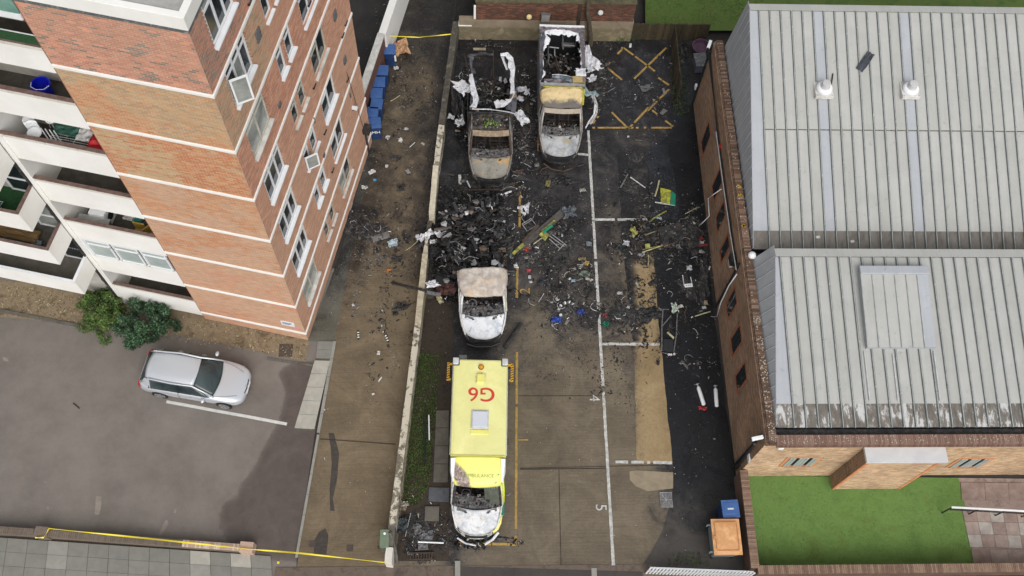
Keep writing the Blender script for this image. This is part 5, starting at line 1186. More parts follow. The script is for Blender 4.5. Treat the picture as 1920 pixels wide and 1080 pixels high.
b.build('lifting_lug', gb, t)
for sx in (-.38, .38):
    for sy in (-.5, .5): b = MB(); b.tube([(sx - .03, sy, .09), (sx + .03, sy, .09)], .09, 12); b.build('wheel', M['rubber'], t)
# cabinet and leaning post at the drive mouth
t = thing('utility_cabinet', 'pale green utility cabinet on the drive side of the low wall', 'cabinet', (at(721, 1010, 1).x, at(721, 1010, 1).y, 0)); gm_ = pm('pale_green_paint', (112, 128, 104), (98, 114, 92), 4, .6, .1, 30)
b = MB(); b.box((-.14, -.30, 0), (.14, .30, 1.0)); b.build('body', gm_, t, bevel=.02); b = MB(); b.box((-.17, -.33, 1.0), (.17, .33, 1.05)); b.build('top', gm_, t, bevel=.01); b = MB(); b.lathe((0, .18, 1.05), [(.05, 0), (.05, .03), (.02, .04)], 12); b.build('cap', M['white'], t)
b = MB(); b.tube([at(745, 1056, .0), at(741, 1030, .6), at(731, 998, 1.1)], .06, 8); tag(b.build('leaning_post', M['concgrey']), 'grey leaning post at the end of the low wall', 'post')

# ================================================================== AMBULANCES
CR = [0.0, 1]
def yfront(u): return .04 + .40 * abs(u) ** 2.6
def ybase(u): return .86 + .20 * u * u
def hoodpt(u, v, dz=0):
    w = .80 + .12 * v ** .6
    y = yfront(u) * (1 - v) + ybase(u) * v
    z = .86 + (1.30 - .86) * v ** .62 - .05 * u * u - .07 * abs(u) ** 7
    z += CR[0] * (fbm(u * 1.6 + CR[1], v * 2.0, CR[1]) + .4 * fbm(u * 5, v * 5, CR[1]))
    return (u * w, y, z + dz)
def plan(y, z):
    w = .99
    for a, b in ((.30, .80), (.6, .90), (.95, .97), (1.4, 1.0)):
        if y < a: w = b; break
    pts = ((0.25, .74), (.45, .84), (.8, .93), (1.2, .985), (1.8, 1.0), (9, 1.0))
    for (a, p0), (b, p1) in zip(pts, pts[1:]):
        if a <= y <= b: w = p0 + (p1 - p0) * (y - a) / (b - a)
    if y < .25: w = .74
    if z > 1.3: w -= .20 * (z - 1.3)
    if z < .6: w -= .03
    return w
def cab(t, mp, mats, sagging=0):
    """mats: hood, side, pillar, roof, dark"""
    hd, sd, pl_, rf = mats
    n = MB(); n.grid(lambda u, v: hoodpt(u * 2 - 1, v), 22, 12); n.build('bonnet', hd, t, smooth=True, solid=.02)
    for s in (-1, 1):   # recesses at the windscreen base
        b = MB(); b.face([hoodpt(s * .42, .93, .016), hoodpt(s * .80, .99, .02), hoodpt(s * .84, .80, .016), hoodpt(s * .46, .84, .016)][::s])
        b.build('bonnet_recess', M['ashgrey'], t, solid=.012)
        b = MB(); b.face([hoodpt(s * .40, .87, .018), hoodpt(s * .54, .89, .018), hoodpt(s * .50, .80, .018), hoodpt(s * .40, .82, .018)][::s]); b.build('bonnet_slot', M['black'], t, solid=.014)
    # front apron below bonnet
    b = MB(); b.grid(lambda u, v: ((u * 2 - 1) * (.80 + .03 * v), yfront(u * 2 - 1) - .03 * (1 - v) - .02, .34 + .46 * v), 20, 5); b.build('front_apron', M['char'] if mp != 'g6' else sd, t, solid=.03)
    b = MB(); b.box((-.42, -.03, .55), (.42, .05, .78)); b.build('grille', M['black'], t)
    for s in (-1, 1):
        b = MB(); b.raw([(s * .60, .10, .66), (s * .84, .40, .70), (s * .88, .62, .86), (s * .66, .22, .82), (s * .58, .16, .62), (s * .80, .48, .64), (s * .84, .66, .78), (s * .62, .28, .76)], [(0, 1, 2, 3)[::s], (0, 4, 5, 1)[::s], (1, 5, 6, 2)[::s], (3, 2, 6, 7)[::s], (0, 3, 7, 4)[::s]]); b.build('headlight', M['ashgrey'], t)
        # side panel with wheel arch
        poly = [(.30, .40), (.62, .40)]
        for k in range(9): a = math.pi - math.pi * k / 8; poly.append((1.02 + .40 * math.cos(a), .42 + .38 * math.sin(a)))
        poly += [(2.50, .40), (2.50, 1.30), (1.9, 1.30), (1.35, 1.30), (1.06, 1.27), (.8, 1.20), (.55, 1.06), (.40, .93), (.30, .80)]
        vs = [(s * plan(y, z), y, z) for y, z in poly]; n_ = len(vs); vs += [(s * (plan(y, z) - .05), y, z) for y, z in poly]
        q = MB(); fs = [tuple(range(n_))[::s], tuple(range(n_, 2 * n_))[::-s]] + [(k, (k + 1) % n_, n_ + (k + 1) % n_, n_ + k)[::-s] for k in range(n_)]
        q.raw(vs, fs); q.build('side_panel', sd, t)
        q = MB(); q.tube([(s * .90, 1.06, 1.28), (s * .86, 1.35, 1.80), (s * .79, 1.66, 2.30)], .045, 8); q.build('windscreen_pillar', pl_, t, smooth=True)
        q = MB(); q.tube([(s * .96, 1.10, 1.30), (s * .93, 1.5, 1.75), (s * .84, 1.74, 2.28), (s * .84, 2.45, 2.32)], .04, 8); q.build('door_frame', sd, t, smooth=True)
        q = MB(); q.raw([(s * .99, 2.12, 1.30), (s * .99, 2.5, 1.30), (s * .86, 2.5, 2.34), (s * .84, 2.2, 2.34), (s * .95, 2.12, 1.30), (s * .95, 2.5, 1.30), (s * .82, 2.5, 2.34), (s * .80, 2.2, 2.34)],
                        [(0, 1, 2, 3), (7, 6, 5, 4), (0, 3, 7, 4), (1, 5, 6, 2), (3, 2, 6, 7)]); q.build('door_pillar', sd, t)
    # interior
    q = MB(); q.box((-.92, .95, .45), (.92, 2.5, .55)); q.box((-.9, 2.44, .5), (.9, 2.5, 1.6)); q.box((-.85, .5, .4), (.85, .95, .85)); q.build('cab_floor', M['char'], t)
    q = MB(); q.grid(lambda u, v: ((u * 2 - 1) * .88, .93 + .48 * v + .1 * (2 * u - 1) ** 2, 1.18 - .06 * v + .05 * fbm(u * 6 + len(mp), v * 4, 2)), 16, 6); q.build('dashboard', M['ashgrey'], t, solid=.08)
    q = MB(); q.tube([(-.42 + .17 * math.cos(a / 14 * 6.283), 1.52 + .12 * math.sin(a / 14 * 6.283), 1.24 + .11 * math.sin(a / 14 * 6.283)) for a in range(15)], .016, 6, cap=False); q.tube([(-.42, 1.40, 1.15), (-.42, 1.52, 1.24)], .03, 6); q.tube([(-.58, 1.52, 1.24), (-.26, 1.52, 1.24)], .014, 5); q.build('steering_wheel', M['char'] if mp != 'v2' else M['ashgrey'], t)
    for sx in (-.45, .2, .62):
        q = MB(); w_ = .22
        for y, z in ((1.75, .85), (1.9, .86), (2.05, .88)): q.tube([(sx - w_, y, z), (sx + w_, y, z)], .016, 5)
        q.tube([(sx - w_, 1.65, .85), (sx - w_, 2.15, .88), (sx - w_ + .02, 2.32, 1.55), (sx + w_ - .02, 2.32, 1.55), (sx + w_, 2.15, .88), (sx + w_, 1.65, .85), (sx - w_, 1.65, .85)], .02, 6)
        for z in (1.05, 1.25, 1.42): q.tube([(sx - w_, 2.2 + (z - .9) * .15, z), (sx + w_, 2.2 + (z - .9) * .15, z)], .012, 5)
        q.build('seat_frame', M['rusty'], t)
    for s in (-1, 1):
        for y in (1.02,):
            q = MB(); q.tube([(s * .62, y, .34), (s * .84, y, .34)], .33, 22); q.build('tyre', M['rubber'], t); q = MB(); q.tube([(s * .70, y, .34), (s * .86, y, .34)], .19, 16); q.build('wheel_rim', M['alu'], t)
def rear_wheels(t, y=4.75):
    for s in (-1, 1):
        q = MB(); q.tube([(s * .66, y, .34), (s * .93, y, .34)], .34, 22); q.build('tyre', M['rubber'], t); q = MB(); q.tube([(s * .8, y, .34), (s * .95, y, .34)], .19, 16); q.build('wheel_rim', M['alu'], t)
def fairing(t, mat, z0=2.34, z1=2.72, w0=.80, w1=1.0, y0=1.60, y1=2.50, thick=.03):
    q = MB()
    def fn(u, v):
        a = u * 2 - 1; w = w0 + (w1 - w0) * min(1, v * 1.9) ** .7
        y = y0 - .10 * (1 - a * a) * (1 - v) + (y1 - y0) * v
        z = z0 + (z1 - z0) * v ** .55 - .16 * abs(a) ** 6 * (.4 + v) - .03 * a * a
        z += CR[0] * 1.6 * (fbm(a * 1.5 + CR[1], v * 1.8, 3 + CR[1]) + .5 * fbm(a * 4.5, v * 4.5, CR[1]))
        return (a * w, y, z)
    q.grid(fn, 26, 18); q.build('cab_roof', mat, t, smooth=True, solid=thick)
    for s in (-1, 1):
        q = MB(); q.grid(lambda u, v: (s * ((w0 + (w1 - w0) * min(1, u * 1.9) ** .7) - .0), y0 + (y1 - y0) * u, z0 - .06 + (z0 + (z1 - z0) * u ** .55 - .18 * (.4 + u) - z0 + .06) * v), 10, 2)
        q.build('roof_side', mat, t, solid=.02)
def scrapfill(name, t, lo, hi, n, seed, cols, sz=(.03, .3), mat=None, kind='stuff', zfun=None):
    r = random.Random(seed); q = MB()
    for _ in range(n):
        x, y = r.uniform(lo[0], hi[0]), r.uniform(lo[1], hi[1]); z = r.uniform(lo[2], lo[2] + (hi[2] - lo[2]) * (r.random() ** 1.6))
        c = r.choice(cols); k = r.uniform(.6, 1.3); c = tuple(v * k for v in c); a = r.uniform(0, 6.28); w = r.random()
        if w < .35:
            l = r.uniform(*sz) * 1.6; d_ = Vector((math.cos(a), math.sin(a), r.uniform(-.4, .4))); d2 = Vector((-math.sin(a), math.cos(a), r.uniform(-.4, .4)))
            p = Vector((x, y, z)); q.tube([p, p + d_ * l * .5, p + d_ * l * .8 + d2 * l * .3], r.uniform(.005, .016), 4, c)
        elif w < .6:
            q.cbox((x, y, z), (r.uniform(*sz), r.uniform(.03, .15), r.uniform(.01, .08)), a, c, (r.uniform(-.6, .6), r.uniform(-.6, .6)))
        else:
            s = r.uniform(*sz) * .5; P_ = [Vector((x + s * r.uniform(.4, 1) * math.cos(b_ * 1.256), y + s * r.uniform(.4, 1) * math.sin(b_ * 1.256), z + r.uniform(-.06, .06))) for b_ in range(5)]
            ct = Vector((x, y, z + r.uniform(.02, .1))); vs = P_ + [ct, Vector((x, y, z - .02))]
            q.raw(vs, [(k_, (k_ + 1) % 5, 5) for k_ in range(5)] + [((k_ + 1) % 5, k_, 6) for k_ in range(5)], c)
    o = q.build(name, mat or M['scrap'], t)
    if kind: o['kind'] = kind
    return o
BLK = [lin((22, 22, 23)), lin((36, 35, 35)), lin((14, 14, 15)), lin((52, 50, 50)), lin((30, 30, 33))]
ASHC = BLK + [lin((96, 94, 92)), lin((70, 62, 56)), lin((150, 148, 146)), lin((84, 60, 48))]
LITE = BLK * 4 + [lin((120, 120, 120)), lin((200, 200, 202)), lin((86, 64, 50)), lin((150, 140, 120))]
def ribbon(name, t, pts, w, mat, seed=0, jag=.25, drop=.05, z=0, n=None, th=.015):
    """torn strip along a polyline (local coords), ragged on its inner side"""
    P = [Vector(p) for p in pts]; full = []
    for a, b in zip(P, P[1:]):
        m_ = max(2, int((b - a).length / .09))
        for k in range(m_): full.append(a.lerp(b, k / m_))
    full.append(P[-1]); q = MB(); vs = []
    ws = w if isinstance(w, (list, tuple)) else [w, w]
    for i, p in enumerate(full):
        d_ = (full[min(i + 1, len(full) - 1)] - full[max(i - 1, 0)]); n_ = Vector((-d_.y, d_.x, 0)).normalized(); f_ = i / (len(full) - 1) * (len(ws) - 1); k = min(int(f_), len(ws) - 2); ww = ws[k] + (ws[k + 1] - ws[k]) * (f_ - k)
        ww *= 1.3 * (1 + jag * fbm(i * .33, seed * 3.1) * 2)
        for j in range(4): vs.append(p + n_ * ww * j / 3 + Vector((0, 0, -drop * (j / 3) ** 2 + .02 * fbm(i * .5, j * .7, seed))))
    fs = [(i * 4 + j, i * 4 + j + 1, i * 4 + j + 5, i * 4 + j + 4) for i in range(len(full) - 1) for j in range(3)]
    q.raw(vs, fs); return q.build(name, mat, t, solid=th)

yel = pm('pale_yellow_paint', (232, 230, 152), (224, 220, 140), .7, .4, .03, 30, c3=(236, 232, 160), spk=.04, spkscale=25, coat=.25); yel2 = flat('strong_yellow_paint', (238, 230, 118), .35, 0, .3)
# ---- 1: the almost intact one
v1 = thing('ambulance', 'yellow ambulance with red code on its roof and burnt nose', 'ambulance', (.12, 7.66, 0), math.radians(-1.4))
ash1 = ashmat('burnt_white_bonnet', (214, 214, 214), (180, 184, 190), (188, 168, 140), (70, 72, 76), .46, 2.6)
ash1s = ashmat('scorched_side', (206, 206, 200), (150, 150, 150), (120, 100, 80), (36, 36, 36), .46, 3)
cab(v1, 'g6', (ash1, ash1s, M['char'], yel2))
# fairing with scorch at its left front corner (own stain shape)
mf, tf, bf = newmat('yellow_roof_with_burn'); tc_ = tf.nodes.new('ShaderNodeTexCoord'); sp_ = tf.nodes.new('ShaderNodeSeparateXYZ'); tf.links.new(tc_.outputs['Object'], sp_.inputs[0])
dx_ = mth(tf, 'ADD', sp_.outputs[0], mth(tf, 'MULTIPLY_ADD', sp_.outputs[1], .55, -.98)); dd_ = mth(tf, 'SQRT', mth(tf, 'ADD', mth(tf, 'POWER', mth(tf, 'MULTIPLY', dx_, 3.4), 2.0), mth(tf, 'POWER', mth(tf, 'MULTIPLY', mth(tf, 'ADD', sp_.outputs[1], -1.78), 1.7), 2.0)))
nf_ = nz(tf, 5, 7, .7, tc_.outputs['Object'], .4); kf_ = sstep(tf, mth(tf, 'ADD', dd_, mth(tf, 'MULTIPLY_ADD', nf_, .8, -.4)), .62, 1.15)
# centre of the burn is shifted to the corner with a mapping
mp_ = tf.nodes.new('ShaderNodeMapping'); mp_.inputs['Location'].default_value = (.62, 0, 0); tf.links.new(tc_.outputs['Object'], mp_.inputs[0]); tf.links.new(mp_.outputs[0], sp_.inputs[0])
cb_ = ramp(tf, nz(tf, 9, 7, .75, tc_.outputs['Object'], .6), [(.35, L4((58, 52, 50))), (.5, L4((134, 116, 108))), (.65, L4((196, 182, 172)))])
tf.links.new(mixc(tf, kf_, cb_, L4((236, 228, 122))), bf.inputs['Base Color']); bf.inputs['Roughness'].default_value = .4
fairing(v1, mf, 2.34, 2.74, .82, 1.02, 1.55, 2.5)
b = MB(); b.box((-1.03, 2.52, .45), (1.03, 6.34, 2.74)); b.build('box_body', yel, v1, bevel=.05)
b = MB(); b.box((-.93, 2.60, 2.742), (.93, 6.28, 2.752)); b.build('roof_panel', yel, v1, bevel=.004)
b = MB(); b.box((-1.0, 2.505, 2.70), (1.0, 2.545, 2.775)); b.build('front_gutter', flat('yellow_trim', (208, 204, 96), .4), v1)
for s in (-1, 1):
    b = MB(); b.box((s * 1.032 - .006, 2.6, .9), (s * 1.032 + .006, 6.25, 1.35)); b.build('side_stripe', flat('green_stripe_%d' % s, (30, 140, 96), .4), v1)
    b = MB(); b.box((s * 1.035 - .03, 2.62, 2.50), (s * 1.035 + .03, 6.3, 2.56)); b.build('side_rail', M['rail'], v1)
    for y in (3.1, 5.5): b = MB(); b.box((s * 1.07 - .05, y, 2.30), (s * 1.07 + .05, y + .2, 2.52)); b.build('marker_lamp', M['char'], v1)
    # front corner lamp pods and rear corner lamp pods
    b = MB(); b.raw([(s * .84, 2.44, 2.60), (s * 1.03, 2.44, 2.58), (s * 1.01, 1.95, 2.46), (s * .93, 1.62, 2.36), (s * .86, 1.70, 2.42), (s * .84, 2.44, 2.75), (s * 1.0, 2.44, 2.73), (s * .98, 1.98, 2.60), (s * .91, 1.68, 2.44), (s * .87, 1.75, 2.52)],
                        [(5, 6, 7, 8, 9)[::s], (0, 1, 6, 5)[::s], (1, 2, 7, 6)[::s], (2, 3, 8, 7)[::s], (3, 4, 9, 8)[::s], (4, 0, 5, 9)[::s]]); b.build('lamp_pod', M['white'], v1, bevel=.012)
    b = MB(); b.box((s * .93 - .13, 6.06, 2.735), (s * .93 + .13, 6.36, 2.80)); b.build('rear_lamp_gasket', M['black'], v1, bevel=.05)
    b = MB(); b.box((s * .945 - .115, 6.09, 2.74), (s * .945 + .115, 6.38, 2.835)); b.build('rear_lamp', M['rail'], v1, bevel=.04)
    # folded tail gate arms with black and orange tread
    b = MB(); b.box((s * 1.24 - .05, 5.68, 2.1), (s * 1.24 + .05, 6.40, 2.2)); b.box((s * 1.14 - .10, 6.32, 2.1), (s * 1.14 + .05, 6.39, 2.18)); b.box((s * 1.14 - .1, 5.7, 2.1), (s * 1.14 + .05, 5.75, 2.18)); o = b.build('door_edge', flat('orange_tread_%d' % s, (226, 172, 40), .5), v1)
    b = MB()
    for k in range(7): b.cbox((s * 1.24, 5.74 + k * .1, 2.203), (.10, .035, .006), .6)
    b.build('tread_stripe', M['black'], o)
o = text_obj('G6', .80, 'roof_code', flat('red_vinyl', (214, 66, 52), .45), v1, .0, .002); o.scale = (1.08, 1, 1); o2_ = o.copy(); COL.objects.link(o2_); o2_.scale = (1.02, .95, .9); o.location = (.07, 4.94, 2.756); o.rotation_euler = (0, 0, math.pi); o2_.location = (.07, 4.94, 2.756); o2_.rotation_euler = (0, 0, math.pi)
b = MB(); b.box((-.30, 3.55, 2.75), (.36, 4.28, 2.80)); b.build('hatch_frame', M['rail'], v1, bevel=.024)
b = MB(); b.box((-.25, 3.60, 2.80), (.31, 4.23, 2.835)); b.build('hatch_lid', pm('grey_hatch_dome', (202, 206, 214), (196, 200, 208), 1, .3, .02, 10, spk=0), v1, bevel=.02)
b = MB(); b.box((-.30, 3.34, 2.75), (.36, 3.52, 2.79)); b.build('hatch_deflector', yel2, v1, bevel=.015)
b = MB(); b.box((-.13, 5.33, 2.75), (.17, 5.73, 2.87)); b.build('air_vent', yel2, v1, bevel=.05)
b = MB(); b.box((-.20, 5.40, 2.7515), (.24, 5.80, 2.7545)); b.build('vent_underlay', pm('vent_underlay_tint', (196, 190, 136), (232, 228, 160), 3, .6, 0, 10, spk=0), v1)  # thin mottled sheet of duller yellow around and behind the vent base
b = MB(); b.lathe((.03, 6.02, 2.75), [(.09, 0), (.09, .06), (.07, .12), (.02, .14)], 18); b.build('beacon', flat('amber_lens', (216, 140, 24), .25), v1); b = MB(); b.lathe((.03, 6.02, 2.75), [(.11, 0), (.11, .03), (.09, .035)], 18); b.build('beacon_base', M['char'], v1)
o = text_obj('AMBULANCE', .185, 'lettering', flat('sage_green_letters', (150, 172, 84), .5), v1, .0, .001); o.location = (.06, 1.80, 2.63); o.rotation_euler = (math.radians(20), 0, 0)
b = MB(); z_ = lambda y: 2.34 + .40 * max(0, (y - 1.55) / .95) ** .55 + .016
b.face([(.60, 1.58, z_(1.60)), (.69, 1.60, z_(1.60)), (.80, 1.92, z_(1.92) - .05), (.76, 1.92, z_(1.92) - .03)]); b.build('green_flash', flat('green_vinyl', (0, 150, 118), .4), v1, solid=.01)
b = MB(); b.face([(.50, 1.57, z_(1.60)), (.59, 1.58, z_(1.60)), (.755, 1.92, z_(1.92) - .03), (.71, 1.92, z_(1.92) - .01)]); b.build('lime_flash', flat('lime_vinyl', (214, 232, 40), .4), v1, solid=.01)
b = MB(); b.grid(lambda u, v: (.05 + .72 * u + .08 * (1 - v), 1.10 + .46 * v + .03 * (1 - u), 1.36 + .90 * v), 4, 5, skip=lambda u, v: u < .42 - v * .42 ); b.build('windscreen_remnant', pm('smoked_glass', (72, 76, 66), (96, 100, 88), 4, .12, .05, 10), v1, solid=.01)
b = MB()
for k in range(9): b.face([(-.05 + k * .09, 1.55, 2.27), (.05 + k * .09, 1.55, 2.27), (.0 + k * .09, 1.47, 2.12)], (1, 1, 1))
b.build('windscreen_shard', pm('grey_glass_shard', (100, 112, 110), (136, 148, 146), 4, .2, 0, 10), v1, solid=.008)
for a_, b_, mt in (((.93, 1.12, 1.32), (.83, 1.72, 2.34), yel2), ((1.0, 1.2, 1.25), (.93, 1.8, 2.3), flat('lime_side', (206, 226, 40), .4))):
    b = MB(); b.tube([a_, tuple((p_ + q_) / 2 + (.02 if i_ == 0 else 0) for i_, (p_, q_) in enumerate(zip(a_, b_))), b_], .042, 8); b.build('yellow_pillar_cover', mt, v1, smooth=True)
b = MB(); b.tube([(.62, .18, .72), (.78, .30, .74), (.88, .50, .80), (.93, .78, .98)], .07, 8, r1=.05); b.build('wing_corner', yel2, v1, smooth=True)
b = MB(); b.tube([(.99, .75, .95), (1.0, 1.2, .98), (1.01, 1.9, 1.0)], .04, 8); b.build('green_side_strip', flat('green_side', (0, 140, 110), .4), v1)
scrapfill('burnt_dashboard_debris', v1, (-.8, .95, 1.12), (.8, 1.5, 1.32), 260, 31, ASHC + [lin((150, 140, 140))], (.03, .14))
scrapfill('burnt_bumper_debris', v1, (-.8, -.30, .02), (.3, .15, .4), 140, 32, LITE, (.03, .2)); rear_wheels(v1)
b = MB(); b.tube([(-.72, .02, .30), (-.4, -.16, .22), (0, -.22, .16)], .035, 8); b.tube([(.3, -.2, .2), (.62, -.02, .3), (.84, .24, .4)], .05, 8); b.build('hanging_bumper', ash1, v1)
b = MB(); b.tube([(1.0, 1.45, 1.4), (1.16, 1.40, 1.45), (1.24, 1.5, 1.5)], .035, 7); b.build('mirror_stub', M['ashgrey'], v1)

# ---- 2: cab with bare chassis behind
CR[:] = [.045, 7]
v2 = thing('ambulance', 'burnt out ambulance cab with its rear body burnt to wreckage, behind the yellow ambulance', 'ambulance', (.42, 15.58, 0), math.radians(1.5))
cab(v2, 'v2', (ashmat('white_burnt_bonnet_b', (222, 224, 228), (170, 178, 190), (190, 192, 196), (96, 104, 116), .40, 2.4), ashmat('white_side_b', (206, 204, 200), (168, 166, 164), (150, 132, 110), (60, 58, 58), .42, 3), M['ashwhite'], M['ashgrey']))
fairing(v2, ashmat('blistered_roof_b', (190, 182, 172), (166, 156, 148), (196, 168, 126), (132, 126, 124), .5, 3.6), 2.34, 2.62, .80, 1.0, 1.36, 2.46)
scrapfill('burnt_dashboard_debris', v2, (-.8, .95, 1.12), (.8, 1.6, 1.34), 320, 41, ASHC + [lin((120, 116, 124)), lin((90, 96, 96))], (.03, .14))
b = MB()
for k in range(3): b.tube([(.94, 1.15 + k * .05, 1.4), (.9, 1.7 + k * .04, 2.2)], .02, 6)
b.build('yellow_pillar_strip', flat('dull_yellow', (186, 180, 70), .6), v2)
b = MB(); b.tube([(-.7, .10, .30), (-.3, -.03, .26), (.3, -.03, .26), (.7, .1, .3)], .05, 8); b.build('bumper', M['black'], v2)
b = MB()
for s in (-.42, .42): b.box((s - .05, 2.5, .42), (s + .05, 7.4, .56))
for y in (3.0, 3.9, 4.8, 5.7, 6.6, 7.35): b.box((-.95, y, .44), (.95, y + .07, .54))
b.build('chassis_rail', M['rusty'], v2); rear_wheels(v2)
def rack(x, y, z, w, d_, rungs, mat, rot=0, nm='shelf_rack'):
    q = MB()
    for i in range(rungs):
        yy = y + d_ * i / (rungs - 1); q.tube([(x - w / 2, yy, z), (x + w / 2, yy, z)], .018, 5)
    for s in (-1, 1): q.tube([(x + s * w / 2, y, z), (x + s * w / 2, y + d_, z)], .02, 5)
    for i in range(int(w / .07)): xx = x - w / 2 + .05 + i * .07; q.tube([(xx, y, z - .06), (xx, y + d_, z - .06)], .008, 4)
    return q.build(nm, mat, v2)
rack(.83, 4.35, .95, .40, .34, 3, M['rusty']); rack(.83, 3.95, .9, .40, .28, 3, pm('scorched_cream', (176, 146, 106), (120, 92, 64), 5, .8, .2, 30)); rack(.85, 3.45, .85, .42, .40, 4, M['rusty']); rack(.86, 4.85, .85, .40, .34, 3, M['ashgrey'])
b = MB(); b.tube([(.55, 2.75, .75), (1.0, 2.62, .72)], .11, 14); b.build('gas_bottle', pm('scorched_blue_grey', (70, 80, 96), (50, 56, 66), 5, .6, .2, 30), v2)
for k, (x, y, w_, l_, c_, rz) in enumerate(((-.62, 3.85, .5, .12, (186, 180, 166), .05), (-.12, 5.05, .3, .16, (150, 146, 142), .1), (.25, 4.9, .5, .12, (110, 108, 106), -.05), (-.9, 4.4, .36, .22, (120, 118, 114), .7), (.15, 3.6, .34, .1, (160, 160, 160), .3), (-.35, 4.1, .26, .2, (90, 92, 96), 0), (.5, 3.1, .5, .1, (130, 96, 84), -1.0), (.05, 2.9, .1, .3, (120, 104, 84), 0), (.32, 3.9, .06, .8, (150, 146, 140), .05), (-.05, 3.3, .06, .6, (110, 108, 104), -.1))):
    b = MB(); b.cbox((x, y, .82), (w_, l_, .08), rz, (1, 1, 1), (.1, .1)); b.build('equipment_tray', pm('burnt_tray_%d' % k, c_, tuple(v * .6 for v in c_), 6, .8, .3, 40), v2)
for k, (x, y, r0) in enumerate(((-1.05, 4.6, .14), (.45, 4.95, .13), (.0, 3.35, .16), (-.5, 4.75, .1))):
    b = MB(); b.tube([(x + (r0 + .05 * math.sin(a * 2.1)) * math.cos(a * .449), y + r0 * math.sin(a * .449), .9 + .02 * math.sin(a)) for a in range(15)], .014, 5, cap=False); b.tube([(x, y - r0, .9), (x + .3, y - r0 - .22, .85)], .014, 5); b.build('bent_tube', M['ashwhite'] if k in (0, 2) else M['rusty'], v2)
scrapfill('burnt_wreckage', v2, (-1.25, 2.5, .5), (1.1, 7.2, 1.05), 3000, 42, LITE + BLK * 3, (.03, .3)); scrapfill('burnt_wreckage', v2, (-2.0, 2.2, .02), (-.9, 6.0, .55), 1500, 44, LITE + BLK * 4, (.04, .34)); scrapfill('charred_sheet_heap', v2, (-1.7, 2.4, .3), (.95, 6.6, 1.35), 330, 45, BLK * 4 + [lin((70, 70, 72)), lin((96, 90, 86))], (.35, .9)); scrapfill('twisted_metal', v2, (-1.6, 2.6, .9), (.95, 6.6, 1.5), 900, 46, BLK * 2 + [lin((120, 118, 116)), lin((86, 70, 58)), lin((180, 180, 182))], (.08, .5)); scrapfill('burnt_wreckage', v2, (-1.0, 2.6, .05), (1.05, 7.4, .5), 1200, 43, ASHC, (.05, .4))

# ---- 3: top left wreck with collapsed walls
CR[:] = [.06, 13]
v3 = thing('ambulance', 'burnt ambulance with collapsed white edged walls beside the dividing wall', 'ambulance', (.74, 23.28, 0), 0)
cab(v3, 'v3', (ashmat('grey_ochre_bonnet', (134, 131, 122), (108, 106, 100), (184, 146, 80), (64, 62, 60), .44, 1.7), ashmat('grey_side_c', (120, 116, 112), (90, 88, 84), (96, 80, 64), (40, 38, 38), .46, 3), M['rusty'], M['char']))
fairing(v3, ashmat('charred_cab_roof', (40, 40, 42), (74, 70, 68), (96, 76, 60), (16, 16, 17), .5, 3), 2.26, 2.34, .78, .92, 1.75, 2.46); scrapfill('roof_ash', v3, (-.75, 1.8, 2.30), (.75, 2.4, 2.40), 220, 58, ASHC, (.02, .12))
b = MB(); b.grid(lambda u, v: ((u * 2 - 1) * .80, 1.38 + .10 * v - .06 * (1 - (2 * u - 1) ** 2) + .16 * v, 2.28 + .06 * v), 16, 2); b.build('roof_header', ashmat('cream_header', (160, 142, 118), (126, 110, 92), (140, 108, 76), (60, 54, 50), .5, 6), v3, solid=.03)
lb = leaf_blob('green_fragments', (0, 1.92, 2.33), (.30, .10, .05), 260, [lin((150, 176, 70)), lin((178, 196, 110)), lin((90, 120, 50))], 51, .035, parent=v3)
lb['kind'] = 'stuff'
b = MB(); b.tube([(-.2, -.25, .3), (-.2, .15, .86), (.28, .15, .86), (.28, -.25, .3)], .014, 6); b.build('towing_bracket', M['char'], v3)
b = MB(); b.tube([(-.75, -.22, .18), (-.2, -.34, .16), (.5, -.34, .16), (.95, -.18, .2)], .045, 8); b.tube([(-.9, .0, .2), (-1.05, .35, .2)], .035, 7); b.build('bumper', M['ashwhite'], v3)
def loc(t, px, py, z):
    return t.matrix_basis.inverted() @ at(px, py, z)
bpy.context.view_layer.update()
def P3(L_, t, z): return [loc(t, x, y, z) for x, y in L_]
b = MB()
for (x0, y0, x1, y1, z0, z1) in ((-1.02, 2.48, 1.0, 2.54, .5, 2.42), (-1.04, 2.5, -1.0, 4.3, .5, 1.9), (.98, 2.5, 1.03, 5.6, .5, 2.2), (-.95, 2.5, .95, 5.9, .42, .5)): b.box((x0, y0, z0), (x1, y1, z1))
b.build('burnt_wall', M['char'], v3)
AW = ashmat('white_molten_edge', (214, 214, 218), (170, 172, 178), (190, 180, 172), (74, 76, 82), .46, 3.2); ADK = ashmat('dark_molten_panel', (92, 92, 98), (52, 56, 62), (150, 120, 84), (30, 32, 34), .5, 2.0)
ribbon('wall_edge', v3, P3([(886, 138), (892, 165), (898, 186), (893, 202)], v3, 2.45), [-.13, -.20, -.16, -.22], AW, 1)
ribbon('wall_edge', v3, P3([(885, 205), (920, 206), (945, 209), (966, 214)], v3, 2.45), [.10, .07, .05, .05], AW, 2)
ribbon('wall_edge', v3, P3([(966, 212), (969, 192), (966, 172)], v3, 2.45), [.14, .22, .16], ADK, 9, jag=.3); ribbon('wall_edge', v3, P3([(880, 206), (884, 170), (882, 140)], v3, 2.2), [-.12, -.16, -.10], ADK, 10, jag=.4); ribbon('rear_frame', v3, P3([(878, 108), (900, 102), (925, 104)], v3, 1.2), [.16, .12, .14], ADK, 12, jag=.4); ribbon('side_frame', v3, P3([(884, 138), (881, 120), (880, 106)], v3, 1.3), [-.14, -.10, -.12], ADK, 14, jag=.4)
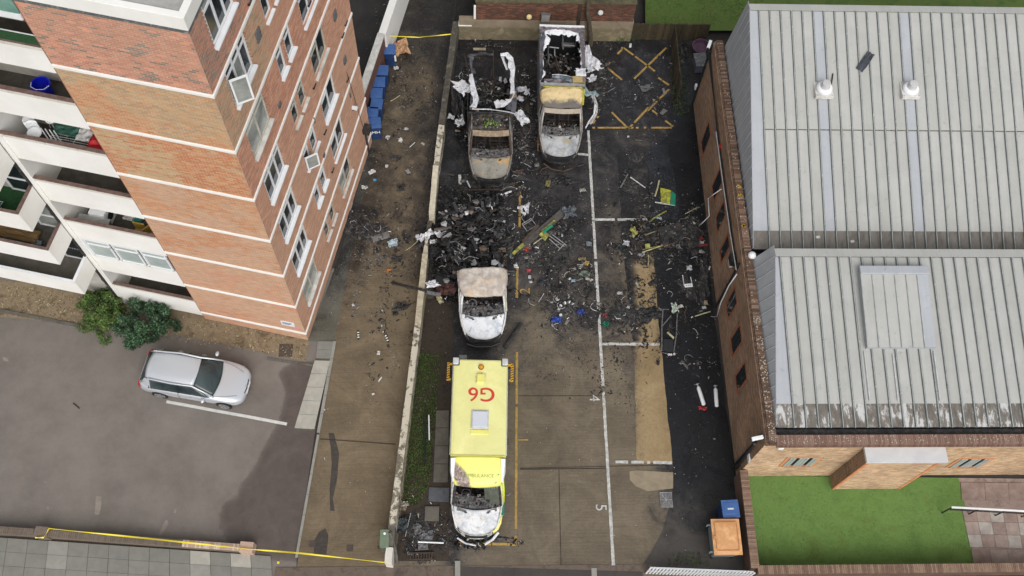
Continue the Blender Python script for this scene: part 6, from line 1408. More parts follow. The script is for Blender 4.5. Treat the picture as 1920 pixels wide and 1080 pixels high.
ribbon('wall_edge', v3, P3([(965, 175), (964, 150), (966, 128), (962, 108), (952, 98), (938, 100)], v3, 2.5), [.16, .12, .17, .20, .16, .10], AW, 3, jag=.15)
ribbon('wall_edge', v3, P3([(938, 103), (944, 118), (949, 131)], v3, 2.3), [.09, .11, .10], AW, 4)
ribbon('wall_edge', v3, P3([(930, 203), (946, 200), (958, 190), (967, 172)], v3, 2.47), [.22, .34, .16, .10], AW, 5, jag=.5)
ribbon('melted_panel', v3, P3([(968, 206), (969, 185), (970, 165)], v3, 2.35), [.36, .25, .08], ADK, 6)
ribbon('melted_panel', v3, P3([(880, 204), (887, 188), (893, 178)], v3, 2.35), [-.30, -.24, -.12], ADK, 7)
sheet('torn_panel', None, None, 0, 0, 0, .55, .62, AW, 8, .7, .08, .45, .02, parent=v3, holes=1).location = loc(v3, 868, 166, 1.9)
sheet('leaning_panel', None, None, 0, 0, 0, .5, 1.9, M['char'], 9, .05, .08, .3, .02, parent=v3, tilt=(0, .8)).location = loc(v3, 853, 185, 1.1)
b = MB(); b.raw([loc(v3, 844, 151, 1.9), loc(v3, 880, 158, 2.1), loc(v3, 872, 166, 2.0), loc(v3, 866, 170, 1.9)], [(0, 3, 2, 1)]); b.build('torn_spike', AW, v3, solid=.02)
for k, (px, py, s, q) in enumerate(((979, 168, .34, 11), (988, 173, .26, 12), (975, 186, .25, 13), (869, 222, .3, 15), (863, 230, .36, 16), (879, 218, .3, 17), (846, 220, .26, 18))):
    sheet('white_scrap_panel', None, None, 0, 0, 0, s * .95, s * 1.25, AW, q, q * 1.3, .1, .6, .02, parent=v3, nx=7, ny=7).location = loc(v3, px, py, .5)
sheet('white_sheet_panel', None, None, 0, 0, 0, .42, .75, AW, 19, .5, .08, .4, .02, parent=v3).location = loc(v3, 978, 221, 1.2)
for k, (sx, y0, y1, hh, ln) in enumerate(((-1.0, 2.6, 3.3, 1.75, -.25), (-1.02, 3.3, 3.9, 1.2, -.35), (-.95, 3.9, 4.5, 1.0, .1), (1.0, 3.4, 4.1, 1.9, .05), (1.02, 4.1, 4.8, 1.6, .12), (1.0, 4.8, 5.5, 1.2, -.1))):
    b = MB(); b.grid(lambda u, v: (sx + ln * v + .05 * fbm(u * 3 + k, v * 3), y0 + (y1 - y0) * u, .45 + (hh + .25 * fbm(u * 4, k * 1.7)) * v), 7, 7); b.build('charred_wall_sheet', ADK if k % 2 else M['char'], v3, solid=.02)
b = MB(); b.box((-.95, 5.55, .42), (.95, 5.65, .56)); b.box((-.95, 2.6, .42), (-.85, 5.6, .56)); b.box((.85, 2.6, .42), (.95, 5.6, .56)); b.build('rear_floor_frame', M['char'], v3)
b = MB(); b.cbox(loc(v3, 899, 92, .5), (.62, .12, .1), 0); b.build('rear_step', pm('dusty_cream_step', (170, 156, 130), (130, 118, 98), 4, .8, .2, 30), v3, bevel=.03)
for a_, b_ in (((925, 95), (925, 150)), ((922, 130), (915, 205)), ((895, 150), (900, 205)), ((870, 100), (880, 140))): b = MB(); b.tube([loc(v3, *a_, .6), loc(v3, *b_, .7)], .03, 6); b.build('frame_bar', M['rusty'], v3)
b = MB(); b.box((-.75, 3.4, .5), (-.1, 5.4, .56)); b.build('floor_plate', ashmat('wet_floor_plate', (60, 60, 62), (90, 90, 92), (50, 46, 44), (24, 24, 26), .5, 3), v3)
scrapfill('twisted_metal', v3, (-.85, 2.7, .9), (.85, 5.3, 1.5), 600, 59, BLK * 2 + [lin((120, 118, 116)), lin((86, 76, 62)), lin((170, 170, 172))], (.06, .4)); scrapfill('charred_sheet_heap', v3, (-.9, 2.6, .45), (.9, 5.4, 1.1), 200, 55, BLK * 3, (.3, .7)); scrapfill('burnt_wreckage', v3, (-1.5, 2.6, .02), (-.95, 4.9, .7), 500, 56, LITE + BLK * 3, (.04, .3)); scrapfill('ash_and_scrap', v3, (-.85, 2.6, .9), (.95, 5.3, 1.35), 1500, 57, ASHC + [lin((120, 118, 116)), lin((90, 84, 78)), lin((60, 66, 56))], (.03, .2)); scrapfill('burnt_wreckage', v3, (-.85, 2.6, .5), (.95, 5.0, 1.2), 2600, 52, ASHC + [lin((64, 52, 36))], (.03, .28)); scrapfill('burnt_wreckage', v3, (-.4, 4.3, .5), (.5, 5.2, .8), 350, 53, LITE, (.03, .3)); rear_wheels(v3, 4.4)
scrapfill('burnt_dashboard_debris', v3, (-.8, .95, 1.12), (.8, 1.6, 1.30), 200, 54, ASHC, (.03, .12))

# ---- 4: top right wreck, walls standing, roof burnt through
CR[:] = [.04, 19]
v4 = thing('ambulance', 'burnt ambulance with standing white walls, a burnt open roof and cream cab top', 'ambulance', (3.88, 24.48, 0), math.radians(-1.4))
bpy.context.view_layer.update()
cab(v4, 'v4', (ashmat('white_ash_bonnet_d', (168, 170, 172), (130, 133, 137), (150, 136, 104), (92, 94, 98), .44, 2.4), ashmat('grey_side_d', (140, 134, 130), (106, 102, 100), (150, 112, 70), (60, 58, 58), .46, 3), M['alu'], M['char']))
fairing(v4, ashmat('half_burnt_cream_roof', (208, 186, 140), (206, 184, 138), (186, 158, 116), (84, 82, 84), .3, 3.0, ax=1, ax_lo=1.78, ax_hi=2.02, flip=True), 2.38, 2.68, .80, .97, 1.68, 2.50)
b = MB(); b.grid(lambda u, v: ((u * 2 - 1) * .80, 1.42 + .20 * v - .06 * (1 - (2 * u - 1) ** 2), 2.28 + .08 * v), 16, 2); b.build('roof_header', ashmat('cream_header_d', (158, 146, 128), (170, 160, 146), (150, 112, 64), (90, 84, 80), .5, 6), v4, solid=.03)
ash4 = ashmat('burnt_box_wall', (150, 148, 150), (92, 88, 90), (104, 88, 80), (30, 29, 32), .54, 2.2)
q = [loc(v4, 1008, 158, 2.72), loc(v4, 1014, 56, 2.72), loc(v4, 1097, 61, 2.72), loc(v4, 1099, 165, 2.72)]
xl, xr_, yb = -1.02, 1.02, 5.85
b = MB()
b.box((xl, 2.60, .45), (xl + .05, yb, 2.66)); b.box((xr_ - .05, 2.60, .45), (xr_, yb, 2.66)); b.box((xl, yb - .05, .45), (xr_, yb, 2.66)); b.box((xl + .05, 2.60, .45), (xr_ - .05, 2.66, 2.6)); b.box((xl, 2.6, .42), (xr_, yb, .47))
b.build('box_wall', ash4, v4)
b = MB(); b.box((xl + .055, 2.68, .5), (xl + .07, yb - .07, 2.55)); b.box((xr_ - .07, 2.68, .5), (xr_ - .055, yb - .07, 2.55)); b.box((xl + .07, yb - .075, .5), (xr_ - .07, yb - .06, 2.55)); b.box((xl + .07, 2.7, .48), (xr_ - .07, yb - .08, .52)); b.build('charred_lining', M['black'], v4)
# roof ring: outer rectangle to ragged inner outline
inner = P3([(1021, 141), (1017, 110), (1019, 95), (1028, 83), (1031, 66), (1055, 65), (1082, 67), (1087, 80), (1088, 100), (1087, 128), (1080, 132), (1084, 146)], v4, 2.70)
outer = [Vector((xl, 2.75, 2.70)), Vector((xl, 3.7, 2.72)), Vector((xl, 4.3, 2.72)), Vector((xl, 4.9, 2.72)), Vector((xl, yb, 2.72)), Vector((0, yb, 2.74)), Vector((xr_, yb, 2.72)), Vector((xr_, 5.2, 2.72)), Vector((xr_, 4.6, 2.72)), Vector((xr_, 3.8, 2.72)), Vector((xr_, 3.3, 2.72)), Vector((xr_, 2.75, 2.70))]
vs, fs, NS = [], [], 0
for k in range(len(inner) - 1):
    for s in range(8):
        f_ = s / 8; i_ = inner[k].lerp(inner[k + 1], f_); o__ = outer[k].lerp(outer[k + 1], f_); kk = k * 8 + s
        i_ = i_ + (o__ - i_) * (.50 * fbm(kk * .21, 3.3) + .35 * fbm(kk * .75, 9.1)) + Vector((0, 0, .05 * fbm(kk * .3, 8)))
        for j in range(5): vs.append(o__.lerp(i_, j / 4) + Vector((0, 0, .015 * fbm(kk * .4, j, 3) - .05 * (j / 4) ** 2)))
        NS += 1
fs = [(i * 5 + j, i * 5 + j + 1, i * 5 + j + 6, i * 5 + j + 5) for i in range(NS - 1) for j in range(4)]
m_ = MB(); m_.raw(vs, fs); m_.build('burnt_roof_edge', ashmat('white_roof_rim', (220, 221, 225), (190, 192, 198), (178, 172, 172), (84, 86, 94), .42, 2.2), v4, solid=.03)
for s in (-1, 1):
    ribbon('scorched_roof_margin', v4, [(s * 1.03, 2.8, 2.735), (s * 1.03, 4.6, 2.735), (s * 1.03, yb, 2.735)], [s * .10, s * .13, s * .22], ADK if s < 0 else ashmat('mauve_soot', (112, 106, 110), (84, 79, 84), (120, 100, 92), (40, 38, 42), .5, 3), 30 + s, jag=.2, drop=-.01)
ribbon('scorched_roof_margin', v4, [(-1.0, yb - .02, 2.74), (0, yb - .02, 2.75), (1.0, yb - .02, 2.74)], [-.22, -.10, -.20], ashmat('mauve_soot_rear', (120, 113, 118), (90, 84, 90), (120, 102, 96), (46, 43, 48), .5, 3), 36, jag=.3, drop=-.01)
b = MB(); b.box((xl - .01, yb + .02, 2.72), (xr_ + .01, yb + .08, 2.80)); b.build('rear_roof_rail', M['white'], v4)
ribbon('roof_cross_strip', v4, P3([(1020, 152), (1024, 163), (1040, 164), (1062, 164), (1078, 160)], v4, 2.66), [.08, .10, .08, .06, .05], AW, 61)
ribbon('collapsed_roof_strip', v4, P3([(1035, 141), (1050, 141), (1068, 145), (1085, 150), (1098, 158)], v4, 2.6), [-.10, -.14, -.16, -.18, -.16], ashmat('blue_grey_molten', (104, 116, 122), (58, 68, 74), (150, 156, 160), (34, 40, 44), .5, 2.5), 62)
ribbon('collapsed_roof_lip', v4, P3([(1035, 140), (1050, 140), (1068, 143), (1086, 149)], v4, 2.66), [.03, .04, .03, .02], AW, 63)
b = MB(); a0, a1 = loc(v4, 1020, 161, 2.4), loc(v4, 1078, 161, 2.4)
b.grid(lambda u, v: (a0.x + (a1.x - a0.x) * u, 2.78 + .34 * v - .1 * (1 - abs(2 * u - 1)) * 0, 2.45 - .9 * (math.sin(v * 3.14159) ** 1) * (.5 + .5 * math.sin(u * 3.14)) + .06 * fbm(u * 5, v * 3, 1)), 20, 8)
b.build('sagging_partition', ashmat('purple_grey_sheet', (152, 146, 156), (96, 88, 96), (180, 170, 170), (46, 42, 48), .46, 2.6), v4, solid=.02, smooth=True)
b = MB(); b.box((-1.0, 2.58, 2.66), (1.0, 2.70, 2.74)); b.build('front_roof_beam', M['alu'], v4)
cy_ = flat('scorched_lamp_yellow', (150, 134, 84), .6)
for k in range(6): b = MB(); b.box((-.78 + k * .28, 2.50, 2.62), (-.54 + k * .28, 2.57, 2.70)); b.build('roof_lamp_cell', cy_, v4)
b = MB(); b.tube([(-.86, 2.50, 2.69), (.86, 2.50, 2.69), (.9, 2.46, 2.66), (.87, 1.75, 2.42)], .014, 6); b.tube([(.96, 2.46, 2.64), (.93, 1.8, 2.38)], .02, 6); b.build('yellow_edge_trim', flat('acid_yellow_trim', (196, 196, 44), .5), v4)
b = MB(); b.cbox((.72, 2.95, 2.70), (.55, .34, .03), .05); b.build('cream_roof_patch', pm('ochre_cream_patch', (196, 172, 110), (150, 124, 78), 4, .7, .1, 30), v4)
sheet('torn_white_panel', None, None, 0, 0, 0, .62, 1.35, AW, 71, .35, .15, .5, .02, parent=v4).location = loc(v4, 1104, 112, 1.7)
sheet('torn_white_panel', None, None, 0, 0, 0, .75, .42, AW, 72, .4, .12, .6, .02, parent=v4).location = loc(v4, 1112, 128, 1.5)
sheet('torn_white_panel', None, None, 0, 0, 0, .40, .30, AW, 73, .7, .1, .6, .02, parent=v4).location = loc(v4, 1110, 148, 1.0)
sheet('white_roof_flap', None, None, 0, 0, 0, .45, .42, AW, 75, .0, .04, .3, .02, parent=v4).location = loc(v4, 1089, 136, 2.76)
ribbon('molten_strip', v4, P3([(1096, 158), (1104, 172), (1116, 170), (1124, 178)], v4, 1.9), [-.10, -.22, -.22, -.10], ashmat('teal_grey_strip', (150, 164, 166), (90, 108, 112), (200, 206, 206), (40, 46, 48), .5, 3), 76, jag=.4)
b = MB(); a0 = loc(v4, 1108, 184, 1.3)
b.grid(lambda u, v: (a0.x + .34 * math.sin(v * 2.6) - .28 * v + .16 * u * (1 - v * .3), a0.y + .1 - 1.25 * v, 1.35 - .5 * v + .1 * math.sin(u * 3) + .1 * fbm(u * 4, v * 6)), 6, 18); b.build('hanging_door_skin', ashmat('white_door_skin', (196, 194, 196), (150, 142, 140), (130, 112, 100), (70, 66, 66), .45, 3), v4, solid=.02)
b = MB(); b.tube([loc(v4, 1116, 196, 1.5), loc(v4, 1114, 214, 1.3), loc(v4, 1104, 228, 1.0), loc(v4, 1098, 240, .8)], .05, 7, r1=.03); b.build('door_edge', AW, v4)
for k, (a_, b_, z) in enumerate((((1030, 88), (1048, 90), 1.9), ((1055, 66), (1056, 92), 2.3), ((1080, 68), (1079, 86), 2.2), ((1055, 84), (1078, 86), 1.8), ((1028, 86), (1028, 120), 1.6), ((1043, 108), (1044, 130), 1.6), ((1040, 92), (1040, 104), 1.9))):
    b = MB(); b.tube([loc(v4, *a_, z), loc(v4, *b_, z)], .03, 6); b.build('frame_bar', (M['alu'], M['ashgrey'], M['rusty'])[k % 3], v4)
b = MB(); b.cbox(loc(v4, 1065, 84, 1.7), (.62, .2, .16), 0); b.build('overhead_locker', M['ashgrey'], v4, bevel=.04)
b = MB(); b.box((-.95, 2.7, .9), (-.55, 5.2, 1.1)); b.box((.5, 3.0, .9), (.95, 5.4, 1.05)); b.build('bench', M['char'], v4)
scrapfill('burnt_wreckage', v4, (-.95, 2.75, .6), (.95, 5.6, 1.5), 2200, 64, ASHC + [lin((150, 146, 140))], (.03, .24)); rear_wheels(v4)
scrapfill('burnt_dashboard_debris', v4, (-.8, .95, 1.12), (.8, 1.6, 1.30), 240, 65, ASHC + [lin((170, 166, 160))], (.03, .12))
b = MB(); b.tube([(-.7, .05, .25), (-.35, -.18, .16), (.2, -.26, .14), (.6, -.12, .2)], .035, 8); b.build('bumper', M['rusty'], v4)
b = MB(); b.grid(lambda u, v: (-.98 - .03 * v, .55 + .45 * u, .5 + .6 * v * (1 - .3 * u)), 6, 4); b.build('rusted_wing', pm('orange_rust', (176, 128, 66), (140, 96, 56), 4, .8, .2, 30), v4, solid=.02)
# ================================================================== SILVER HATCHBACK
silver = newmat('silver_car_paint'); m_, t_, b_ = silver; b_.inputs['Base Color'].default_value = L4((196, 200, 206)); b_.inputs['Metallic'].default_value = .35; b_.inputs['Roughness'].default_value = .32; b_.inputs['Coat Weight'].default_value = .6; b_.inputs['Coat Roughness'].default_value = .06
SIL = silver[0]
CG = pm('car_glass', (24, 32, 34), (66, 78, 80), .9, .04, 0, 10, spk=0)  # paler teal mottling in the glass colour stands in for reflections
pf_, pr_ = at(468, 722, .6), at(268, 700, .6); ang = math.atan2(pf_.y - pr_.y, pf_.x - pr_.x)
cc_ = (pf_ + pr_) / 2
car = thing('parked_car', 'silver five door hatchback parked in the car park', 'car', (cc_.x, cc_.y + .05, 0), ang - math.radians(3.2))
# body: sections along x (rear -2.13 .. front 2.13): x, half width at waist, z bottom, z waist, z deck
SEC = [(-2.13, .62, .42, .62, .74), (-2.08, .76, .30, .68, .96), (-1.95, .84, .24, .80, 1.02), (-1.6, .88, .20, .88, 1.03), (-1.1, .895, .20, .90, 1.01), (-.4, .90, .20, .90, .99), (.3, .90, .20, .89, .98), (.85, .895, .20, .86, .97), (1.25, .885, .20, .82, .90), (1.6, .86, .22, .74, .83), (1.85, .79, .24, .66, .74), (2.02, .66, .28, .58, .64), (2.12, .46, .34, .50, .54)]
def ring(x, w, zb, zw, zd):
    return [(x, -w * .93, zb), (x, -w, zb + (zw - zb) * .45), (x, -w * .985, zw - .05), (x, -w * .95, zw + .01), (x, -w * .84, zd - .01), (x, -w * .45, zd + .015), (x, 0, zd + .022), (x, w * .45, zd + .015), (x, w * .84, zd - .01), (x, w * .95, zw + .01), (x, w * .985, zw - .05), (x, w, zb + (zw - zb) * .45), (x, w * .93, zb)]
b = MB(); rings = [ring(*s) for s in SEC]; nr = 13
fs = []
for i in range(len(SEC) - 1):
    for k in range(nr): fs.append((i * nr + k, i * nr + (k + 1) % nr, (i + 1) * nr + (k + 1) % nr, (i + 1) * nr + k)[::-1])
fs.append(tuple(range(nr))); fs.append(tuple(range((len(SEC) - 1) * nr, len(SEC) * nr))[::-1])
b.raw([v for r in rings for v in r], fs); o = b.build('body', SIL, car, smooth=True); b.fix(o.data); md = o.modifiers.new('s', 'SUBSURF'); md.levels = 2; md.render_levels = 2
# wheel arch cutters
bpy.context.view_layer.update()
if True:
    c_ = MB()
    for wx in (-1.30, 1.32):
        for s in (-1, 1): c_.tube([(wx, s * .66, .33), (wx, s * 1.2, .33)], .36, 28)
    co_ = c_.build('arch_cutter', M['black'], car); c_.fix(co_.data)
    md = o.modifiers.new('c', 'BOOLEAN'); md.object = co_; md.operation = 'DIFFERENCE'; md.solver = 'EXACT'
bpy.context.view_layer.update(); dg = bpy.context.evaluated_depsgraph_get(); me = bpy.data.meshes.new_from_object(o.evaluated_get(dg)); o.modifiers.clear(); o.data = me
for q in [x for x in list(car.children) if x.name.startswith('arch_cutter')]: bpy.data.objects.remove(q)
for p_ in me.polygons: p_.use_smooth = True
# greenhouse (glass) and roof
def gh(x, w, z): return (x, w, z)
roofp = lambda u, v: ((-1.72 + 1.94 * u) + .05 * math.cos((v - .5) * 3.1) * (1 if u > .5 else -1), (v * 2 - 1) * (.56 + .07 * math.sin(min(1, u * 1.6) * 1.57)) * (1 - .05 * u), 1.455 - .09 * abs(2 * v - 1) ** 3 - .10 * (u - .45) ** 2 * 2 - .05 * (1 - u) ** 3)
b = MB(); b.grid(roofp, 16, 14); b.build('roof', SIL, car, smooth=True, solid=.03)
b = MB(); b.grid(lambda u, v: ((roofp(1, v)[0] - .02) * (1 - u) + (.98 + .12 * math.cos((v - .5) * 3.1)) * u, (v * 2 - 1) * (.60 * (1 - u) + .74 * u), (roofp(1, v)[2] - .01) * (1 - u) + (.985 - .02 * abs(2 * v - 1) ** 2) * u + .05 * math.sin(u * 3.14)), 10, 12); b.build('windscreen', CG, car, smooth=True, solid=.01)
b = MB(); b.grid(lambda u, v: ((roofp(0, v)[0] + .01) * (1 - u) + (-2.0) * u, (v * 2 - 1) * (.56 * (1 - u) + .62 * u), (roofp(0, v)[2] - .02) * (1 - u) + 1.04 * u), 5, 10); b.build('rear_window', CG, car, smooth=True, solid=.01)
for s in (-1, 1):
    b = MB(); b.grid(lambda u, v: (-1.60 + 2.48 * u - (.0 + .64 * u) * v + .10 * (1 - u) * v, s * (.845 - .235 * v), .985 + .39 * v * (1 - .08 * (u - .4) ** 2 * 4)), 12, 4); b.build('side_glass', CG, car, smooth=True, solid=.01)
    b = MB(); b.tube([(1.02, s * .78, .96), (.62, s * .70, 1.20), (.20, s * .61, 1.39), (-.6, s * .645, 1.42), (-1.55, s * .59, 1.37), (-1.95, s * .66, 1.03)], .035, 8); b.build('roof_rail', SIL, car, smooth=True)
    b = MB(); b.tube([(-.38, s * .86, .98), (-.40, s * .64, 1.38)], .022, 6); b.build('door_pillar', M['black'], car)
    b = MB(); b.raw([(-1.95, s * .67, 1.0), (-1.50, s * .85, .98), (-1.52, s * .62, 1.38), (-1.72, s * .57, 1.37)], [(0, 1, 2, 3)[::s]]); b.build('rear_pillar', SIL, car, solid=.02)
    b = MB(); b.lathe((0, 0, 0), [(.02, -.05), (.07, -.04), (.09, 0), (.07, .05), (.02, .07)], 12); q = b.build('mirror', SIL, car, smooth=True); q.location = (.66, s * 1.0, 1.02); q.scale = (.9, 1.3, .8)
    for x in (-.85, .12): b = MB(); b.tube([(x - .09, s * .905, .84), (x, s * .94, .85), (x + .09, s * .905, .84)], .014, 6); b.build('door_handle', SIL, car)
    for x in (-.42, .62): b = MB(); b.box((x, s * .897 - .004, .28), (x + .008, s * .897 + .004, .92)); b.build('door_gap', M['black'], car)
    b = MB(); b.raw([(1.60, s * .80, .70), (1.92, s * .66, .62), (1.98, s * .58, .55), (1.72, s * .83, .58), (1.55, s * .76, .735), (1.88, s * .60, .655)], [(0, 3, 2, 1)[::s], (0, 1, 5, 4)[::s]]); b.build('headlight', flat('clear_lamp_%d' % s, (150, 156, 162), .1), car, solid=.035)
    b = MB(); b.raw([(-2.105, s * .56, .80), (-2.05, s * .765, .79), (-1.97, s * .825, .80), (-1.97, s * .80, .90), (-2.05, s * .74, .90), (-2.10, s * .54, .89)], [(0, 1, 4, 5)[::-s], (1, 2, 3, 4)[::-s]]); b.build('tail_light', M['red'], car, solid=.03)
    for wx in (-1.30, 1.32):
        b = MB(); b.tube([(wx, s * .68, .315), (wx, s * .885, .315)], .315, 28); wt = b.build('tyre', M['rubber'], car)
        b = MB(); b.tube([(wx, s * .80, .315), (wx, s * .892, .315)], .205, 24)
        b.build('rim', M['char'], wt); b = MB()
        for k in range(5):
            a = k * 1.2566; b.cbox((wx + .1 * math.cos(a), s * .897, .315 + .1 * math.sin(a)), (.19, .012, .045), 0, (1, 1, 1), (0, -a))
        b.tube([(wx + .205 * math.cos(a * .262), s * .896, .315 + .205 * math.sin(a * .262)) for a in range(25)], .014, 6, cap=False); b.build('spokes', M['alu'], wt)
for s in (-1, 1): b = MB(); b.tube([(1.04, s * .74, .965), (1.45, s * .66, .90), (1.85, s * .50, .775)], .006, 5); b.build('bonnet_gap', M['char'], car)
b = MB(); b.tube([(.98, -.55, .99), (1.08, 0, 1.0), (.98, .55, .99)], .018, 6); b.build('wiper', M['black'], car)
b = MB(); b.tube([(1.96, -.50, .60), (2.06, -.25, .60), (2.09, 0, .60), (2.06, .25, .60), (1.96, .50, .60)], .022, 7); b.build('grille', M['black'], car); b = MB(); b.lathe((2.06, 0, .63), [(.055, 0), (.055, .012), (.03, .014)], 14); b.build('badge', M['alu'], car)
b = MB(); b.tube([(1.90, -.62, .40), (2.06, -.35, .38), (2.11, 0, .38), (2.06, .35, .38), (1.90, .62, .40)], .035, 7); b.build('lower_grille', M['char'], car); b = MB(); b.box((2.10, -.25, .43), (2.125, .25, .53)); b.build('number_plate', M['white'], car)
b = MB(); b.box((.32, -.5, .62), (.6, .5, .95)); b.build('cabin', M['black'], car)

# ================================================================== LOOSE OBJECTS AND DEBRIS IN THE YARD
def bottle(px0, py0, px1, py1, lab):
    A, B = at(px0, py0, .1), at(px1, py1, .1); t = thing('gas_cylinder', lab, 'gas cylinder', B, math.atan2((A - B).y, (A - B).x) - math.pi / 2, 'white gas cylinders lying on the wet tarmac'); L = (A - B).length
    b = MB(); prof = [(.02, 0), (.07, .02), (.082, .05), (.082, L - .22), (.06, L - .15), (.03, L - .12)]; b.lathe((0, 0, 0), prof, 16); o = b.build('body', M['white'], t, smooth=True); o.rotation_euler = (math.radians(-90), 0, 0)
    b = MB(); b.lathe((0, 0, 0), [(.03, L - .12), (.035, L - .06), (.05, L - .05), (.05, L - .01), (.02, L)], 10); o = b.build('valve', M['alu'], t); o.rotation_euler = (math.radians(-90), 0, 0)
    b = MB(); b.tube([(-.08, L - .05, .02), (.08, L - .02, .0)], .022, 6); b.build('tap', M['alu'], t)
bottle(1307, 719, 1320, 760, 'left of two white gas cylinders, tilted, with a red bag below'); bottle(1341, 722, 1344, 763, 'right of two white gas cylinders, lying straight along the wall')
RG = random.Random(99)
def shardpal(seed): return None
# debris fields: px, py, rx, ry, count, size, palette
D_ = [lin((28, 28, 29)), lin((40, 38, 38)), lin((20, 20, 21)), lin((60, 54, 50))]; Wt = [lin((206, 206, 204)), lin((176, 178, 180)), lin((150, 148, 144))]; Gy = [lin((100, 98, 96)), lin((124, 120, 116))]
FIELDS = [(740, 500, 70, 200, 900, .030, D_ * 3 + Gy + Wt[:1]), (770, 170, 60, 110, 420, .030, D_ * 2 + Gy + Wt), (660, 330, 45, 60, 260, .03, D_ + Gy * 2 + Wt), (690, 430, 40, 35, 420, .05, D_ * 4 + Gy + [lin((110, 104, 96))]), (690, 480, 60, 50, 260, .03, Gy * 2 + D_), (650, 560, 40, 80, 300, .02, Gy * 2 + Wt[:1]),
          (900, 360, 70, 40, 1100, .05, D_ * 5 + Gy + Wt), (835, 440, 45, 70, 1500, .07, D_ * 6 + Gy + Wt), (985, 250, 24, 60, 1100, .055, D_ * 3 + Gy + Wt), (985, 190, 18, 60, 1100, .055, D_ * 3 + Gy + Wt), (865, 180, 22, 70, 500, .06, D_ * 4 + Gy + Wt), (1125, 150, 28, 60, 700, .04, D_ * 3 + Gy * 2 + Wt),
          (1030, 430, 75, 60, 900, .045, D_ * 4 + Gy + Wt), (990, 470, 40, 40, 600, .05, D_ * 3 + Gy + Wt + [lin((70, 90, 80))]), (1060, 560, 60, 60, 800, .035, D_ * 4 + Gy + Wt), (1090, 510, 28, 24, 420, .04, D_ * 3 + Gy + Wt), (1170, 590, 60, 50, 620, .04, D_ * 4 + Gy + Wt), (1000, 330, 100, 40, 420, .04, D_ * 4 + Gy),
          (1200, 360, 50, 60, 420, .035, D_ * 4 + Gy), (1230, 440, 80, 60, 1500, .05, D_ * 6 + Gy + Wt), (1300, 440, 28, 60, 600, .045, D_ * 4 + Gy + Wt * 2), (1290, 560, 45, 110, 700, .035, D_ * 5 + Gy + Wt), (1240, 520, 40, 60, 220, .03, D_ * 3 + Wt[:1]), (1215, 560, 30, 90, 260, .05, D_ * 3), (1200, 180, 60, 60, 420, .03, D_ * 3 + Gy * 2 + Wt),
          (1100, 700, 140, 60, 260, .022, D_ * 2 + Gy), (1100, 420, 60, 90, 220, .025, D_ + Gy), (960, 130, 40, 60, 200, .03, D_ * 2 + Gy), (1250, 640, 30, 60, 260, .03, D_ * 4), (1310, 690, 50, 40, 160, .025, D_ + Wt[:1] + Gy), (900, 620, 60, 60, 260, .03, D_ * 4 + Gy), (790, 1000, 50, 50, 900, .035, D_ * 4 + Gy + Wt), (1160, 700, 60, 90, 150, .03, D_ * 3),
          (680, 800, 60, 160, 60, .018, Gy + Wt), (1250, 120, 50, 30, 120, .025, Gy + D_), (930, 80, 60, 12, 300, .03, D_ * 3 + Gy + Wt[:1]), (1140, 82, 50, 8, 160, .035, D_ * 2 + Wt + Gy), (1060, 620, 100, 60, 220, .022, D_ * 3 + Gy), (1275, 105, 14, 18, 160, .06, D_ * 4 + Gy), (1320, 800, 40, 120, 90, .02, D_ + Gy), (700, 60, 25, 80, 120, .02, Gy + Wt), (910, 1010, 60, 18, 200, .03, D_ * 3 + Wt[:1])]
db = MB()
for px, py, rx, ry, n, sz, pal in FIELDS:
    subs = [(px + RG.gauss(0, .5) * rx, py + RG.gauss(0, .5) * ry, RG.uniform(.10, .34)) for _ in range(max(3, n // 45))]
    for _ in range(int(n * 1.5)):
        q = RG.choice(subs) if RG.random() < .72 else (px, py, 1.0)
        x, y = q[0] + RG.gauss(0, .5) * rx * q[2], q[1] + RG.gauss(0, .5) * ry * q[2]; p = at(x, y); s = sz * .46 * math.exp(RG.gauss(0, .65)); z = .022 + abs(RG.gauss(0, .35)) * min(sz * 1.5, .08)
        c = RG.choice(pal); c = RG.choice(D_) if c in Wt and RG.random() < .5 else c; s = s * .7 if c in Wt else s; k = RG.uniform(.7, 1.25); c = tuple(v * k for v in c); a = RG.uniform(0, 6.28); ca, sa = math.cos(a), math.sin(a); l, w = s * RG.uniform(.6, 2.2), s * RG.uniform(.3, .9); h = s * RG.uniform(.15, .6)
        Q = [(l * RG.uniform(.7, 1), w), (-l, w * RG.uniform(.4, 1)), (-l * RG.uniform(.6, 1), -w), (l, -w * RG.uniform(.3, 1))]
        base = [(p.x + u * ca - v * sa, p.y + u * sa + v * ca, z) for u, v in Q]; tp = (p.x + RG.uniform(-.3, .3) * l, p.y + RG.uniform(-.3, .3) * w, z + h)
        db.raw(base + [tp], [(0, 1, 4), (1, 2, 4), (2, 3, 4), (3, 0, 4), (3, 2, 1, 0)], c)
db.build('fire_debris', M['debris'])['kind'] = 'stuff'
ashm = pm('matted_ash', (22, 22, 23), (46, 44, 43), 6, .75, .9, 34, c3=(92, 90, 87), spk=.25, spkscale=40)
md_ = MB()
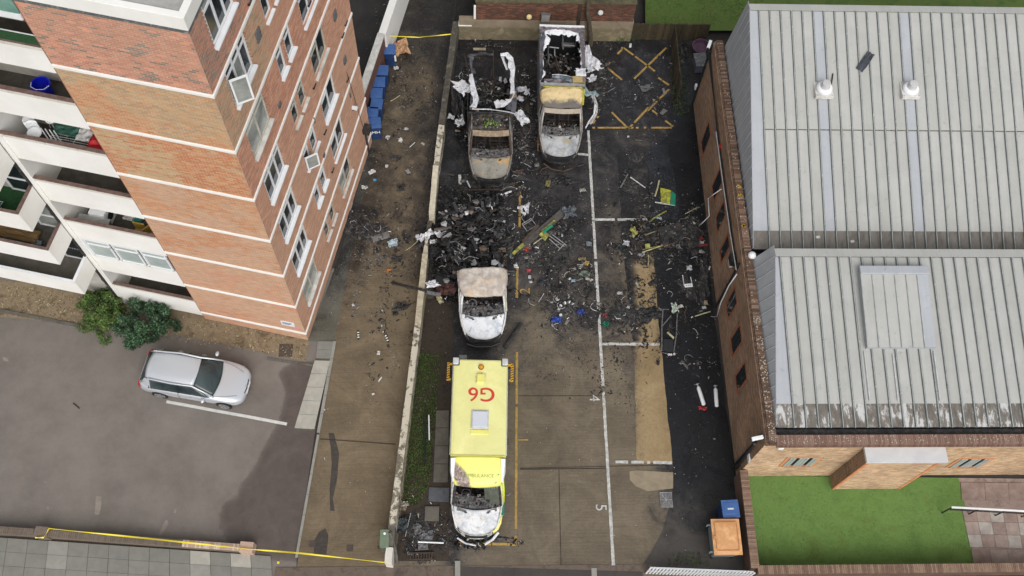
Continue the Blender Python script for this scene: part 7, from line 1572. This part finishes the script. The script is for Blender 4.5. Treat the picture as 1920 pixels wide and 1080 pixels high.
for k, (px, py, rx, ry, h) in enumerate(((832, 440, 38, 52, .45), (838, 480, 30, 30, .4), (900, 380, 45, 50, .35), (925, 350, 50, 12, .14), (1003, 440, 38, 22, .14), (985, 478, 25, 16, .10), (1048, 468, 30, 14, .08), (1086, 512, 22, 12, .12), (1062, 575, 30, 14, .09), (1228, 442, 48, 26, .12), (1218, 590, 24, 14, .16), (690, 430, 30, 18, .10), (655, 425, 16, 14, .05),
                                                 (985, 235, 15, 36, .16), (984, 180, 12, 32, .16), (862, 190, 14, 46, .2), (1120, 155, 18, 34, .14), (1170, 592, 32, 16, .07), (1055, 342, 30, 9, .14), (785, 990, 28, 26, .10), (1185, 350, 18, 14, .05), (1300, 440, 18, 30, .09), (1290, 540, 20, 22, .06), (1320, 520, 10, 50, .07), (960, 455, 14, 26, .14), (905, 1008, 42, 9, .1), (1275, 108, 14, 20, .2))):
    def mf_(u, v, px=px, py=py, rx=rx, ry=ry, h=h, k=k):
        a = u * 2 * math.pi; ed = 1 + .55 * fbm(math.cos(a) * 1.3 + k, math.sin(a) * 1.3, k * .7) + .25 * fbm(math.cos(a) * 5 + k, math.sin(a) * 5)
        rr = v * ed; p = at(px + math.cos(a) * rx * rr, py + math.sin(a) * ry * rr)
        return (p.x, p.y, .018 + h * max(0, 1 - v * v) * (.45 + .9 * abs(fbm(p.x * 3.1, p.y * 3.1, k)) + .35 * fbm(p.x * 9, p.y * 9, k)))
    md_.grid(mf_, 44, 16)
md_.build('ash_mound', ashm, smooth=False)['kind'] = 'stuff'
wm = MB()
for px, py, rx, ry, n in ((900, 400, 70, 70, 150), (835, 450, 40, 60, 90), (1030, 430, 70, 50, 60), (1230, 440, 70, 50, 80), (1300, 460, 30, 50, 40), (985, 250, 20, 60, 50), (1125, 160, 25, 60, 50), (1060, 560, 60, 50, 50), (1090, 510, 30, 25, 30), (690, 430, 40, 30, 30), (870, 190, 20, 60, 50), (1170, 590, 50, 40, 30), (1280, 600, 40, 70, 30), (920, 345, 40, 12, 30)):
    for _ in range(n):
        p = at(px + RG.gauss(0, .5) * rx, py + RG.gauss(0, .5) * ry, .03); a = RG.uniform(0, 6.28); cv = RG.uniform(-1.6, 1.6); P = [p.copy()]; l = RG.uniform(.04, .13)
        hz = .9 if (px, py) == (900, 400) else .12
        p.z += RG.random() * hz; P = [p.copy()]
        for q in range(RG.randint(3, 8)): a += cv * .35 + RG.gauss(0, .3); p = p + Vector((math.cos(a) * l, math.sin(a) * l, RG.gauss(0, .02))); p.z = max(.03, p.z); P.append(p.copy())
        c = RG.choice(D_ * 3 + Gy + Wt[:2] + [lin((120, 96, 76))]); wm.tube(P, RG.uniform(.004, .012), 4, c)
wm.build('wire_tangle', M['debris'])['kind'] = 'stuff'
# tiny litter flecks over drive and yard
fl = MB()
for _ in range(1500):
    px, py = RG.uniform(600, 1360), RG.uniform(80, 1040); p = at(px, py)
    if RG.random() > soot(p.x, p.y) * .9 + .12: continue
    if 940 > px > 845 and py > 500: continue
    s = RG.uniform(.006, .022); c = RG.choice(Wt + Gy + [lin((196, 190, 176))]); a = RG.random() * 3; fl.cbox((p.x, p.y, .026), (s, s * RG.uniform(.6, 2), .008), a, c)
fl.build('litter_flecks', M['debris'])['kind'] = 'stuff'
def bar(name, lab, cat, pts, r, mat, n=6, r1=None, sq=None, group=None):
    b = MB(); P = [at(*p) for p in pts]
    if sq:
        for a, q in zip(P, P[1:]):
            d_ = q - a; mx = Matrix.Translation((a + q) / 2) @ d_.to_track_quat('X', 'Z').to_matrix().to_4x4(); b.box((-d_.length / 2, -sq[0] / 2, -sq[1] / 2), (d_.length / 2, sq[0] / 2, sq[1] / 2), (1, 1, 1), mx)
    else: b.tube(P, r, n, r1=r1)
    return tag(b.build(name, mat), lab, cat, group)
dy = pm('scorched_yellow_skin', (196, 196, 70), (128, 126, 62), 7, .6, .1, 30, c3=(64, 62, 52), spk=.15); gr_ = flat('green_panel_print', (20, 140, 104), .5); dcr = pm('dirty_cream_edge', (196, 190, 150), (150, 142, 104), 4, .7, .1, 30)
# beams over the low wall
bar('charred_beam', 'long charred beam thrown over the low wall onto the drive', 'beam', [(735, 530, .15), (790, 543, 1.08), (826, 552, .9)], .05, M['char'], sq=(.10, .08))
bar('arm_scrap', 'pale bent arm beside the charred beam on the wall', 'scrap', [(800, 548, 1.12), (826, 553, 1.0)], .03, M['ashgrey'], sq=(.14, .06))
sheet('white_sheet_scrap', 'crumpled white sheet on the low wall beside the charred beam', 'scrap', 812, 533, 1.02, .55, .3, M['ashwhite'], 81, .25, .1, .3)
sheet('rust_sheet', 'rust red sheet scrap inside the wall beside the burnt cab', 'scrap', 838, 543, .5, .8, .5, pm('rust_red_sheet', (110, 66, 56), (76, 50, 46), 3, .8, .2, 30), 82, .1, .15, .3)
sheet('cream_scrap', 'pale cream offcut left of the second burnt cab', 'scrap', 825, 562, .3, .2, .35, dcr, 83, .5, .05, .3)
for k, (px, py, sx, sy, lab) in enumerate(((788, 447, .32, .3, 'crumpled white lump on the drive side of the wall gap'), (803, 441, .42, .3, 'larger white crumpled sheet lying in the wall gap'), (811, 455, .2, .22, 'small white lump at the lower end of the wall gap'), (823, 440, .3, .25, 'pale grey folded scrap inside the wall gap'))):
    sheet('white_lump', lab, 'scrap', px, py, .55, sx, sy, M['ashwhite'], 90 + k, k * .8, .14, .5, .02, nx=7, ny=7)
for k, (px, py, lab) in enumerate(((745, 457, 0), )):
    sheet('plastic_bag', 'pale blue grey plastic bag lying in the middle of the drive', 'bag', 737, 458, .05, .42, .32, pm('pale_bag_plastic', (142, 160, 172), (176, 190, 198), 3, .4, .2, 20), 95, .2, .2, .3, .02)
DR = [(703, 338, .14, (60, 150, 200), 'small bright blue rag on the drive near the tower'), (697, 323, .28, (206, 206, 204), 'white torn paper on the drive next to the blue rag'), (725, 312, .16, (190, 190, 188), 'crumpled white paper right of the torn paper'), (765, 322, .2, (150, 152, 152), 'grey flat scrap in the upper middle of the drive'),
      (683, 352, .2, (210, 208, 204), 'white leaf shaped scrap near the tower wall'), (743, 128, .2, (200, 198, 196), 'small white rod shaped scrap near the far blue bin'), (727, 258, .22, (196, 194, 190), 'crumpled white paper below the nearest blue bin'), (751, 263, .22, (206, 204, 200), 'white crumpled paper in front of the bins toward the wall'),
      (793, 270, .16, (176, 176, 174), 'flat grey offcut near the wall opposite the bins'), (762, 242, .16, (184, 184, 180), 'flat light offcut in the drive beside the nearest bin'), (728, 507, .16, (190, 110, 50), 'small orange brown scrap on the drive below the grey bag'), (710, 662, .16, (214, 214, 210), 'white folded paper on the lower drive'),
      (662, 572, .12, (200, 204, 206), 'small white paper near the path below the tower'), (608, 768, .07, (212, 210, 206), 'tiny white scrap beside the paving slabs'), (700, 739, .10, (206, 204, 200), 'small white scrap in the middle of the lower drive')]
for k, (px, py, s, c, lab) in enumerate(DR):
    c = tuple(c); sheet('litter', lab, 'litter', px, py, .03, s * 1.1, s * .8, pm('litter_%d' % k, c, tuple(v * .85 for v in c), 5, .7, .1, 30), 100 + k, k * .7, s * .22, .6, .008, nx=6, ny=5)
bar('pipe_scrap', 'thin pale rod lying on the drive beside the blue bins', 'scrap', [(732, 190, .04), (750, 179, .04)], .02, dcr)
bar('pipe_scrap', 'short thin rod on the drive below the crumpled papers', 'scrap', [(768, 276, .04), (778, 267, .04)], .018, M['ashwhite'])
sheet('black_rag', 'black burnt rag on the drive near the low wall', 'scrap', 753, 576, .05, .65, .35, M['char'], 120, .3, .15, .6); sheet('black_rag', 'small black burnt scrap at the left end of the rag', 'scrap', 741, 588, .04, .2, .2, M['char'], 121, .3, .1, .6)
sheet('black_scrap', 'flat black burnt scrap on the drive below the bins', 'scrap', 743, 297, .03, .5, .2, M['char'], 122, .0, .06, .6); sheet('black_scrap', 'round black burnt scrap in the middle of the drive', 'scrap', 752, 353, .03, .4, .35, M['char'], 123, .0, .12, .5); sheet('black_scrap', 'black burnt scrap right of the grey bag below it', 'scrap', 744, 487, .03, .45, .28, M['char'], 124, .0, .1, .6)
for k, (px, py, lab) in enumerate(((672, 628, 'striped coil spring scrap on the lower drive, left of two'), (725, 634, 'striped coil spring scrap on the lower drive, right of two'))):
    t = thing('coil_spring', lab, 'spring', at(px, py, .03), .1 + k * .3); 
    for q in range(7): b = MB(); b.lathe((0, q * .055 - .18, .03), [(.035, -.02), (.045, 0), (.035, .02)], 8); b.build('coil', M['cream'] if q % 2 else M['black'], t)
# long panel with green print in the middle of the yard
t = thing('vehicle_skin', 'long torn yellow edged side panel with green print in mid yard', 'vehicle panel', at(1015, 430, .0))
def lp(px, py, z): return at(px, py, z) - Vector(t.location)
def pan(name, quad, mat, th=.03): b = MB(); b.face([lp(*q) for q in quad]); return b.build(name, mat, t, solid=th)
pan('panel', [(966, 466, .15), (978, 470, .18), (1066, 398, .35), (1052, 392, .35)], pm('charred_grey_panel', (62, 60, 58), (88, 82, 76), 4, .8, .3, 30, c3=(46, 44, 44)), .04)
pan('panel_edge', [(960, 474, .2), (964, 478, .2), (984, 460, .22), (980, 455, .22)], dy); pan('panel_edge', [(1014, 433, .36), (1020, 431, .38), (1042, 414, .4), (1038, 413, .4)], dy); pan('yellow_corner', [(1011, 440, .38), (1018, 432, .4), (1030, 440, .4), (1022, 452, .38)], dy)
pan('green_print', [(1018, 434, .42), (1034, 420, .44), (1037, 424, .44), (1020, 438, .42)], gr_, .012); pan('rail', [(978, 452, .3), (982, 454, .3), (1012, 424, .4), (1008, 420, .4)], M['rusty'], .05)
for a_, b_ in (((1030, 442, .4), (1058, 462, .35)), ((1030, 448, .38), (1050, 466, .3)), ((1058, 458, .35), (1046, 470, .2)), ((984, 446, .3), (1008, 426, .35)), ((1000, 458, .2), (1016, 446, .3)), ((1036, 440, .4), (1062, 460, .3))):
    b = MB(); b.tube([lp(*a_), lp(*b_)], .022, 6); b.build('frame_rail', M['alu'] if a_[0] > 1000 else dcr, t)
sheet('grey_scrap', 'crumpled blue grey scrap at the upper end of the long torn panel', 'scrap', 1066, 400, .3, .6, .5, pm('blue_grey_scrap', (70, 76, 84), (100, 106, 112), 4, .6, .2, 30), 131, .2, .25, .5)
sheet('white_bracket', 'white crumpled bracket above the long torn panel', 'scrap', 982, 396, .3, .34, .5, M['ashwhite'], 132, .4, .2, .6, holes=1); sheet('white_bracket', 'narrow white bent bracket beside the crumpled one', 'scrap', 989, 390, .3, .12, .45, M['ashwhite'], 133, -.2, .1, .4)
t = thing('scrap_rack', 'small rectangular frame above the long torn panel', 'frame', at(992, 422, .1), .6); b = MB(); b.tube([(-.25, -.2, 0), (.25, -.2, 0), (.25, .2, .05), (-.25, .2, .05), (-.25, -.2, 0)], .025, 6); b.tube([(-.25, .12, .05), (.25, .12, .05)], .018, 6); b.build('frame', M['alu'], t)
ITEMS = [('red_bag', 'orange red bag on the ground under the long torn panel', 'bag', 988, 468, .26, .22, (196, 70, 44)), ('red_scrap', 'small pink and red packet above the yellow number two', 'packet', 991, 508, .18, .16, (190, 70, 80)), ('white_pad', 'white square pad on the yellow line beside the second burnt cab', 'pad', 967, 499, .18, .2, (214, 214, 214)),
         ('white_cup', 'small white bottle shaped scrap above the yellow number two', 'scrap', 993, 520, .12, .16, (206, 206, 210)), ('cap_scrap', 'small white cap above the yellow number two', 'cap', 995, 529, .13, .1, (210, 210, 212)),
         ('blue_bag', 'bright blue bag, the larger and lower of two in mid yard', 'bag', 1043, 600, .40, .26, (36, 80, 190)), ('blue_bag', 'darker blue bag, the smaller of two in mid yard', 'bag', 1088, 586, .28, .24, (36, 60, 150)), ('green_bag', 'emerald green bag right of the white bay line', 'bag', 1135, 608, .24, .26, (10, 110, 86)), ('red_rag', 'small dark red rag above the emerald bag', 'rag', 1134, 592, .18, .2, (130, 54, 58)),
         ('yellow_glove', 'yellow scrap left of the white bay line', 'scrap', 1100, 494, .16, .2, (196, 160, 60)), ('yellow_strip', 'dull yellow bent strip beside the yellow scrap', 'scrap', 1091, 486, .3, .14, (150, 138, 90)), ('grey_bag', 'flat sage grey sheet beside the white bay line', 'sheet', 1094, 514, .5, .28, (112, 124, 108)), ('white_roll', 'white roll shaped scrap beside the sage grey sheet', 'roll', 1081, 506, .42, .12, (190, 188, 180)),
         ('white_rag', 'white cloth scrap below the sage grey sheet', 'rag', 1104, 524, .34, .12, (206, 202, 194)), ('blue_cup', 'pale blue scrap under the white roll', 'scrap', 1075, 527, .16, .12, (150, 180, 200)), ('white_scrap', 'small white scrap left of the pale blue scrap', 'scrap', 1068, 523, .12, .08, (210, 210, 210)), ('grey_lump', 'pale blue grey lump left of the white bay line, mid yard', 'scrap', 1104, 458, .2, .2, (140, 150, 162)),
         ('lid_scrap', 'round white lid in mid yard left of the striped hose', 'lid', 1045, 561, .18, .14, (196, 196, 196)), ('white_rag', 'white crumpled rag beside the wreck of torn yellow panels', 'rag', 1174, 457, .3, .24, (196, 196, 200)), ('white_rag', 'pale rag at the foot of the torn yellow panels', 'rag', 1203, 477, .28, .18, (176, 176, 180)), ('teal_scrap', 'dark teal burnt lump left of the torn yellow panels', 'scrap', 1162, 464, .4, .28, (40, 52, 54)),
         ('red_cylinder', 'bright red strip by the foot of the side wall', 'scrap', 1318, 460, .38, .08, (190, 50, 36)), ('red_scrap', 'dark red scrap just above the red strip by the wall', 'scrap', 1314, 448, .14, .22, (160, 40, 34)), ('white_bottle', 'white bottle beside the red strip by the wall', 'bottle', 1316, 455, .16, .12, (220, 220, 214)), ('white_bottle', 'white crumpled bottle below the red strip by the wall', 'bottle', 1314, 472, .16, .14, (210, 208, 204)),
         ('blue_box', 'slate blue flat box right of the burnt board', 'box', 1299, 444, .2, .12, (90, 96, 120)), ('white_box', 'small white box beside the upper yellow strip', 'box', 1236, 409, .2, .14, (170, 190, 210)), ('white_lump', 'white lump on the wet tarmac above the metal tray', 'scrap', 1292, 503, .22, .2, (206, 208, 214)), ('white_leaf', 'white torn scrap to the right of the tall bent frame', 'scrap', 1275, 575, .24, .14, (200, 196, 186)), ('cream_scrap', 'cream torn scrap by the wall right of the tall frame', 'scrap', 1323, 568, .16, .18, (176, 160, 124)),
         ('white_scrap', 'small white torn scrap below the cream one by the wall', 'scrap', 1320, 577, .16, .12, (206, 206, 204)), ('red_bag', 'red packet with white print under the gas cylinders', 'packet', 1317, 766, .28, .14, (190, 40, 44)), ('white_scrap', 'white crumpled scrap by the upper left corner of the drain wall', 'scrap', 760, 945, .22, .2, (190, 188, 186)), ('buff_stone', 'buff stone beside the low wall at the grass edge', 'stone', 757, 950, .26, .34, (150, 134, 112)),
         ('grey_scrap', 'burnt black bundle on the sandy strip edge', 'scrap', 1218, 588, .62, .42, (40, 42, 44)), ('black_hose', 'black coiled hose scrap left of the white lid', 'scrap', 1044, 540, .42, .24, (38, 34, 34)), ('fallen_scrap', 'slate grey fallen panel near the leaning dark strip', 'panel', 1018, 530, .46, .26, (52, 54, 60)), ('green_box', 'dark green crumpled scrap in the upper mid yard', 'scrap', 1056, 488, .3, .24, (34, 40, 34)),
         ('white_paper', 'two pale scraps together right of the white bay line', 'paper', 1162, 550, .22, .12, (200, 200, 204)), ('white_scrap', 'small white scrap lower right of the pale pair', 'scrap', 1178, 576, .12, .12, (206, 204, 204)), ('green_scrap', 'green and dark scrap right of the emerald bag', 'scrap', 1160, 590, .26, .18, (50, 74, 66)), ('white_scrap', 'small white scrap on the sandy strip, upper part', 'scrap', 1195, 535, .08, .28, (180, 176, 160)),
         ('white_scrap', 'small white scrap on the hatched bay edge near the second row', 'scrap', 1178, 256, .08, .12, (214, 214, 210)), ('grey_bundle', 'grey crumpled bundle in the hatched bay', 'scrap', 1210, 166, .46, .3, (110, 114, 118)), ('dark_bag', 'dark burnt bag by the fence beyond the hatched bay', 'bag', 1274, 105, .5, .6, (34, 38, 38)),
         ('rust_scrap', 'rust brown bent sheet right of the left burnt bonnet', 'scrap', 972, 326, .5, .34, (84, 66, 60)), ('yellow_green_scrap', 'olive yellow bent scrap in front of the right burnt ambulance', 'scrap', 1027, 345, .2, .34, (136, 130, 70)), ('white_scrap', 'white bent scrap right of the olive yellow one', 'scrap', 1092, 357, .3, .16, (176, 172, 164)), ('dark_scrap', 'black tangled scrap right of the olive yellow one', 'scrap', 1055, 342, .7, .4, (34, 36, 36))]
for k, (nm, lab, cat, px, py, sx, sy, c) in enumerate(ITEMS):
    o = sheet(nm, lab, cat, px, py, .035, sx, sy, pm('%s_surface_%d' % (nm, k), c, tuple(v * .72 for v in c), 5, .55, .25, 30), 200 + k, (k * .37) % .8 - .4, min(sx, sy) * .38, .45, .02, nx=8, ny=7)
# tangled bars
BARS = [('dark_strip', 'long dark strip leaning in mid yard', [(1037, 484, .1), (1030, 510, .12), (1024, 543, .06)], .045, M['char']), ('thin_rod', 'thin pale rod at the lower end of the dark strip', [(1020, 550, .04), (1010, 566, .04)], .014, M['rail']), ('black_hose', 'thin black rectangle of wire beside the yellow number two', [(955, 546, .04), (966, 540, .05), (978, 552, .04), (972, 560, .04), (958, 556, .04)], .016, M['black']),
        ('black_beam', 'wide black beam lying beside the second burnt cab bonnet', [(977, 607, .15), (946, 652, .08)], .09, M['char']), ('yellow_strip', 'bright yellow edged strip above the torn yellow panels', [(1249, 396, .08), (1232, 405, .1), (1217, 416, .08)], .04, dy), ('yellow_tube', 'cream bent tube left of the green and yellow panel', [(1236, 338, .1), (1233, 352, .1), (1228, 368, .08)], .04, dcr), ('white_tube', 'white rail along the foot of the green and yellow panel', [(1228, 379, .08), (1266, 385, .08)], .03, M['rail']),
        ('wood_lath', 'thin pale lath on the wet tarmac near the wall', [(1283, 402, .05), (1309, 388, .05)], .018, dcr), ('wire', 'pale wire loop below the thin lath near the wall', [(1274, 411, .04), (1290, 408, .05), (1306, 411, .04)], .018, M['ashgrey']), ('pink_lath', 'pinkish torn lath at the lower edge of the burnt board', [(1244, 462, .12), (1262, 455, .12), (1272, 452, .1)], .03, pm('pink_torn_wood', (176, 130, 118), (120, 88, 78), 5, .8, .2, 30)),
        ('white_lath', 'cream lath at the lower left of the torn yellow panels', [(1204, 473, .1), (1240, 461, .12)], .026, dcr), ('cream_bar', 'cream bar just above the long cream lath', [(1205, 468, .16), (1222, 464, .16), (1243, 460, .14)], .02, dy), ('green_bar', 'pale green bar inside the torn yellow panels', [(1209, 441, .3), (1228, 434, .3)], .03, pm('pale_green_bar', (120, 128, 92), (90, 96, 70), 4, .7, .1, 30)), ('rod', 'thin brown rod below the torn yellow panels', [(1180, 486, .04), (1208, 490, .04)], .016, M['rusty']),
        ('rod', 'short upright brown rod on the sandy strip', [(1216, 478, .05), (1215, 500, .04)], .018, dcr), ('bent_strap', 'pale bent strap at the upper right bay, left arm', [(1177, 327, .2), (1170, 340, .15), (1163, 352, .05)], .04, M['ashgrey']), ('bent_strap', 'pale bent strap at the upper right bay, right arm', [(1182, 332, .15), (1196, 342, .1), (1210, 352, .05)], .025, M['rail']), ('cable_loop', 'dark cable loop under the bent straps', [(1212, 352, .04), (1208, 362, .04), (1196, 368, .04), (1180, 362, .04), (1168, 356, .04)], .025, M['char']),
        ('curved_trim', 'pale curved trim in front of the right burnt ambulance', [(1012, 325, .06), (1016, 317, .08), (1024, 314, .08), (1034, 315, .06)], .03, M['rusty']), ('rod', 'short rusty rod right of the curved trim', [(1082, 312, .05), (1094, 309, .05)], .03, M['rusty']), ('black_rods', 'dark rod pointing out of the wreck by the chassis', [(975, 358, .1), (950, 371, .1)], .02, M['char']), ('rail', 'pale rail on end beside the second wreck', [(944, 372, .4), (944, 392, .4)], .04, M['ashgrey']),
        ('white_pole', 'long white rail standing by the drain fence', [(784, 1016, .25), (832, 1018, .25)], .03, M['white']), ('thin_rod', 'thin pale rod lying in the burnt corner bed', [(770, 962, .05), (760, 1006, .05)], .012, M['rail']), ('wire', 'brown wire lying in the burnt corner bed', [(784, 963, .05), (785, 976, .05), (791, 983, .05)], .02, dcr),
        ('green_post', 'dark green pole lying in the grass bed', [(798, 772, .2), (796, 810, .2), (796, 868, .1)], .03, flat('bottle_green', (24, 50, 36), .5)), ('white_tube', 'white tube beside the dark green pole', [(804, 778, .2), (805, 825, .15)], .03, M['white']), ('stick', 'dark twig on the car park tarmac', [(137, 756, .03), (149, 766, .03)], .02, M['soil']),
        ('tail_pipe', 'pale tube by the wet curved edge of the drive', [(760, 470, .04), (772, 462, .04), (783, 452, .1)], .014, dcr), ('gutter_scrap', 'dark pipe scrap on the hatched bay line', [(1192, 262, .05), (1204, 264, .05)], .02, M['ashgrey'])]
for nm, lab, pts, r, mt in BARS: bar(nm, lab, 'scrap' if nm not in ('green_post', 'white_pole') else 'pole', pts, r, mt, 7)
t = thing('printed_scrap', 'torn panel with yellow and green print on wet tarmac', 'vehicle panel', at(1250, 366, .05))
b = MB(); b.face([lp(1238, 352, .1), lp(1239, 379, .1), lp(1256, 383, .14), lp(1258, 357, .16)]); b.build('yellow_part', ashmat('acid_yellow_panel', (186, 186, 50), (120, 122, 60), (120, 104, 50), (30, 34, 34), .5, 5), t, solid=.03)
b = MB(); b.face([lp(1258.3, 357, .16), lp(1256.3, 383, .14), lp(1266, 385, .1), lp(1267, 365, .12)]); b.build('green_part', ashmat('green_panel', (16, 130, 98), (30, 104, 84), (60, 100, 74), (28, 44, 40), .5, 5), t, solid=.03)
t = thing('torn_panel_heap', 'heap of torn yellow edged panels and black board on wet tarmac', 'wreckage', at(1230, 440, .05))
for q, mt in ((((1184, 428, .3), (1190, 424, .3), (1194, 436, .25), (1186, 444, .2)), dy), (((1180, 431, .3), (1184, 426, .3), (1196, 438, .3), (1192, 441, .3)), dy), (((1186, 444, .2), (1194, 434, .2), (1196, 434, .2), (1188, 446, .2)), dcr), (((1209, 458, .25), (1218, 456, .25), (1219, 464, .2), (1210, 466, .2)), dy),
              (((1232, 428, .2), (1274, 416, .15), (1286, 448, .1), (1244, 462, .15)), M['char']), (((1200, 430, .1), (1226, 420, .15), (1232, 452, .1), (1206, 462, .1)), M['char']), (((1200, 425, .2), (1206, 420, .2), (1208, 422, .2), (1202, 427, .2)), dy)):
    b = MB(); b.face([lp(*p_) for p_ in q][::-1]); b.build('panel', mt, t, solid=.03)
for a_, b_ in (((1274, 416, .15), (1288, 448, .15)), ((1206, 440, .3), (1238, 430, .25)), ((1196, 452, .2), (1206, 470, .1)), ((1200, 424, .25), (1222, 412, .2))): b = MB(); b.tube([lp(*a_), lp(*b_)], .022, 6); b.build('edge_rail', M['rusty'], t)
scrapfill('shredded_parts', t, (-1.0, -.5, .0), (1.0, .5, .25), 500, 77, ASHC, (.03, .22))
# bent frame and tray by the wall
t = thing('frame_scrap', 'tall bent rectangular metal frame leaning on the dark tarmac', 'frame', at(1256, 620, .05)); b = MB(); b.tube([lp(1243, 580, .5), lp(1241, 612, .4), lp(1241, 632, .35), lp(1241, 658, .1)], .025, 7); b.tube([lp(1243, 580, .5), lp(1254, 580, .5)], .02, 6); b.tube([lp(1270, 588, .4), lp(1268, 628, .3), lp(1263, 662, .1)], .025, 7); b.tube([lp(1242, 661, .1), lp(1254, 664, .1), lp(1264, 666, .1)], .02, 6); b.tube([lp(1241, 612, .4), lp(1258, 592, .5)], .022, 6); b.build('frame', M['ashgrey'], t)
b = MB(); b.face([lp(1250, 624, .3), lp(1252, 622, .3), lp(1264, 632, .3), lp(1263, 636, .3)][::-1]); b.build('torn_corner', dcr, t, solid=.02); b = MB(); b.face([lp(1244, 636, .12), lp(1243, 658, .08), lp(1262, 661, .08), lp(1263, 636, .12)]); b.build('dark_pane', M['black'], t, solid=.02)
b = MB()
for x, y in ((1254, 665), (1258, 665), (1264, 664)): b.cbox(lp(x, y, .1), (.08, .08, .08), .4)
b.build('hinge_blocks', M['ashwhite'], t)
sheet('printed_card', 'green and white printed card at the top of the bent frame', 'card', 1264, 578, .3, .24, .42, ashmat('green_white_card', (200, 196, 190), (150, 176, 160), (190, 170, 160), (40, 120, 100), .5, 6), 301, .2, .15, .4)
t = thing('metal_tray', 'open white metal tray frame on the wet tarmac', 'tray', at(1288, 528, .06), .12); b = MB(); b.tube([(-.13, .32, .02), (-.16, -.18, 0), (.2, -.2, 0), (.2, .2, .02)], .02, 6); b.build('rim', M['ashwhite'], t); b = MB(); b.box((-.15, -.28, 0), (.2, -.12, .03)); b.build('bar', M['white'], t); b = MB()
for x in (-.06, .03, .1): b.lathe((x, -.2, .03), [(.02, 0), (.02, .01)], 8)
b.build('holes', M['black'], t)
bar('yellow_lath', 'olive yellow lath with white end by the side wall', 'scrap', [(1303, 593, .08), (1318, 588, .1), (1332, 584, .1)], .03, dcr)
# striped hose, broom like arc in mid yard
t = thing('striped_hose', 'curved black and white corrugated hose above the blue bag', 'hose', at(1058, 572, .06)); pts = [(1052, 592), (1047, 582), (1050, 574), (1058, 568), (1067, 566), (1074, 570), (1077, 576)]; P = [lp(x, y, .08) for x, y in pts]; k = 0
for a_, b_ in zip(P, P[1:]):
    for s in range(3): p0, p1 = a_.lerp(b_, s / 3), a_.lerp(b_, (s + .85) / 3); b = MB(); b.tube([p0, p1], .07, 9); b.build('ring', M['ashwhite'] if k % 3 == 0 else (M['char'] if k % 3 == 1 else M['ashgrey']), t); k += 1
t = thing('wheel_scrap', 'grey ring shaped burnt wheel part in the hatched bay', 'wheel part', at(1208, 168, .08)); b = MB(); b.tube([(.16 * math.cos(a * .4) * (1 + .2 * math.sin(a * 2)), .12 * math.sin(a * .4), .05 + .02 * math.sin(a)) for a in range(17)], .03, 6, cap=False); b.tube([(.15, .05, .05), (.45, .1, .05)], .018, 5); b.build('ring', M['ashgrey'], t)
t = thing('tyre', 'burnt tyre on the drive edge by the wall', 'tyre', at(800, 432, .3)); b = MB(); b.tube([(.24 * math.cos(a * .393), .24 * math.sin(a * .393), .05) for a in range(17)], .07, 8, cap=False); b.build('tread', M['rubber'], t)
# grate and rubble at the bottom left bed
t = thing('drain_fence', 'rusty slotted grille lying at the front of the burnt bed', 'grille', at(790, 1043, .05)); 
for k in range(9): b = MB(); b.box((-.42 + k * .1, -.10, 0), (-.38 + k * .1, .10, .06)); b.build('slat', M['rusty'], t)
b = MB(); b.box((-.45, .10, 0), (.48, .13, .08)); b.box((-.45, -.13, 0), (.48, -.10, .05)); b.build('frame', M['rusty'], t)
sheet('panel_scrap', 'grey flaking panel behind the slotted grille', 'panel', 793, 1024, .1, .38, .3, M['ashgrey'], 311, .05, .04, .2); sheet('slate_scrap', 'teal grey slate scrap in the burnt corner bed', 'scrap', 753, 985, .1, .45, .5, pm('teal_slate', (54, 62, 64), (40, 44, 46), 4, .6, .2, 30), 312, .2, .1, .3)
sheet('pale_scrap', 'pale grey crumpled scrap in the burnt corner bed', 'scrap', 783, 992, .08, .26, .42, M['ashgrey'], 313, .2, .1, .5); sheet('ash_heap', 'light grey ash heap above the white rail', 'ash', 800, 1006, .05, .5, .4, pm('pale_ash_heap', (120, 120, 124), (88, 88, 92), 8, .9, .6, 60), 314, .2, .12, .5)
b = MB(); b.box((-.16, -.14, 0), (.16, .14, .02)); tag(b.build('white_plate', pm('cut_out_plate', (150, 150, 148), (100, 100, 98), 8, .6, .2, 30), bevel=.004), 'pale metal plate behind the rear of the yellow ambulance', 'plate').location = at(868, 672, .9)
b = MB(); b.box((-.10, -.28, 0), (.10, .28, .02)); tag(b.build('marker_slab', M['slab'][2]), 'pale rectangular slab in the pavement at the yard mouth, left', 'slab').location = at(858, 1066, .026)
b = MB(); b.box((-.10, -.18, 0), (.10, .18, .02)); tag(b.build('marker_slab', M['slab'][2]), 'pale rectangular slab in the pavement at the yard mouth, right', 'slab').location = at(1114, 1074, .026)
b = MB(); b.box((-.04, -.04, 0), (.04, .04, .03)); tag(b.build('yellow_marker', M['tape']), 'small yellow block on the pavement below the tape', 'marker').location = at(522, 1055, .02)
bpy.context.view_layer.update()
